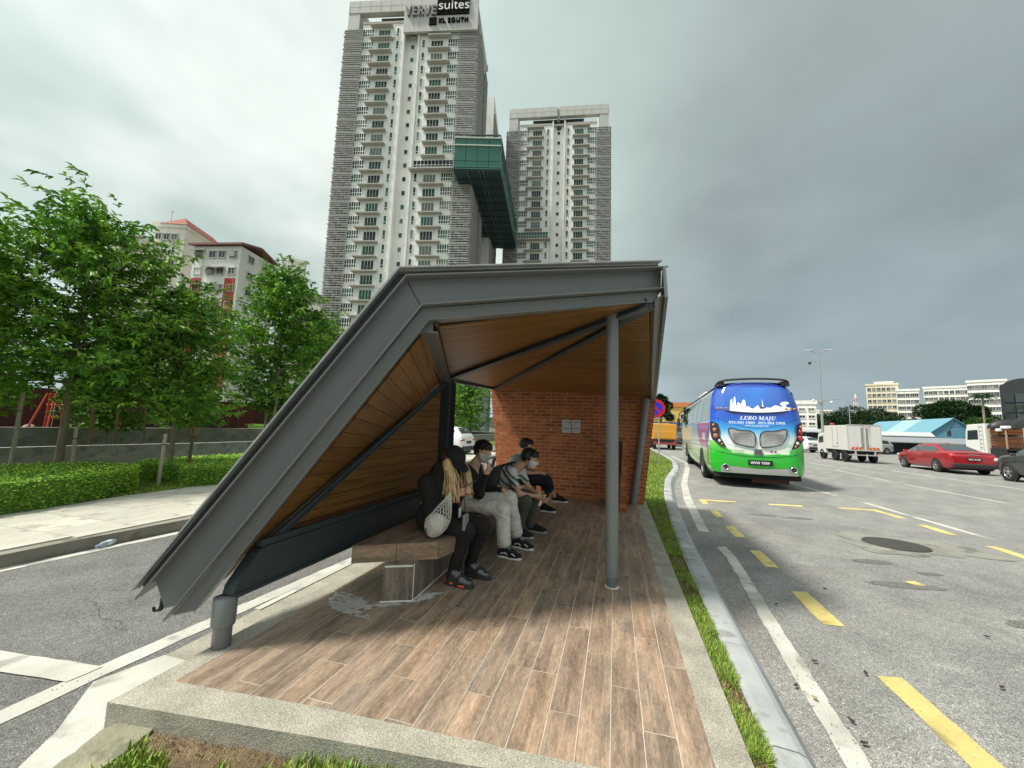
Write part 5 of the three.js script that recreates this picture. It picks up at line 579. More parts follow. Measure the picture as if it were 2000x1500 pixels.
/* tour bus */
{
  const bus = thing('tour_bus', 'blue, white and green tour bus pulling away beside the kerb', 'bus', [4.08, RY, -13.0], -0.085), Lb = 11.6;
  const hwAt = (y) => { const P = [[0.3, 1.1], [0.45, 1.2], [0.62, 1.23], [1.3, 1.235], [2.0, 1.22], [2.5, 1.16], [2.85, 1.09], [3.05, 1.0], [3.16, 0.8], [3.2, 0.5]]; for (let i = 0; i < P.length - 1; i++) if (y <= P[i + 1][0]) return mix(P[i][1], P[i + 1][1], Math.max(0, (y - P[i][0]) / (P[i + 1][0] - P[i][0]))); return 0.5; };
  const rz = (u, y) => { const rake = y < 0.75 ? 0.04 - 0.3 * (0.75 - y) * (0.75 - y) : y < 2.1 ? 0.04 - 0.05 * (y - 0.75) : -0.027 - 0.34 * Math.pow((y - 2.1) / 1.05, 1.6); return rake - 0.06 * u * u - 0.3 * Math.pow(Math.abs(u), 9); };
  const rearPt = (x, y, e = 0) => V(x, y, rz(x / hwAt(y), y) + e), Y0 = 0.42, Y1 = 3.18;
  const art = canvasTex(1024, 1152, (g, W, H) => {
    const X = (x) => (x / 2.6 + 0.5) * W, Y = (y) => (1 - (y - Y0) / (Y1 - Y0)) * H; // metres to canvas
    const gr = g.createLinearGradient(0, Y(2.3), 0, Y(1.0)); gr.addColorStop(0, '#1443b4'); gr.addColorStop(0.22, '#1d63cc'); gr.addColorStop(0.42, '#3fa2e4'); gr.addColorStop(0.56, '#a9d6ee'); gr.addColorStop(0.68, '#e6edec'); gr.addColorStop(1, '#dfe6d8'); g.fillStyle = gr; g.fillRect(0, 0, W, H);
    g.fillStyle = '#1db024'; g.beginPath(); g.moveTo(0, Y(1.42)); g.bezierCurveTo(X(-1.0), Y(1.3), X(-0.9), Y(1.02), X(0), Y(0.98)); g.bezierCurveTo(X(0.9), Y(1.02), X(1.0), Y(1.3), W, Y(1.42)); g.lineTo(W, H); g.lineTo(0, H); g.fill();
    const g2 = g.createLinearGradient(0, Y(1.3), 0, Y(0.95)); g2.addColorStop(0, 'rgba(140,205,110,0.8)'); g2.addColorStop(1, 'rgba(140,205,110,0)'); g.fillStyle = g2; g.beginPath(); g.moveTo(0, Y(1.42)); g.bezierCurveTo(X(-1.0), Y(1.3), X(-0.9), Y(1.06), X(0), Y(1.04)); g.bezierCurveTo(X(0.9), Y(1.06), X(1.0), Y(1.3), W, Y(1.42)); g.lineTo(W, Y(0.95)); g.lineTo(0, Y(0.95)); g.fill();
    g.strokeStyle = '#12285e'; g.lineWidth = 5; g.beginPath(); g.moveTo(0, Y(2.12)); g.bezierCurveTo(X(-0.9), Y(2.05), X(-0.6), Y(1.8), X(0), Y(1.76)); g.bezierCurveTo(X(0.6), Y(1.8), X(0.9), Y(2.05), W, Y(2.12)); g.stroke();
    g.lineWidth = 2; g.strokeStyle = '#6a8792'; g.beginPath(); g.moveTo(X(-0.95), Y(1.85)); g.lineTo(X(-0.82), Y(1.3)); g.bezierCurveTo(X(-0.6), Y(1.1), X(0.6), Y(1.1), X(0.82), Y(1.3)); g.lineTo(X(0.95), Y(1.85)); g.stroke();
    g.fillStyle = '#f4f6fb'; g.textAlign = 'center'; g.font = 'italic bold 62px serif'; g.fillText('LERO MAJU', X(0.02), Y(2.02)); g.font = 'bold 44px serif'; g.fillText('012-201 1909   012-304 1909', X(0.0), Y(1.895)); g.font = 'bold 24px serif'; g.fillText('www.leromaju.com', X(0), Y(1.825));
    g.fillStyle = '#d4e2c6'; g.fillRect(X(-0.68), Y(1.13), 150, 44); g.fillStyle = '#e6d5d8'; g.fillRect(X(0.28), Y(1.14), 92, 42); g.fillStyle = '#dfe8d6'; g.fillRect(X(0.54), Y(1.12), 100, 38); g.fillStyle = '#b03048'; g.fillRect(X(0.31), Y(1.12), 26, 22); g.fillStyle = '#3a3f78'; g.fillRect(X(0.41), Y(1.12), 22, 22); g.fillStyle = '#6a8f60'; for (let i = 0; i < 3; i++) g.fillRect(X(-0.66), Y(1.12) + i * 12 + 6, 120, 4);
    g.fillStyle = '#9fd6c0'; g.fillRect(X(0.72), Y(1.32), 50, 40);
  });
  const pan = patch(28, 30, (u, v) => { const y = mix(Y0, Y1, v), x = (u * 2 - 1) * hwAt(y); return rearPt(x, y); }), puv = (g) => { const p = g.attributes.position, uv = new Float32Array(p.count * 2); for (let i = 0; i < p.count; i++) { uv[i * 2] = p.getX(i) / 2.6 + 0.5; uv[i * 2 + 1] = (p.getY(i) - Y0) / (Y1 - Y0); } g.setAttribute('uv', new THREE.BufferAttribute(uv, 2)); return g; };
  add('rear_panel', puv(pan), paint([1, 1, 1], { map: art }), bus);
  const wart = canvasTex(1024, 420, (g, W, H) => { const gr = g.createLinearGradient(0, 0, W, H); gr.addColorStop(0, '#1f4da8'); gr.addColorStop(0.5, '#2a6fc6'); gr.addColorStop(1, '#203f96'); g.fillStyle = gr; g.fillRect(0, 0, W, H); g.fillStyle = '#eef1f2'; g.beginPath(); g.moveTo(190, H); const b = [[195, 200], [215, 160], [228, 300], [240, 140], [256, 120], [272, 300], [290, 220], [310, 230], [330, 260], [350, 190], [368, 170], [386, 190], [392, 290], [420, 280], [450, 310], [480, 320], [510, 290], [540, 260], [560, 300], [590, 320], [604, 150], [612, 320], [650, 300], [690, 310], [720, 290], [760, 270], [800, 290], [830, 310], [836, 280], [815, 262], [826, 240], [850, 226], [880, 220], [912, 226], [938, 244], [930, 262], [900, 272], [884, 282], [890, 322], [940, 332], [950, H]]; for (const [x, y] of b) g.lineTo(x, y + 40); g.fill(); g.fillStyle = '#4b1f3c'; g.fillRect(560, 330, 60, 30); });
  const wg = patch(22, 10, (u, v) => { const y = mix(2.36, 3.03, v), x = (u * 2 - 1) * hwAt(y) * 0.93; return rearPt(x, y - 0.12 * (1 - v) * (1 - Math.pow(u * 2 - 1, 2)), 0.012); }); { const uv = new Float32Array(wg.attributes.position.count * 2); let k = 0; for (let j = 0; j <= 10; j++) for (let i = 0; i <= 22; i++) { uv[k++] = i / 22; uv[k++] = j / 10; } wg.setAttribute('uv', new THREE.BufferAttribute(uv, 2)); }
  add('rear_window', wg, mat([1, 1, 1], 0.1, { map: wart, physical: true, clearcoat: 1, clearcoatRoughness: 0.03 }), bus);
  const strokeLine = (pts, r, m, name) => add(name, tubeOf(pts, r, 40, 6), m, bus);
  strokeLine([-1.08, -0.7, -0.3, 0, 0.3, 0.7, 1.08].map((x) => rearPt(x, 2.33 - 0.12 * (1 - (x / 1.08) ** 2), 0.014)), 0.016, mat([0.02, 0.03, 0.08], 0.4), 'window_seal');
  /* grilles, lamps, plate, bumper */
  const shape = (P, e, m, name, depth = 0.02) => add(name, plate(P.map(([x, y]) => rearPt(x, y, e)).map((v, i, a) => v), V(0, 0, depth)), m, bus);
  const mesh = mat([0.46, 0.46, 0.45], 0.7, { map: speck }); for (const s of [-1, 1]) { const P = [[0.08, 1.6], [0.16, 1.68], [0.44, 1.7], [0.74, 1.75], [0.71, 1.5], [0.6, 1.33], [0.42, 1.26], [0.09, 1.23]].map(([x, y]) => [s * x, y]); const gr = shape(P, 0.012, mesh, 'grille'); add('grille_frame', tubeOf([...P, P[0], P[1]].map(([x, y]) => rearPt(x, y, 0.034)), 0.014, 60, 6), mat([0.03, 0.04, 0.07], 0.4), gr); const sl = []; for (let k = 0; k < 8; k++) sl.push(box(0.5, 0.008, 0.01, s * 0.4, 1.29 + k * 0.05, rz(0.33, 1.5) + 0.036)); add('grille_slats', merge(sl), mat([0.4, 0.4, 0.39], 0.6), gr);
    const Q = [[1.2, 1.97], [1.03, 1.88], [0.98, 1.68], [1.0, 1.52], [0.9, 1.34], [0.82, 1.16], [1.02, 1.24], [1.19, 1.42], [1.225, 1.7]].map(([x, y]) => [s * x, y]); const lp = add('lamp_housing', (() => { const c = Q.reduce((a, q) => a.add(rearPt(q[0], q[1], 0.02)), V()).multiplyScalar(1 / Q.length).add(V(0, 0, 0.06)), pos = []; for (let i = 0; i < Q.length; i++) { const a = rearPt(...Q[i], 0.05), b = rearPt(...Q[(i + 1) % Q.length], 0.05); for (const p of s < 0 ? [a, b, c] : [b, a, c]) pos.push(p.x, p.y, p.z); } return raw(pos); })(), trimB, bus);
    for (const [x, y, r, m] of [[1.14, 1.84, 0.035, lensO], [1.11, 1.69, 0.06, s < 0 ? lensP : lensR], [1.09, 1.51, 0.068, s < 0 ? lensP : lensR], [1.0, 1.36, 0.04, lensW], [0.94, 1.27, 0.028, lensO]]) add('lamp_lens', new THREE.SphereGeometry(r, 16, 10).scale(1, 1.15, 0.6).translate(s * x, y, rearPt(s * x, y).z + 0.065), m, lp);
    for (const x of [1.0, 0.9, 0.78]) add('marker_lamp', new THREE.SphereGeometry(0.036, 12, 8).scale(1.2, 0.8, 0.5).translate(s * x, 2.36, rearPt(s * x, 2.36).z + 0.014), lensO, bus);
    add('exhaust', merge([new THREE.CylinderGeometry(0.075, 0.075, 0.12, 20).rotateX(Math.PI / 2).translate(s * 0.86, 0.6, 0.0)]), trimB, bus); add('exhaust_rim', new THREE.TorusGeometry(0.078, 0.014, 8, 22).translate(s * 0.86, 0.6, 0.062), M.chrome, bus); }
  add('bumper_strip', patch(24, 3, (u, v) => { const x = (u * 2 - 1) * 0.98, y = mix(0.43, 0.58 + 0.06 * Math.abs(u * 2 - 1), v); return rearPt(x, y, 0.022); }), mat([0.55, 0.56, 0.56], 0.3, { metalness: 0.6 }), bus);
  strokeLine([-1.2, -1.0, -0.6, 0, 0.6, 1.0, 1.2].map((x) => rearPt(x, 0.93 + 0.16 * Math.pow(Math.abs(x) / 1.2, 2), 0.004)), 0.008, mat([0.02, 0.2, 0.03], 0.4), 'panel_seam');
  const np = add('number_plate', box(0.62, 0.15, 0.02, 0.04, 0.76, 0.062), M.black, bus); add('plate_text', new THREE.PlaneGeometry(0.58, 0.12).translate(0.04, 0.76, 0.0745), mat([1, 1, 1], 0.6, { map: canvasTex(256, 52, (g) => { g.fillStyle = '#0a0a0a'; g.fillRect(0, 0, 256, 52); g.fillStyle = '#f2f2f2'; g.font = 'bold 44px sans-serif'; g.fillText('WVW 1909', 14, 42); }) }), np);
  add('emblem', merge([rbox(0.2, 0.1, 0.03, 0.012, 0, 1.1, 0.05), rbox(0.24, 0.05, 0.03, 0.012, 0, 1.02, 0.05)]), mat([0.14, 0.16, 0.15], 0.3, { metalness: 0.5 }), bus);
  add('mudflap', box(0.95, 0.3, 0.02, 0.36, 0.3, -0.3), mat([0.06, 0.012, 0.012], 0.7), bus); add('underbody', box(2.2, 0.3, Lb - 0.4, 0, 0.42, -Lb / 2), under, bus);
  /* roof spoiler */
  add('spoiler', merge([tubeOf([V(-1.0, 3.1, -0.55), V(-0.9, 3.22, -0.36), V(-0.5, 3.28, -0.32), V(0.5, 3.28, -0.32), V(0.9, 3.22, -0.36), V(1.0, 3.1, -0.55)], 0.032, 40, 8), box(0.14, 0.14, 0.3, -0.84, 3.14, -0.5), box(0.2, 0.14, 0.3, 0.86, 3.14, -0.5)]), trimB, bus);
  /* sides, roof, front */
  const sart = canvasTex(1536, 384, (g, W, H) => { const Y = (y) => (1 - (y - 0.35) / 2.75) * H, X = (z) => z / Lb * W; g.fillStyle = '#dfe8ea'; g.fillRect(0, 0, W, H); let gr = g.createLinearGradient(0, Y(1.9), 0, Y(0.4)); gr.addColorStop(0, '#8fc3dc'); gr.addColorStop(0.35, '#d9e6e4'); gr.addColorStop(0.55, '#e2e8da'); gr.addColorStop(0.66, '#b4d49a'); gr.addColorStop(1, '#6fae55'); g.fillStyle = gr; g.fillRect(0, Y(1.95), W, H); g.fillStyle = 'rgba(206,92,164,0.85)'; g.beginPath(); g.moveTo(X(0.2), Y(1.95)); g.lineTo(X(4.2), Y(1.95)); g.lineTo(X(2.8), Y(1.1)); g.lineTo(X(0.9), Y(1.1)); g.fill(); g.fillStyle = 'rgba(240,240,246,0.9)'; g.fillRect(X(1.4), Y(1.6), 110, 34); g.fillStyle = 'rgba(120,60,140,0.7)'; g.beginPath(); g.moveTo(X(0.0), Y(1.95)); g.lineTo(X(0.5), Y(1.95)); g.lineTo(X(1.3), Y(1.15)); g.lineTo(X(0.9), Y(1.1)); g.fill(); });
  for (const s of [-1, 1]) { const sg = patch(24, 14, (u, v) => { const z = s < 0 ? -u * Lb : -(1 - u) * Lb, y = mix(0.35, 3.1, v); const xx = s * hwAt(y); return V(xx, y, Math.min(z, rz(1, Math.max(Y0, y)) + 0.0)); }); const uv = new Float32Array(sg.attributes.position.count * 2), p = sg.attributes.position; for (let i = 0; i < p.count; i++) { uv[i * 2] = -p.getZ(i) / Lb; uv[i * 2 + 1] = (p.getY(i) - 0.35) / 2.75; } sg.setAttribute('uv', new THREE.BufferAttribute(uv, 2)); if (s < 0) { /* faces outwards */ const ix = sg.index.array; for (let i = 0; i < ix.length; i += 3) { const t = ix[i]; ix[i] = ix[i + 1]; ix[i + 1] = t; } sg.computeVertexNormals(); } add('side_panel', sg, paint([1, 1, 1], { map: sart }), bus);
    for (let k = 0; k < 6; k++) { const z0 = -0.55 - k * 1.82, z1 = z0 - 1.76; add('side_window', patch(2, 4, (u, v) => { const y = mix(2.0, 2.9, v); return V(s * (hwAt(y) + 0.008), y, s < 0 ? mix(z1, z0, u) : mix(z0, z1, u)); }), mat([0.06, 0.08, 0.085], 0.04, { physical: true, clearcoat: 1, clearcoatRoughness: 0.02, metalness: 0.3 }), bus); }
    const vents = []; for (let k = 0; k < 8; k++) vents.push(box(0.02, 0.035, 0.5, s * (hwAt(1) + 0.004), 0.62 + k * 0.08, -0.75)); add('vent_slats', merge(vents), mat([0.12, 0.2, 0.1], 0.6), bus); add('body_seam', box(0.012, 0.02, Lb - 0.5, s * (hwAt(1.15) + 0.004), 1.15, -Lb / 2), mat([0.3, 0.4, 0.28], 0.5), bus);
    const wg2 = wheelGeo(0.5, 0.3); for (const z of [-2.4, -8.7]) { addWheel(bus, wg2, s * 1.08, 0.5, z, mat([0.4, 0.4, 0.4], 0.5)); const ar = new THREE.Shape(); ar.absarc(0, 0, 0.64, 0, Math.PI); add('wheel_arch', new THREE.ExtrudeGeometry(ar, { depth: 0.02, bevelEnabled: false, curveSegments: 18 }).rotateY(Math.PI / 2).translate(s * 1.238 - 0.01, 0.42, z), trimB, bus); }
    add('mirror', merge([tubeOf([V(s * 1.05, 2.9, -Lb + 0.2), V(s * 1.35, 2.7, -Lb - 0.2), V(s * 1.42, 2.3, -Lb - 0.15)], 0.03, 14, 6), rbox(0.16, 0.5, 0.2, 0.05, s * 1.42, 2.15, -Lb - 0.12)]), trimB, bus); }
  add('roof', patch(12, 2, (u, v) => { const a = u * 2 - 1; return V(a * 1.0, 3.08 + 0.11 * (1 - a * a * a * a), mix(-0.4, -Lb, v)); }), paint([0.5, 0.6, 0.7]), bus); add('front_panel', box(2.3, 2.7, 0.1, 0, 1.7, -Lb), trimB, bus); add('roof_unit', rbox(1.6, 0.2, 2.2, 0.06, 0, 3.24, -6), mat([0.6, 0.6, 0.6], 0.6), bus);
}
/* white box truck */
{
  const t = thing('box_truck', 'small white box truck with striped rear boards', 'truck', [15.3, RY, -29.6], -0.06), w = 1.72, white = mat([0.74, 0.74, 0.72], 0.5, { map: streak }), seam = mat([0.1, 0.1, 0.1], 0.6);
  add('cargo_box', boxUV(rbox(w, 1.62, 3.3, 0.02, 0, 1.58, -1.66)), white, t);
  for (const s of [-1, 1]) { const d = add('rear_door', boxUV(rbox(w / 2 - 0.05, 1.48, 0.03, 0.008, s * w / 4, 1.58, 0.008)), white, t); add('lock_bar', merge([bar(V(s * 0.09, 0.9, 0.04), V(s * 0.09, 2.26, 0.04), 0.014), bar(V(s * 0.16, 0.9, 0.04), V(s * 0.16, 2.26, 0.04), 0.012)]), seam, d); const stp = canvasTex(128, 32, (g) => { g.fillStyle = '#e8a078'; g.fillRect(0, 0, 128, 32); g.fillStyle = '#b23a22'; for (let i = -2; i < 5; i++) { g.beginPath(); const x = i * 40 + (s < 0 ? 0 : 10); g.moveTo(x, s < 0 ? 32 : 0); g.lineTo(x + 20, s < 0 ? 32 : 0); g.lineTo(x + 44, s < 0 ? 0 : 32); g.lineTo(x + 24, s < 0 ? 0 : 32); g.fill(); } }); add('hazard_board', box(0.6, 0.15, 0.012, s * 0.42, 0.93, 0.032), mat([1, 1, 1], 0.6, { map: stp }), d); const tx = canvasTex(96, 32, (g) => { g.fillStyle = '#dcdcd8'; g.fillRect(0, 0, 96, 32); g.fillStyle = '#4a4d4a'; g.font = 'bold 24px sans-serif'; g.fillText(s < 0 ? 'BGV' : '2108', 6, 25); }); add('door_text', new THREE.PlaneGeometry(0.3, 0.09).translate(s * 0.3, 1.12, 0.0265), mat([1, 1, 1], 0.6, { map: tx }), d); }
  add('rear_frame', merge([box(w + 0.04, 0.05, 0.06, 0, 2.4, 0), box(0.05, 1.62, 0.06, -w / 2, 1.58, 0.0), box(0.05, 1.62, 0.06, w / 2, 1.58, 0.0), box(w + 0.04, 0.06, 0.08, 0, 0.79, 0)]), mat([0.5, 0.5, 0.48], 0.5), t);
  add('side_door', merge([box(0.012, 1.4, 0.016, -w / 2 - 0.004, 1.6, -1.35), box(0.012, 1.4, 0.016, -w / 2 - 0.004, 1.6, -2.05), box(0.012, 0.016, 0.7, -w / 2 - 0.004, 0.95, -1.7), box(0.02, 0.1, 0.06, -w / 2 - 0.006, 1.2, -1.45)]), seam, t);
  add('chassis', box(w * 0.8, 0.2, 4.3, 0, 0.66, -2.3), under, t); add('rear_step', merge([box(w, 0.06, 0.12, 0, 0.5, 0.05), box(0.08, 0.3, 0.08, -0.5, 0.62, 0.0), box(0.08, 0.3, 0.08, 0.5, 0.62, 0.0)]), mat([0.4, 0.38, 0.36], 0.6), t);
  add('cab', (() => { const s = new THREE.Shape(); s.moveTo(0, 0.5); s.lineTo(1.25, 0.5); s.lineTo(1.32, 0.95); s.lineTo(1.12, 1.62); s.lineTo(1.0, 1.82); s.lineTo(0, 1.85); s.lineTo(0, 0.5); return new THREE.ExtrudeGeometry(s, { depth: 1.56, bevelEnabled: true, bevelSize: 0.04, bevelThickness: 0.04, bevelSegments: 2 }).rotateY(Math.PI / 2).translate(-0.78, 0, -3.36); })(), white, t);
  for (const s of [-1, 1]) { add('side_window', plate([V(s * 0.825, 1.2, -3.6), V(s * 0.825, 1.15, -4.44), V(s * 0.825, 1.58, -4.32), V(s * 0.825, 1.66, -3.62)], V(s * 0.006, 0, 0)), M.glass, t); for (const z of [-0.75, -2.1, -3.95]) addWheel(t, wheelGeo(0.37, 0.22), s * 0.72, 0.37, z, under); }
  add('beacon', new THREE.SphereGeometry(0.13, 12, 8).scale(1.3, 0.8, 1).translate(-0.4, 2.5, -3.2), mat([0.25, 0.03, 0.05], 0.3), t);
}
/* timber-sided lorry at the right */
{
  const t = thing('lorry', 'white lorry with brown timber sides and black tarpaulin', 'truck', [26.4, RY, -29.6], -0.1), white = mat([0.74, 0.74, 0.71], 0.45), wood = [[0.3, 0.15, 0.06], [0.24, 0.12, 0.05], [0.34, 0.18, 0.08]].map((c) => mat(c, 0.8, { map: woodTex }));
  add('chassis', box(1.4, 0.3, 8.4, 0, 0.85, -4.2), under, t); add('bed', box(2.3, 0.14, 5.6, 0, 1.12, -2.9), under, t);
  for (const s of [-1, 1]) { for (let r = 0; r < 6; r++) for (let k = 0; k < 4; k++) add('plank', boxUV(box(0.05, 0.17, 1.36, s * 1.16, 1.3 + r * 0.19 + (r > 3 ? 0.12 : 0), -0.85 - k * 1.4)), pick(wood), t); for (let k = 0; k < 5; k++) add('stake', box(0.07, 1.4, 0.08, s * 1.2, 1.85, -0.15 - k * 1.4), mat([0.4, 0.3, 0.2], 0.8), t); }
  for (let r = 0; r < 6; r++) add('plank', boxUV(box(2.26, 0.17, 0.05, 0, 1.3 + r * 0.19, -0.1)), pick(wood), t);
  SEED = 61; add('tarpaulin', (() => { const g = new THREE.SphereGeometry(1, 22, 12, 0, Math.PI * 2, 0, Math.PI / 2).scale(1.15, 1.1, 2.6).translate(0, 2.45, -2.9), p = g.attributes.position; for (let i = 0; i < p.count; i++) { const k = 1 + 0.12 * (fw(p.getX(i) * 3, p.getZ(i) * 2, 3, 9) - 0.5); p.setXYZ(i, p.getX(i) * k, p.getY(i) * k, p.getZ(i)); } g.computeVertexNormals(); return g; })(), mat([0.02, 0.02, 0.02], 0.6), t); add('tarpaulin_end', (() => { const g = new THREE.SphereGeometry(0.75, 16, 10).scale(1.4, 0.8, 0.6).translate(-0.1, 2.6, -6.0); return g; })(), mat([0.02, 0.02, 0.022], 0.5), t);
  add('white_sacks', merge([rbox(0.4, 0.16, 0.3, 0.05, -1.15, 2.46, -1.2), rbox(0.5, 0.2, 0.3, 0.05, -1.14, 2.42, -4.8), rbox(0.3, 0.2, 0.5, 0.05, -1.16, 2.6, -4.4)]), M.white, t);
  add('cab', (() => { const s = new THREE.Shape(); s.moveTo(0, 0.75); s.lineTo(1.8, 0.75); s.lineTo(1.9, 1.3); s.lineTo(1.78, 2.3); s.lineTo(1.62, 2.78); s.lineTo(0, 2.85); s.lineTo(0, 0.75); return new THREE.ExtrudeGeometry(s, { depth: 2.1, bevelEnabled: true, bevelSize: 0.06, bevelThickness: 0.06, bevelSegments: 2 }).rotateY(Math.PI / 2).translate(-1.05, 0, -6.4); })(), white, t);
  for (const s of [-1, 1]) { add('side_window', plate([V(s * 1.115, 1.75, -7.0), V(s * 1.115, 1.7, -8.08), V(s * 1.115, 2.4, -7.98), V(s * 1.115, 2.45, -7.0)], V(s * 0.008, 0, 0)), M.glass, t); add('door', plate([V(s * 1.112, 0.85, -6.95), V(s * 1.112, 0.85, -8.1), V(s * 1.112, 1.6, -8.12), V(s * 1.112, 1.6, -6.95)], V(s * 0.01, 0, 0)), white, t); add('mirror', merge([tubeOf([V(s * 1.1, 2.6, -8.2), V(s * 1.6, 2.65, -8.7), V(s * 1.75, 2.3, -8.8)], 0.03, 12, 5), rbox(0.2, 0.45, 0.16, 0.05, s * 1.75, 2.15, -8.8)]), trimB, t); for (const z of [-0.9, -2.2, -7.4]) addWheel(t, wheelGeo(0.5, 0.3), s * 0.98, 0.5, z, under); }
  add('ladder', merge([bar(V(-1.14, 1.0, -6.5), V(-1.14, 2.9, -6.55), 0.025), bar(V(-1.14, 1.0, -6.8), V(-1.14, 2.9, -6.85), 0.025), ...[1.2, 1.5, 1.8, 2.1, 2.4, 2.7].map((y) => bar(V(-1.14, y, -6.5), V(-1.14, y, -6.83), 0.018))]), mat([0.55, 0.55, 0.53], 0.5), t);
  add('tank', rbox(0.5, 0.7, 1.4, 0.08, -0.95, 0.9, -5.2), trimB, t);
}
/* yellow tipper far down the road */
{ const t = thing('tipper_truck', 'small yellow tipper truck far away left of the bus', 'truck', [4.3, RY, -37], 0.0); add('tub', rbox(2.0, 1.4, 3.4, 0.05, 0, 1.6, -1.7), mat([0.72, 0.36, 0.04], 0.6, { map: streak }), t); add('tailboard', rbox(1.9, 0.6, 0.06, 0.02, 0, 1.3, 0.02), mat([0.6, 0.28, 0.03], 0.6), t); add('chassis', box(1.6, 0.4, 4.4, 0, 0.7, -2.2), under, t); add('bumper', box(1.9, 0.2, 0.1, 0, 0.55, 0.05), mat([0.3, 0.05, 0.04], 0.7), t); add('cab', rbox(1.9, 1.6, 1.3, 0.1, 0, 1.6, -4.2), mat([0.7, 0.34, 0.04], 0.5), t); for (const s of [-1, 1]) for (const z of [-0.8, -3.9]) addWheel(t, wheelGeo(0.42, 0.25), s * 0.82, 0.42, z, under); for (const s of [-1, 1]) add('tail_lamp', box(0.2, 0.12, 0.04, s * 0.8, 0.72, 0.08), lensR, t); }
/* ---------- people ---------- */
/* smooth surface of a distance field, one vertex per crossed cell */
function skin(fn, lo, hi, cell, noise = 0, seed = 0) {
  const n = [0, 1, 2].map((k) => Math.ceil((hi[k] - lo[k]) / cell) + 1), at = (i, j, k) => (k * n[1] + j) * n[0] + i, F = new Float32Array(n[0] * n[1] * n[2]);
  for (let k = 0; k < n[2]; k++) for (let j = 0; j < n[1]; j++) for (let i = 0; i < n[0]; i++) F[at(i, j, k)] = fn(lo[0] + i * cell, lo[1] + j * cell, lo[2] + k * cell);
  const id = new Int32Array(F.length).fill(-1), pos = [], idx = [], E = [[0, 1], [2, 3], [4, 5], [6, 7], [0, 2], [1, 3], [4, 6], [5, 7], [0, 4], [1, 5], [2, 6], [3, 7]];
  for (let k = 0; k < n[2] - 1; k++) for (let j = 0; j < n[1] - 1; j++) for (let i = 0; i < n[0] - 1; i++) {
    const v = []; let m = 0; for (let c = 0; c < 8; c++) { v[c] = F[at(i + (c & 1), j + ((c >> 1) & 1), k + (c >> 2))]; if (v[c] < 0) m |= 1 << c; } if (m === 0 || m === 255) continue;
    let x = 0, y = 0, z = 0, q = 0; for (const [a, b] of E) if ((v[a] < 0) !== (v[b] < 0)) { const t = v[a] / (v[a] - v[b]); x += (a & 1) + t * ((b & 1) - (a & 1)); y += ((a >> 1) & 1) + t * (((b >> 1) & 1) - ((a >> 1) & 1)); z += (a >> 2) + t * ((b >> 2) - (a >> 2)); q++; }
    id[at(i, j, k)] = pos.length / 3; pos.push(lo[0] + (i + x / q) * cell, lo[1] + (j + y / q) * cell, lo[2] + (k + z / q) * cell); }
  const quadF = (a, b, c, d, f) => { if (a < 0 || b < 0 || c < 0 || d < 0) return; if (f) idx.push(a, b, c, a, c, d); else idx.push(a, c, b, a, d, c); };
  for (let k = 1; k < n[2] - 1; k++) for (let j = 1; j < n[1] - 1; j++) for (let i = 1; i < n[0] - 1; i++) { const s = F[at(i, j, k)] < 0;
    if (s !== (F[at(i + 1, j, k)] < 0)) quadF(id[at(i, j - 1, k - 1)], id[at(i, j, k - 1)], id[at(i, j, k)], id[at(i, j - 1, k)], s);
    if (s !== (F[at(i, j + 1, k)] < 0)) quadF(id[at(i - 1, j, k - 1)], id[at(i - 1, j, k)], id[at(i, j, k)], id[at(i, j, k - 1)], s);
    if (s !== (F[at(i, j, k + 1)] < 0)) quadF(id[at(i - 1, j - 1, k)], id[at(i, j - 1, k)], id[at(i, j, k)], id[at(i - 1, j, k)], s); }
  const g = new THREE.BufferGeometry(); g.setAttribute('position', new THREE.BufferAttribute(new Float32Array(pos), 3)); g.setIndex(idx); g.computeVertexNormals(); g.setAttribute('uv', new THREE.BufferAttribute(new Float32Array(pos.length / 3 * 2).map((_, i) => pos[(i >> 1) * 3 + (i & 1)] * 3), 2)); return g;
}
const cone = (p, q, a, b = a) => ({ p, d: [q[0] - p[0], q[1] - p[1], q[2] - p[2]], a, b });
function coneD(c, x, y, z) { const [dx, dy, dz] = c.d, px = x - c.p[0], py = y - c.p[1], pz = z - c.p[2], L = dx * dx + dy * dy + dz * dz || 1e-9; let t = (px * dx + py * dy + pz * dz) / L; t = t < 0 ? 0 : t > 1 ? 1 : t; const ex = px - dx * t, ey = py - dy * t, ez = pz - dz * t; return Math.sqrt(ex * ex + ey * ey + ez * ez) - (c.a + (c.b - c.a) * t); }
const smin = (a, b, k) => { const h = Math.max(k - Math.abs(a - b), 0) / k; return Math.min(a, b) - h * h * k * 0.25; };
const union = (list, k = 0.03) => (x, y, z) => { let d = 9; for (const c of list) d = smin(d, coneD(c, x, y, z), k); return d; };
function bounds(list, m = 0.05) { const lo = [9, 9, 9], hi = [-9, -9, -9]; for (const c of list) for (const [q, r] of [[c.p, c.a], [[c.p[0] + c.d[0], c.p[1] + c.d[1], c.p[2] + c.d[2]], c.b]]) for (let k = 0; k < 3; k++) { lo[k] = Math.min(lo[k], q[k] - r - m); hi[k] = Math.max(hi[k], q[k] + r + m); } return [lo, hi]; }
const wr = (f, amp, s) => (x, y, z) => { const d = f(x, y, z); return Math.abs(d) > 0.05 ? d : d + amp * (Math.sin(x * 38 + 9 * Math.sin(y * 17 + s)) * Math.sin(y * 43 + 5 * Math.sin(z * 21 + x * 13 + s)) + 0.5 * Math.sin(z * 61 + x * 33 + y * 20)); };
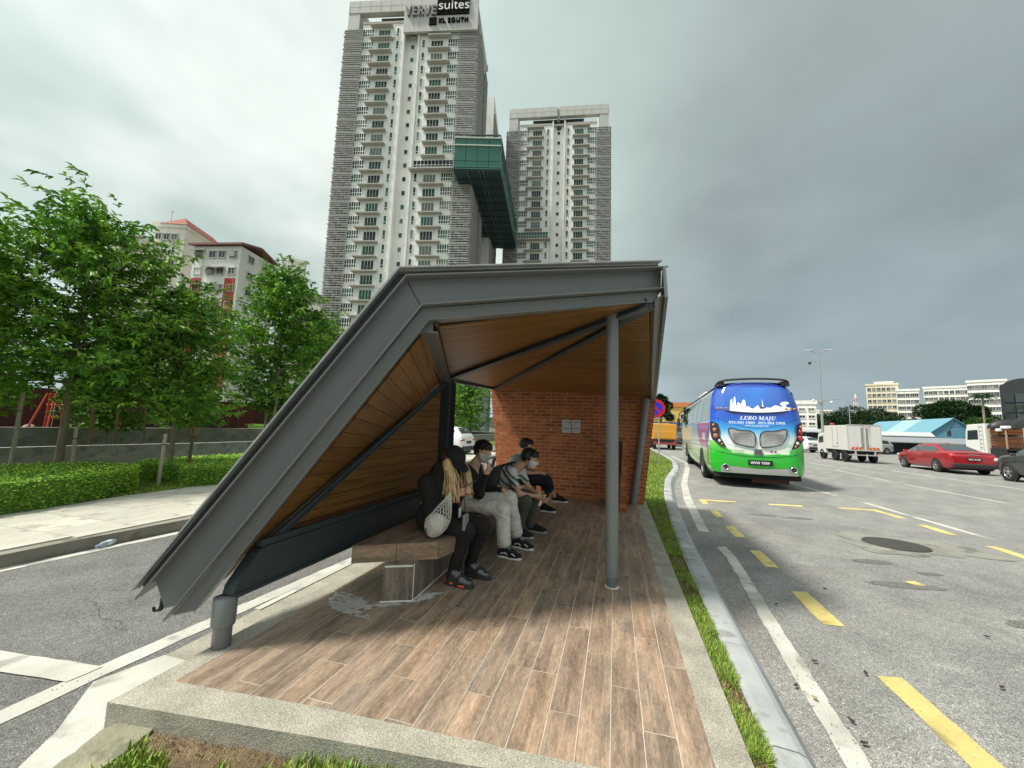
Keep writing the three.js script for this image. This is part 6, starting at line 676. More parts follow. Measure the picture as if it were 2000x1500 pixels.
const of = (list, cell, k, o = {}) => { const [lo, hi] = bounds(list, 0.05 + (o.grow ?? 0)); let f = union(list, k); if (o.cut) { const f0 = f; f = (x, y, z) => Math.max(f0(x, y, z), o.cut(x, y, z)); } if (o.wrinkle) f = wr(f, o.wrinkle, o.seed ?? 1); return skin(f, lo, hi, cell); };
const mul = (a, k) => a.map((v) => v * k), plus = (...v) => v.reduce((a, b) => [a[0] + b[0], a[1] + b[1], a[2] + b[2]]), unit = (a) => mul(a, 1 / Math.hypot(...a)), crossA = (a, b) => [a[1] * b[2] - a[2] * b[1], a[2] * b[0] - a[0] * b[2], a[0] * b[1] - a[1] * b[0]];
function handCones(W, d, n, side, curl, thumbIn = 0.4) { d = unit(d); n = unit(plus(n, mul(d, -(n[0] * d[0] + n[1] * d[1] + n[2] * d[2])))); const l = mul(unit(crossA(d, n)), side), P = (a, b, c) => plus(W, mul(d, a), mul(l, b), mul(n, c)), c = []; for (const b of [-0.024, -0.006, 0.012, 0.026]) c.push(cone(P(0.012, b * 0.6, 0), P(0.082, b, 0), 0.017, 0.0135)); c.push(cone(P(-0.03, 0, 0), P(0.02, 0, 0), 0.027, 0.025)); [[0.031, 0.068], [0.011, 0.079], [-0.0095, 0.073], [-0.029, 0.056]].forEach(([b, L], i) => { const k = curl * (1 + 0.08 * i), d1 = [Math.cos(k), Math.sin(k)], d2 = [Math.cos(k * 2.1), Math.sin(k * 2.1)], a = P(0.088, b, 0), m = plus(a, mul(d, d1[0] * L * 0.5), mul(n, d1[1] * L * 0.5)), e = plus(m, mul(d, d2[0] * L * 0.5), mul(n, d2[1] * L * 0.5)); c.push(cone(a, m, 0.0098, 0.0088), cone(m, e, 0.0088, 0.0072)); }); const t0 = P(0.022, 0.032, 0.006), t1 = plus(t0, mul(d, 0.03), mul(l, 0.026), mul(n, 0.03 * thumbIn * 2)), t2 = plus(t1, mul(d, 0.028), mul(l, 0.004), mul(n, 0.026 * thumbIn * 2)); c.push(cone(P(0.008, 0.016, 0), t0, 0.017, 0.013), cone(t0, t1, 0.0125, 0.0105), cone(t1, t2, 0.0105, 0.0085)); return c; }
/* head in a frame: c centre, f forward, u up, s sideways */
function headFrame(c, pitch, yaw) { const f = [Math.cos(pitch) * Math.cos(yaw), -Math.sin(pitch), Math.cos(pitch) * Math.sin(yaw)], s = unit(crossA(f, [0, 1, 0])), u = crossA(s, f); return { c, f, u, s, P: (a, b, d) => plus(c, mul(f, a), mul(u, b), mul(s, d)) }; }
function headCones(H) { const P = H.P, c = []; c.push(cone(P(-0.028, 0.03, 0), P(0.022, 0.035, 0), 0.084, 0.078)); c.push(cone(P(0.01, -0.02, 0), P(0.04, -0.045, 0), 0.07, 0.056)); c.push(cone(P(0.03, -0.06, 0), P(0.06, -0.088, 0), 0.05, 0.032)); for (const q of [-1, 1]) { c.push(cone(P(0.045, -0.01, q * 0.036), P(0.05, -0.03, q * 0.034), 0.034, 0.03)); c.push(cone(P(-0.01, 0.004, q * 0.077), P(-0.014, -0.03, q * 0.072), 0.014, 0.009)); } c.push(cone(P(0.094, 0.012, 0), P(0.112, -0.022, 0), 0.009, 0.014)); c.push(cone(P(0.086, -0.058, -0.018), P(0.086, -0.058, 0.018), 0.012)); c.push(cone(P(0.078, 0.034, -0.03), P(0.078, 0.034, 0.03), 0.018)); return c; }
const skinM = (r, g, b) => mat([r, g, b], 0.55, { physical: true, sheen: 0.2, specularIntensity: 0.4 });
const cloth = (c, o = {}) => mat(c, 0.92, { map: speck, bumpMap: noiseBump, bumpScale: 0.002, ...o });
function shoe(parent, heel, dir, m, soleM, o = {}) { /* heel and sole on the ground at heel, pointing along dir */ const d = unit([dir[0], 0, dir[2]]), s = [-d[2], 0, d[0]], P = (a, b, c) => plus(heel, mul(d, a), [0, b, 0], mul(s, c)), up = [cone(P(0.02, 0.05, 0), P(0.05, 0.1, 0), 0.04, 0.043), cone(P(0.03, 0.045, 0), P(0.14, 0.042, 0), 0.04, 0.041), cone(P(0.14, 0.042, 0), P(0.225, 0.034, 0), 0.041, 0.033), cone(P(0.14, 0.04, 0.012), P(0.2, 0.034, 0.014), 0.034, 0.028), cone(P(0.07, 0.09, 0), P(0.15, 0.062, 0), 0.036, 0.03)]; const e = of(up, 0.008, 0.03, { cut: (x, y) => (heel[1] + 0.018) - y }); const sh = add('shoe', e, m, parent); const so = [cone(P(0.02, 0.012, 0), P(0.13, 0.012, 0), 0.043, 0.04), cone(P(0.13, 0.012, 0), P(0.22, 0.012, 0.004), 0.046, 0.04)]; add('sole', of(so, 0.008, 0.03, { cut: (x, y) => Math.abs(y - heel[1] - 0.015) - 0.0145 }), soleM, sh); if (o.stripe) for (const q of [-1, 1]) add('side_stripe', tubeOf([[0.03, 0.05, 0.045], [0.08, 0.062, 0.045], [0.12, 0.046, 0.045], [0.17, 0.062, 0.044], [0.2, 0.04, 0.042]].map(([a, b, c]) => V(...P(a, b, q * c))), 0.006, 20, 6), soleM, sh); if (o.laces) add('laces', merge([0.09, 0.11, 0.13, 0.15].map((a) => bar(V(...P(a, 0.118 - (a - 0.09) * 0.55, -0.022)), V(...P(a + 0.004, 0.118 - (a - 0.09) * 0.55, 0.022)), 0.006))), o.laces, sh); if (o.flash) add('heel_flash', of([cone(P(-0.012, 0.05, 0), P(0.0, 0.03, 0.02), 0.02, 0.016), cone(P(-0.008, 0.05, 0.02), P(0.06, 0.022, 0.036), 0.014, 0.012), cone(P(0.13, 0.018, 0.042), P(0.18, 0.016, 0.04), 0.012)], 0.006, 0.015), o.flash, sh); return sh; }
function person(label, z0, J, o) {
  const p = thing('person', label, 'person', [-1.6, 0, z0], 0, 'people waiting on the bench'), T = (a) => [a[0] + 1.6, a[1], a[2] ?? 0], S = o.skin;
  const H = headFrame(T(J.head), J.pitch, J.yaw), hip = T(J.hip), chest = T(J.chest), neck = T(J.neck), hc = headCones(H), bodyC = [cone(hip, chest, 0.12, 0.125), cone(chest, neck, 0.1, 0.055), cone(neck, H.P(-0.02, -0.04, 0), 0.05, 0.052)], top = [cone(plus(hip, [0, 0, -0.07]), plus(hip, [0, 0, 0.07]), 0.118), cone(plus(hip, [0, 0.02, 0]), chest, 0.118, 0.118), cone(plus(chest, [0, 0, -0.06]), plus(chest, [0, 0, 0.06]), 0.112)], leg = [], hands = [];
  for (const q of [-1, 1]) { const k = q > 0 ? 'R' : 'L', sh = T(J['sh' + k]), el = T(J['el' + k]), wr_ = T(J['wr' + k]), hp = plus(hip, [0.02, -0.01, q * 0.1]), kn = T(J['kn' + k]), an = T(J['an' + k]);
    bodyC.push(cone(sh, el, 0.045, 0.036), cone(el, wr_, 0.036, 0.025), cone(hp, kn, 0.075, 0.052), cone(kn, an, 0.048, 0.032));
    top.push(cone(plus(mul(chest, 0.5), mul(sh, 0.5)), sh, 0.095, 0.068), cone(sh, o.sleeve ? plus(sh, mul(plus(el, mul(sh, -1)), o.sleeve)) : el, 0.064 * (o.bulk ?? 1), 0.052 * (o.bulk ?? 1))); if (!o.sleeve) top.push(cone(el, plus(wr_, mul(plus(el, mul(wr_, -1)), 0.08)), 0.05 * (o.bulk ?? 1), 0.036));
    if (o.collar) top.push(cone(chest, neck, 0.13, 0.085), cone(neck, plus(neck, [-0.03, 0.03, 0]), 0.085, 0.075)); const end = o.crop?.[k] ?? 1; leg.push(cone(hp, kn, 0.09, o.kneeR ?? 0.072), cone(kn, plus(kn, mul(plus(an, mul(kn, -1)), end)), o.kneeR ?? 0.07, o.hem ?? 0.058)); hands.push(...[handCones(wr_, J['hd' + k], J['hn' + k], q * (J.flip ?? 1), J['cu' + k] ?? 0.6)]); }
  leg.push(cone(plus(hip, [0, -0.0, -0.08]), plus(hip, [0, -0.0, 0.08]), 0.115));
  const parts = [of(bodyC, 0.014, 0.04), of([...hc, cone(neck, H.P(-0.02, -0.05, 0), 0.05, 0.05)], 0.006, 0.022), ...hands.map((h) => of(h, 0.0042, 0.01))];
  add('body', mergeGeometries(parts), S, p);
  const shirt = of(top, 0.012, 0.06, { wrinkle: o.wrinkle ?? 0.004, seed: z0, cut: (x, y, z) => 0.3 - y }); let sm_ = o.topM;
  if (o.stripes) { const q = shirt.attributes.position, c = new Float32Array(q.count * 3), ax = unit(plus(chest, mul(hip, -1))); for (let i = 0; i < q.count; i++) { const t = ((q.getX(i) * ax[0] + q.getY(i) * ax[1]) * 18) % 3, k = ((t + 3) % 3), u = k < 1 ? [0.82, 0.84, 0.81] : k < 1.5 ? [0.02, 0.025, 0.03] : k < 2.1 ? [0.82, 0.84, 0.8] : k < 2.6 ? [0.06, 0.17, 0.13] : [0.82, 0.83, 0.8]; c.set(u, i * 3); } shirt.setAttribute('color', new THREE.BufferAttribute(c, 3)); }
  add(o.topName, shirt, sm_, p); add('trousers', of(leg, 0.012, 0.05, { wrinkle: o.legWrinkle ?? 0.004, seed: z0 + 3 }), o.legM, p);
  /* eyes, brows, mask, hair */
  for (const q of [-1, 1]) { add('eye', new THREE.SphereGeometry(0.0105, 10, 8).scale(1, 0.7, 1).translate(...H.P(0.086, 0.014, q * 0.031)), mat([0.03, 0.02, 0.015], 0.2), p); add('eyebrow', bar(V(...H.P(0.092, 0.036, q * 0.016)), V(...H.P(0.082, 0.038, q * 0.05)), 0.0045), mat([0.012, 0.01, 0.01], 0.9), p); }
  const hf = union(hc, 0.022), dotH = (x, y, z, a) => (x - H.c[0]) * a[0] + (y - H.c[1]) * a[1] + (z - H.c[2]) * a[2], hb = [H.c.map((v) => v - 0.22), H.c.map((v) => v + 0.22)];
  if (o.mask) add('face_mask', skin((x, y, z) => Math.max(hf(x, y, z) - 0.012, 0.03 - dotH(x, y, z, H.f), dotH(x, y, z, H.u) + 0.004 - 0.06 * 0, -0.105 - dotH(x, y, z, H.u)), ...hb, 0.006), cloth(o.mask), p);
  if (o.mask) for (const q of [-1, 1]) add('mask_loop', tubeOf([V(...H.P(0.04, -0.02, q * 0.074)), V(...H.P(0.0, -0.005, q * 0.088)), V(...H.P(-0.014, -0.03, q * 0.082))], 0.0025, 10, 5), cloth(o.mask), p);
  const hairF = (x, y, z) => { const a = dotH(x, y, z, H.f), b = dotH(x, y, z, H.u), s = dotH(x, y, z, H.s), n = 0.006 * Math.sin(a * 90 + s * 60) * Math.sin(b * 70 + s * 110), r = hf(x, y, z) - 0.005 - 0.017 * Math.max(sm(0.04, 0.1, b), sm(0.03, -0.05, a)) - n, face = Math.min(a - 0.018 + 0.25 * (b - 0.07), (o.fringe ?? 0.05) + 0.012 * Math.sin(s * 150) - b), low = -0.05 - b - 0.1 * Math.max(0, -a); return Math.max(r, face, low, o.under ? b - 0.036 : -9, a > -0.02 ? Math.max(-0.02 - b, -9) : -9); };
  add('hair', skin(hairF, ...hb, 0.006), o.hairM, p);
  return { p, H, T };
}
const blackHair = mat([0.008, 0.007, 0.007], 0.55), skinA = skinM(0.66, 0.42, 0.29), skinB = skinM(0.6, 0.36, 0.24), blackSole = mat([0.03, 0.03, 0.03], 0.6), whiteSole = mat([0.74, 0.73, 0.7], 0.7), canvasBlack = cloth([0.016, 0.016, 0.017]);
function phone(label, c, n, up, tilt) { const t = thing('phone', label, 'phone', c), b = new THREE.Matrix4().makeBasis(V(...unit(crossA(up, n))), V(...unit(up)), V(...unit(n))); const g = rbox(0.074, 0.152, 0.009, 0.004), s = new THREE.PlaneGeometry(0.068, 0.146).translate(0, 0, 0.0048), cm = rbox(0.024, 0.026, 0.004, 0.0015, -0.02, 0.055, -0.0055); for (const q of [g, s, cm]) q.applyMatrix4(b); add('case', g, mat([0.05, 0.05, 0.055], 0.4), t); add('screen', s, mat([0.1, 0.11, 0.12], 0.08, { physical: true, clearcoat: 1 }), t); add('camera_bump', cm, M.black, t); return t; }
{ // nearest person: cap, long blond hair, black jacket, phone in both hands
  const z0 = -3.5, J = { head: [-1.51, 1.08], pitch: 0.75, yaw: 0.35, hip: [-1.7, 0.54], chest: [-1.68, 0.79], neck: [-1.6, 0.94], shR: [-1.69, 0.87, 0.16], shL: [-1.69, 0.87, -0.17], elR: [-1.62, 0.62, 0.19], elL: [-1.56, 0.62, -0.18], wrR: [-1.46, 0.755, 0.07], wrL: [-1.42, 0.76, -0.06], knR: [-1.3, 0.46, 0.1], knL: [-1.22, 0.47, -0.1], anR: [-1.41, 0.1, 0.12], anL: [-1.33, 0.1, -0.1], hdR: [0.75, 0.35, -0.3], hnR: [-0.2, 0.5, -0.9], hdL: [0.75, 0.35, 0.25], hnL: [-0.2, 0.5, 0.9], cuR: 0.75, cuL: 0.75 };
  const { p, H } = person('seated person in black with cap and long blond hair looking at a phone', z0, J, { skin: skinA, topName: 'jacket', topM: cloth([0.014, 0.012, 0.013]), legM: cloth([0.016, 0.012, 0.013]), hairM: mat([0.05, 0.025, 0.012], 0.6), mask: [0.012, 0.012, 0.013], bulk: 1.12, wrinkle: 0.006, hem: 0.05, collar: true, fringe: 0.085, under: true });
  add('cap', skin((x, y, z) => { const a = (x - H.c[0]) * H.f[0] + (y - H.c[1]) * H.f[1] + (z - H.c[2]) * H.f[2], b = (x - H.c[0]) * H.u[0] + (y - H.c[1]) * H.u[1] + (z - H.c[2]) * H.u[2], s = (x - H.c[0]) * H.s[0] + (y - H.c[1]) * H.s[1] + (z - H.c[2]) * H.s[2]; const crown = Math.max(Math.hypot((a + 0.008) / 1.12, (b - 0.03) / 1.02, s) - 0.108, 0.04 - b), brim = Math.max(Math.hypot((a - 0.09) / 1.25, s) - 0.085, Math.abs(b - 0.05 + 0.12 * (a - 0.09) + 2.4 * s * s) - 0.007, 0.05 - a); return Math.min(crown, brim); }, H.c.map((v) => v - 0.26), H.c.map((v) => v + 0.26), 0.007), cloth([0.012, 0.012, 0.015]), p);
  SEED = 33; const mk = (n, m) => { const g = []; for (let i = 0; i < n; i++) { const q = i % 3 === 0 ? -1 : 1, a0 = rr(-0.06, 0.05), s0 = q * rr(0.066, 0.092), st = V(...H.P(a0, rr(-0.03, 0.04), s0)), e = V(st.x + rr(0.02, 0.12), rr(0.7, 0.84), st.z + rr(-0.05, 0.06) + q * 0.015), md = st.clone().lerp(e, 0.5).add(V(rr(0.0, 0.05), rr(-0.02, 0.02), q * rr(-0.01, 0.035))); g.push(new THREE.TubeGeometry(new THREE.CatmullRomCurve3([st, md, e]), 8, rr(0.0018, 0.0042), 4)); } add('hair_locks', merge(g), m, p); };
  mk(260, mat([0.82, 0.6, 0.32], 0.45)); mk(90, mat([0.6, 0.4, 0.18], 0.5)); { const cs = []; for (const q of [-1, 1]) for (const [a, w] of [[-0.04, 0], [0.0, 0.03], [0.035, 0.06]]) { const s0 = H.P(a, 0.01, q * 0.078), m0 = [s0[0] + 0.03 + w * 0.4, s0[1] - 0.12, s0[2] + q * 0.02], e0 = [s0[0] + 0.05 + w, 0.79, s0[2] + q * 0.01]; cs.push(cone(s0, m0, 0.022, 0.026), cone(m0, e0, 0.026, 0.008)); } add('hair_curtain', skin((x, y, z) => union(cs, 0.02)(x, y, z) + 0.004 * Math.sin(x * 420 + Math.sin(y * 30) * 2) * Math.sin(z * 380), ...bounds(cs, 0.03), 0.006), mat([0.72, 0.5, 0.25], 0.5), p); } mk(70, mat([0.12, 0.05, 0.025], 0.55));
  add('hood', of([cone([-0.11, 0.89, -0.07], [-0.11, 0.89, 0.07], 0.06), cone([-0.11, 0.89, 0.07], [0.0, 0.9, 0.09], 0.045, 0.028), cone([-0.11, 0.89, -0.07], [0.0, 0.9, -0.09], 0.045, 0.028)], 0.012, 0.04, { wrinkle: 0.006 }), cloth([0.018, 0.018, 0.02]), p);
  const dk = mat([0.03, 0.03, 0.032], 0.3, { physical: true, clearcoat: 0.6 }), org = mat([0.75, 0.13, 0.03], 0.5); shoe(p, [0.15, 0.0, 0.13], [1, 0, 0.1], dk, blackSole, { laces: mat([0.5, 0.5, 0.5], 0.5), flash: org }); shoe(p, [0.24, 0.0, -0.1], [1, 0, 0.1], dk, blackSole, { laces: mat([0.4, 0.4, 0.4], 0.5) });
  phone('dark phone held by the person with blond hair', [-1.33, 0.865, z0 + 0.01], [-0.5, 0.8, 0.1], [0.85, 0.5, 0]);
  /* net bag */
  const bag = thing('net_bag', 'cream string net bag resting on the bench edge', 'bag', [-1.53, 0.425, -3.2]), ax = [V(0.07, 0.36, -0.16), V(0.05, 0.25, -0.11), V(0.02, 0.14, -0.05), V(-0.03, 0.085, 0.0), V(-0.06, 0.07, 0.03)], cv = new THREE.CatmullRomCurve3(ax), rad = (t) => 0.008 + 0.098 * Math.pow(Math.sin(Math.PI * Math.min(1, Math.max(0, t * 0.8 + 0.02))), 1.25) * (t > 0.9 ? 1 - (t - 0.9) * 4 : 1), pt = (t, a) => { const c = cv.getPoint(t), d = cv.getTangent(t), s = V().crossVectors(d, V(0, 0, 1)).normalize(), w = V().crossVectors(d, s).normalize(), r = rad(t); return c.addScaledVector(s, Math.cos(a) * r * 0.9).addScaledVector(w, Math.sin(a) * r * 1.15); }, str = []; for (const q of [-1, 1]) for (let i = 0; i < 18; i++) { const a = []; for (let k = 0; k <= 16; k++) a.push(pt(k / 16, i / 18 * 6.283 + q * k / 16 * 2.6)); str.push(new THREE.TubeGeometry(new THREE.CatmullRomCurve3(a), 26, 0.0033, 4)); }
  add('netting', merge(str), cloth([0.92, 0.88, 0.77]), bag); add('contents', (() => { const g = patch(20, 16, (u, v) => { const t = 0.42 + v * 0.57, p0 = pt(t, u * 6.2832), c = cv.getPoint(t); return c.lerp(p0, 0.86 + 0.1 * Math.sin(u * 19 + v * 11)); }); return g; })(), cloth([0.92, 0.9, 0.84]), bag);
  for (const q of [-0.012, 0.012]) add('handle', tubeOf([ax[0].clone().add(V(0, 0, q)), ax[0].clone().add(V(0.03, 0.03, q - 0.04)), V(0.06, 0.35, -0.22)], 0.006, 10, 5), cloth([0.78, 0.74, 0.62]), bag);
  const po = thing('pouch', 'small grey pouch hanging over the dark knee', 'pouch', [-1.3, 0.47, -3.36]); add('case', rbox(0.03, 0.14, 0.1, 0.014, 0, 0.08, 0, 4), cloth([0.3, 0.32, 0.31]), po); add('strap', bar(V(0, 0.14, 0), V(-0.05, 0.3, -0.06), 0.004), M.black, po); add('tag', rbox(0.004, 0.03, 0.03, 0.001, 0.017, 0.03, -0.01), M.white, po);
  const ca = thing('lanyard_card', 'white lanyard card hanging in front of the black jacket', 'card', [-1.37, 0.58, -3.39]); add('card', rbox(0.003, 0.085, 0.055, 0.001, 0, 0.04, 0), mat([0.8, 0.78, 0.77], 0.5), ca); add('cord', bar(V(0, 0.085, 0), V(-0.06, 0.3, -0.04), 0.003), mat([0.5, 0.06, 0.06], 0.7), ca);
}
{ // man in black with pale trousers
  const z0 = -4.35, J = { head: [-1.5, 1.115], pitch: 0.3, yaw: 0.65, hip: [-1.68, 0.54], chest: [-1.67, 0.8], neck: [-1.59, 0.97], shR: [-1.63, 0.89, 0.17], shL: [-1.63, 0.89, -0.18], elR: [-1.46, 0.67, 0.2], elL: [-1.5, 0.64, -0.2], wrR: [-1.41, 0.87, 0.13], wrL: [-1.29, 0.67, -0.15], knR: [-1.21, 0.5, 0.11], knL: [-1.2, 0.57, -0.14], anR: [-1.17, 0.12, 0.13], anL: [-1.12, 0.12, -0.25], hdR: [0.5, 0.85, 0.1], hnR: [-0.6, 0.3, -0.5], hdL: [1, -0.1, 0.1], hnL: [0, -1, 0], cuR: 0.7, cuL: 0.5 };
  const { p } = person('seated person in black top and off-white trousers holding up a phone', z0, J, { skin: skinA, topName: 'jumper', topM: cloth([0.013, 0.013, 0.014]), legM: cloth([0.9, 0.86, 0.77]), hairM: blackHair, mask: [0.82, 0.85, 0.82], kneeR: 0.082, hem: 0.076, crop: { R: 0.9, L: 0.86 }, legWrinkle: 0.005 });
  for (const [a, k] of [[[0.43, 0.08, 0.13], 1], [[0.48, 0.08, -0.25], 1]]) add('sock', of([cone(a, plus(a, [0, 0.12, 0]), 0.042, 0.044)], 0.008, 0.01), cloth([0.76, 0.76, 0.76]), p);
  const lc = mat([0.7, 0.7, 0.68], 0.8); shoe(p, [0.38, 0, 0.13], [1, 0, 0.15], canvasBlack, whiteSole, { stripe: true, laces: lc }); shoe(p, [0.44, 0, -0.25], [1, 0, 0.2], canvasBlack, whiteSole, { stripe: true, laces: lc });
  phone('phone held up by the person in off-white trousers', [-1.34, 0.985, z0 + 0.1], [-0.8, 0.25, -0.1], [0.25, 0.95, 0.1]);
}
{ // leaning man in striped T-shirt
  const z0 = -5.15, J = { head: [-1.11, 1.0], pitch: 0.35, yaw: 0.05, hip: [-1.6, 0.53], chest: [-1.4, 0.76], neck: [-1.25, 0.89], shR: [-1.31, 0.82, 0.18], shL: [-1.29, 0.82, -0.18], elR: [-1.2, 0.56, 0.2], elL: [-1.14, 0.57, -0.18], wrR: [-1.0, 0.52, 0.05], wrL: [-0.98, 0.53, -0.04], knR: [-1.13, 0.46, 0.14], knL: [-1.08, 0.47, -0.16], anR: [-1.22, 0.1, 0.12], anL: [-1.12, 0.1, -0.2], hdR: [0.8, -0.2, -0.35], hnR: [0.2, 0.1, -0.9], hdL: [0.8, -0.25, 0.35], hnL: [0.2, 0.1, 0.9], cuR: 0.85, cuL: 0.85 };
  const { p } = person('seated person leaning forward in striped T-shirt and olive trousers', z0, J, { skin: skinB, topName: 'shirt', topM: cloth([1, 1, 1], { vertexColors: true }), stripes: true, sleeve: 0.55, legM: cloth([0.105, 0.105, 0.08]), hairM: blackHair, mask: [0.93, 0.93, 0.93], kneeR: 0.085, hem: 0.072 });
  add('wristband', new THREE.TorusGeometry(0.031, 0.007, 8, 20).rotateY(1.2).translate(0.56, 0.525, 0.065), M.black, p); shoe(p, [0.34, 0, 0.12], [1, 0, 0.05], cloth([0.02, 0.018, 0.017]), mat([0.5, 0.48, 0.46], 0.7), {}); shoe(p, [0.46, 0, -0.2], [1, 0, 0.05], cloth([0.02, 0.018, 0.017]), mat([0.4, 0.38, 0.36], 0.7), {});
  const bp = thing('backpack', 'grey backpack worn by the person in the striped shirt', 'backpack', [-1.62, 0.58, z0]); add('pack', of([cone([-0.02, 0.02, -0.09], [-0.02, 0.02, 0.09], 0.1), cone([0.1, 0.22, -0.08], [0.1, 0.22, 0.08], 0.09), cone([0.04, 0.12, -0.1], [0.04, 0.12, 0.1], 0.1)], 0.014, 0.06, { wrinkle: 0.004 }), cloth([0.1, 0.105, 0.1]), bp); for (const q of [-1, 1]) add('strap', tubeOf([V(0.16, 0.32, q * 0.1), V(0.28, 0.34, q * 0.13), V(0.36, 0.24, q * 0.16), V(0.3, 0.05, q * 0.19)], 0.014, 18, 6), cloth([0.03, 0.03, 0.03]), bp); add('pocket', rbox(0.06, 0.14, 0.18, 0.03, -0.12, 0.08, 0), cloth([0.08, 0.085, 0.08]), bp);
}
{ // person at the back against the brick wall
  const z0 = -6.75, J = { head: [-1.52, 1.09], pitch: 0.25, yaw: -0.1, hip: [-1.68, 0.54], chest: [-1.7, 0.8], neck: [-1.6, 0.95], shR: [-1.64, 0.87, 0.16], shL: [-1.64, 0.87, -0.16], elR: [-1.5, 0.64, 0.2], elL: [-1.5, 0.64, -0.2], wrR: [-1.28, 0.64, 0.08], wrL: [-1.28, 0.64, -0.06], knR: [-1.14, 0.52, 0.06], knL: [-1.16, 0.47, -0.1], anR: [-1.02, 0.22, -0.16], anL: [-1.18, 0.1, 0.06], hdR: [1, -0.1, -0.2], hnR: [0, -1, 0], hdL: [1, -0.1, 0.2], hnL: [0, -1, 0], cuR: 0.5, cuL: 0.5 };
  const { p } = person('seated person in dark clothes at the far end by the brick wall', z0, J, { skin: skinB, topName: 'shirt', topM: cloth([0.2, 0.22, 0.23]), sleeve: 0.6, legM: cloth([0.012, 0.015, 0.03]), hairM: blackHair, mask: [0.5, 0.55, 0.58], crop: { R: 0.45, L: 0.55 }, hem: 0.068, kneeR: 0.088 });
  shoe(p, [0.55, 0.13, -0.18], [1, 0, 0.0], canvasBlack, whiteSole, {}); shoe(p, [0.38, 0, 0.06], [1, 0, 0.1], canvasBlack, whiteSole, {});
}
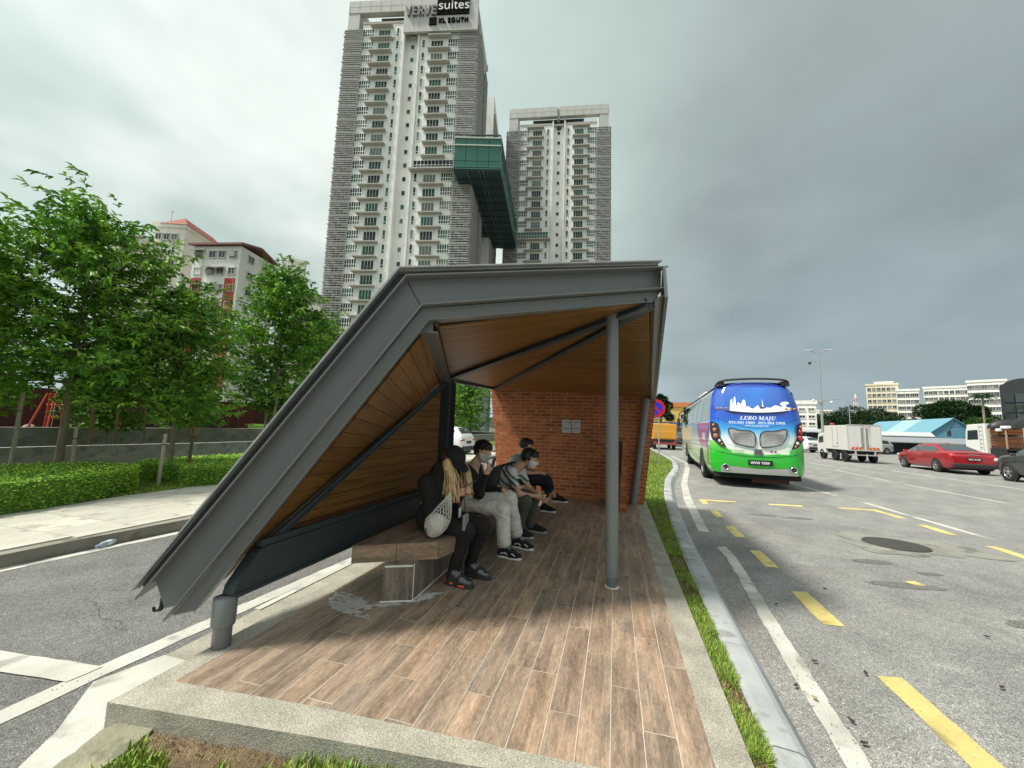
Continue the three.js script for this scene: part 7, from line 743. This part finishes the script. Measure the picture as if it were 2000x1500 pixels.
/* ---------- street furniture ---------- */
{
  const galv = mat([0.42, 0.44, 0.44], 0.4, { metalness: 0.5 }), dome = mat([0.7, 0.7, 0.7], 0.3), pole = thing('street_lamp', 'tall twin-arm street lamp with camera domes right of the bus', 'street lamp', [25.05, RY, -56.7]);
  add('pole', lathe([[0, 0], [0.17, 0], [0.14, 4], [0.08, 12.4], [0, 12.45]], 12), galv, pole); for (const s of [-1, 1]) { add('arm', bar(V(0, 12.2, 0), V(s * 0.9, 12.5, 0), 0.05), galv, pole); const l = add('lamp_head', rbox(0.9, 0.1, 0.3, 0.04, s * 1.1, 12.55, 0), mat([0.6, 0.62, 0.62], 0.4), pole); }
  for (const [x, y] of [[-1.0, 10.9], [1.1, 5.9], [-0.8, 6.1]]) { add('camera_arm', bar(V(0, y + 0.25, 0), V(x, y + 0.25, 0), 0.035), galv, pole); add('camera_dome', new THREE.SphereGeometry(0.17, 14, 10).translate(x, y, 0), y > 10 ? M.black : dome, pole); } add('pole_box', rbox(0.5, 0.4, 0.4, 0.05, 0, 5.9, 0), galv, pole);
  const l2 = thing('street_lamp', 'distant single-arm street lamp left of the lattice mast', 'street lamp', [39.8, RY, -80.7]); add('pole', bar(V(0, 0, 0), V(0, 8.1, 0), 0.1, 0.06), galv, l2); add('arm', bar(V(0, 8.1, 0), V(-1.6, 8.3, 0), 0.04), galv, l2); add('lamp_head', rbox(1.0, 0.12, 0.3, 0.04, -1.9, 8.3, 0), galv, l2);
  const mastM = mat([0.62, 0.4, 0.38], 0.7), mastW = mat([0.75, 0.75, 0.74], 0.7), ma = thing('lattice_mast', 'thin red and white lattice mast on the horizon', 'mast', [135.5, 0, -267.6]); for (let k = 0; k < 7; k++) { const g = [], y0 = 10 + k * 2.4, y1 = y0 + 2.4, r0 = 2.2 - k * 0.28, r1 = r0 - 0.28; for (let i = 0; i < 4; i++) { const a = i * 1.571 + 0.4, b = a + 1.571; g.push(bar(V(Math.cos(a) * r0, y0, Math.sin(a) * r0), V(Math.cos(a) * r1, y1, Math.sin(a) * r1), 0.16, 0.16, 5), bar(V(Math.cos(a) * r0, y0, Math.sin(a) * r0), V(Math.cos(b) * r1, y1, Math.sin(b) * r1), 0.1, 0.1, 5)); } add('segment', merge(g), k % 2 ? mastM : mastW, ma); } add('base', bar(V(0, -1, 0), V(0, 11, 0), 2.2, 2.2, 4), mastW, ma);
  /* no-parking sign and banners */
  const sg = thing('no_parking_sign', 'round blue and red no-parking sign on a thin post', 'road sign', [1.95, -0.06, -19.0], 0.1), face = canvasTex(256, 256, (g) => { g.fillStyle = '#c3122b'; g.beginPath(); g.arc(128, 128, 128, 0, 7); g.fill(); g.fillStyle = '#1d2bd0'; g.beginPath(); g.arc(128, 128, 88, 0, 7); g.fill(); g.strokeStyle = '#c3122b'; g.lineWidth = 30; g.beginPath(); g.moveTo(64, 64); g.lineTo(192, 192); g.stroke(); });
  add('post', bar(V(0, 0, 0), V(0, 2.6, 0), 0.03), galv, sg); const disc = new THREE.CircleGeometry(0.42, 40).translate(-0.12, 2.55, 0.045); add('face', disc, mat([1, 1, 1], 0.4, { map: face }), sg); add('disc', new THREE.CylinderGeometry(0.42, 0.42, 0.02, 40).rotateX(Math.PI / 2).translate(-0.12, 2.55, 0.032), galv, sg);
  const ban = thing('banner', 'white paper banner with pink print behind the sign post', 'banner', [1.35, -0.06, -19.6]); add('cloth', new THREE.BoxGeometry(0.55, 1.3, 0.02).translate(0, 1.45, 0), mat([1, 1, 1], 0.8, { map: canvasTex(128, 300, (g) => { g.fillStyle = '#e9e6ec'; g.fillRect(0, 0, 128, 300); g.fillStyle = '#c2306a'; g.fillRect(0, 0, 128, 40); g.fillStyle = '#b01838'; g.beginPath(); g.arc(64, 190, 34, 0, 7); g.fill(); g.fillStyle = '#e9e6ec'; g.fillRect(52, 170, 24, 12); g.fillStyle = '#5b62a8'; for (let i = 0; i < 6; i++) g.fillRect(18, 60 + i * 14, 70 + (i % 3) * 10, 6); }) }), ban); add('post', bar(V(0, 0, -0.03), V(0, 3.9, -0.03), 0.05), mat([0.6, 0.62, 0.62], 0.6), ban); add('upper_panel', box(0.5, 0.9, 0.03, 0, 3.4, 0), mat([0.74, 0.73, 0.72], 0.7), ban); add('foot', box(0.5, 0.5, 0.4, 0, 0.25, -0.2), M.conc, ban);
  /* litter: dry leaves and a flattened bottle */
  SEED = 414; const lf = [[1.27, -2.75], [1.24, -2.58], [1.16, -2.9], [1.62, -3.3], [1.45, -4.3], [0.98, -6.1], [1.1, -3.0], [2.4, -3.4], [2.1, -4.9], [1.35, -3.35], [2.9, -4.2]], nm = ['dark dry leaf on the white kerb line, upper one', 'dark dry leaf on the white kerb line, lower one', 'tan dry leaf in the gutter beside the kerb', 'small dry leaf between kerb line and yellow dash', 'small dark leaf near the second yellow dash', 'tan leaf lying on the kerb edge', 'brown leaf in the gutter near the camera', 'reddish leaf out on the asphalt', 'dark leaf fragment on the asphalt', 'small leaf left of the nearest yellow dash', 'dark leaf at the right on the asphalt'];
  lf.forEach(([x, z], i) => { const g = patch(4, 2, (u, v) => { const a = u * 2 - 1, b = (v * 2 - 1) * (1 - a * a); return V(a * 0.024, 0.006 + 0.012 * a * a + 0.01 * b * b, b * 0.011); }); g.rotateY(rnd() * 6); const o = add('dry_leaf', g.translate(x, PY + 0.002, z), mat(i === 2 || i === 5 ? [0.34, 0.22, 0.1] : [0.04, 0.026, 0.02], 0.9, { side: THREE.DoubleSide })); tag(o, nm[i], 'leaf', 'dry leaves on the ground'); });
  const bt = thing('plastic_bottle', 'flattened clear plastic bottle in the left gutter', 'bottle', [-5.93, RY + 0.006, -3.5], 0.3); add('body', lathe([[0, 0], [0.032, 0.005], [0.034, 0.02], [0.034, 0.15], [0.014, 0.19], [0.013, 0.21], [0, 0.21]], 16).rotateX(Math.PI / 2).translate(0, 0.034, 0), mat([0.75, 0.8, 0.85], 0.15, { physical: true, transmission: 0.6, thickness: 0 }), bt); add('cap', new THREE.CylinderGeometry(0.015, 0.015, 0.018, 12).rotateX(Math.PI / 2).translate(0, 0.034, 0.215), mat([0.3, 0.4, 0.6], 0.5), bt); add('label', new THREE.CylinderGeometry(0.0348, 0.0348, 0.06, 16, 1, true).rotateX(Math.PI / 2).translate(0, 0.034, 0.09), mat([0.55, 0.62, 0.7], 0.6), bt);
}
/* ---------- wear: cracks in the asphalt, chipped paint, bus seams ---------- */
{
  SEED = 7171; const crackM = mat([0.055, 0.054, 0.052], 0.95), cr = [[2.2, -3.1, 0.2, 1.6], [3.4, -6.4, 1.3, 2.4], [4.9, -8.6, 0.1, 2.6], [2.6, -7.4, 2.5, 1.5], [-4.6, -2.6, 0.5, 1.3], [-3.9, -3.6, 2.2, 1.6], [7.4, -11, 1.5, 4], [3.2, -9.6, 0.05, 2]], nm = ['thin crack near the closest yellow dash', 'crack running past the manhole', 'crack beside the outer yellow dashes', 'crack in the middle of the bus bay', 'hairline crack near the stop line on the left road', 'hairline crack across the left road', 'long crack in the second lane', 'crack behind the bus along the bay end'];
  cr.forEach(([x, z, a, L], i) => { const n = Math.round(L / 0.06), up = [], dn = []; let px = x, pz = z, d = a; for (let k = 0; k <= n; k++) { const w = rr(0.001, 0.0035) * (1 - Math.abs(k / n - 0.5)); up.push([px - Math.sin(d) * w, pz + Math.cos(d) * w]); dn.unshift([px + Math.sin(d) * w, pz - Math.cos(d) * w]); d = a + rr(-0.8, 0.8); px += Math.cos(d) * 0.06; pz += Math.sin(d) * 0.06; } tag(setting('crack', flatPoly([...up, ...dn], RY + 0.0025), crackM), nm[i], 'crack', 'cracks in the asphalt'); });
  const chip = (name, label, n, at) => { const g = []; for (let i = 0; i < n; i++) { const [x, z, s] = at(), q = [], m = 7; for (let k = 0; k < m; k++) { const t = k / m * 6.283; q.push([x + Math.cos(t) * s * rr(0.4, 1.4), z + Math.sin(t) * s * rr(0.5, 2.0)]); } g.push(flatPoly(q, PY + 0.0015 + i * 1e-6)); } tag(add(name, merge(g), mat([1.2, 1.2, 1.17].map((v) => v * 0.82), 0.92, { map: asphaltTex })), label, 'worn paint', undefined, 'stuff'); };
  const lineX = (z) => z > -2.44 ? 1.08 : z > -3.6 ? mix(1.08, 1.18, (-2.4 - z) / 1.2) : mix(1.18, 1.38, (-3.6 - z) / 2.1);
  chip('paint_wear', 'worn-through spots in the white line along the kerb', 380, () => { const z = rr(-6.1, -1.85), e = rnd() < 0.55 ? (rnd() < 0.5 ? rr(0, 0.02) : rr(0.11, 0.13)) : rr(0.01, 0.12); return [lineX(z) + e, z, rr(0.001, 0.0055)]; });
  chip('paint_wear', 'worn-through spots in the yellow dashes', 130, () => { const k = Math.floor(rnd() * 4), [x0, za, zb] = [[1.68, -3.32, -2.25], [1.72, -4.74, -4.05], [1.77, -6.16, -5.5], [1.81, -7.59, -6.87]][k]; return [x0 + (rnd() < 0.6 ? (rnd() < 0.5 ? rr(0, 0.02) : rr(0.13, 0.15)) : rr(0, 0.15)), rr(za, zb), rr(0.001, 0.004)]; });
  chip('paint_wear', 'worn-through spots in the white lines of the left road', 200, () => rnd() < 0.5 ? [rr(-5.5, -3.15), 0, 0] && (() => { const x = rr(-5.9, -3.15); return [x, mix(-1.8, -1.42, (-3.1 - x) / 2.9) + rr(-0.09, 0.09), rr(0.001, 0.0045)]; })() : (() => { const z = rr(-5, -1.5); return [mix(-3.08, -2.92, (-1.8 - z) / 3) + rr(-0.08, 0.08), z, rr(0.001, 0.0045)]; })());
}
renderer.render(scene, camera);
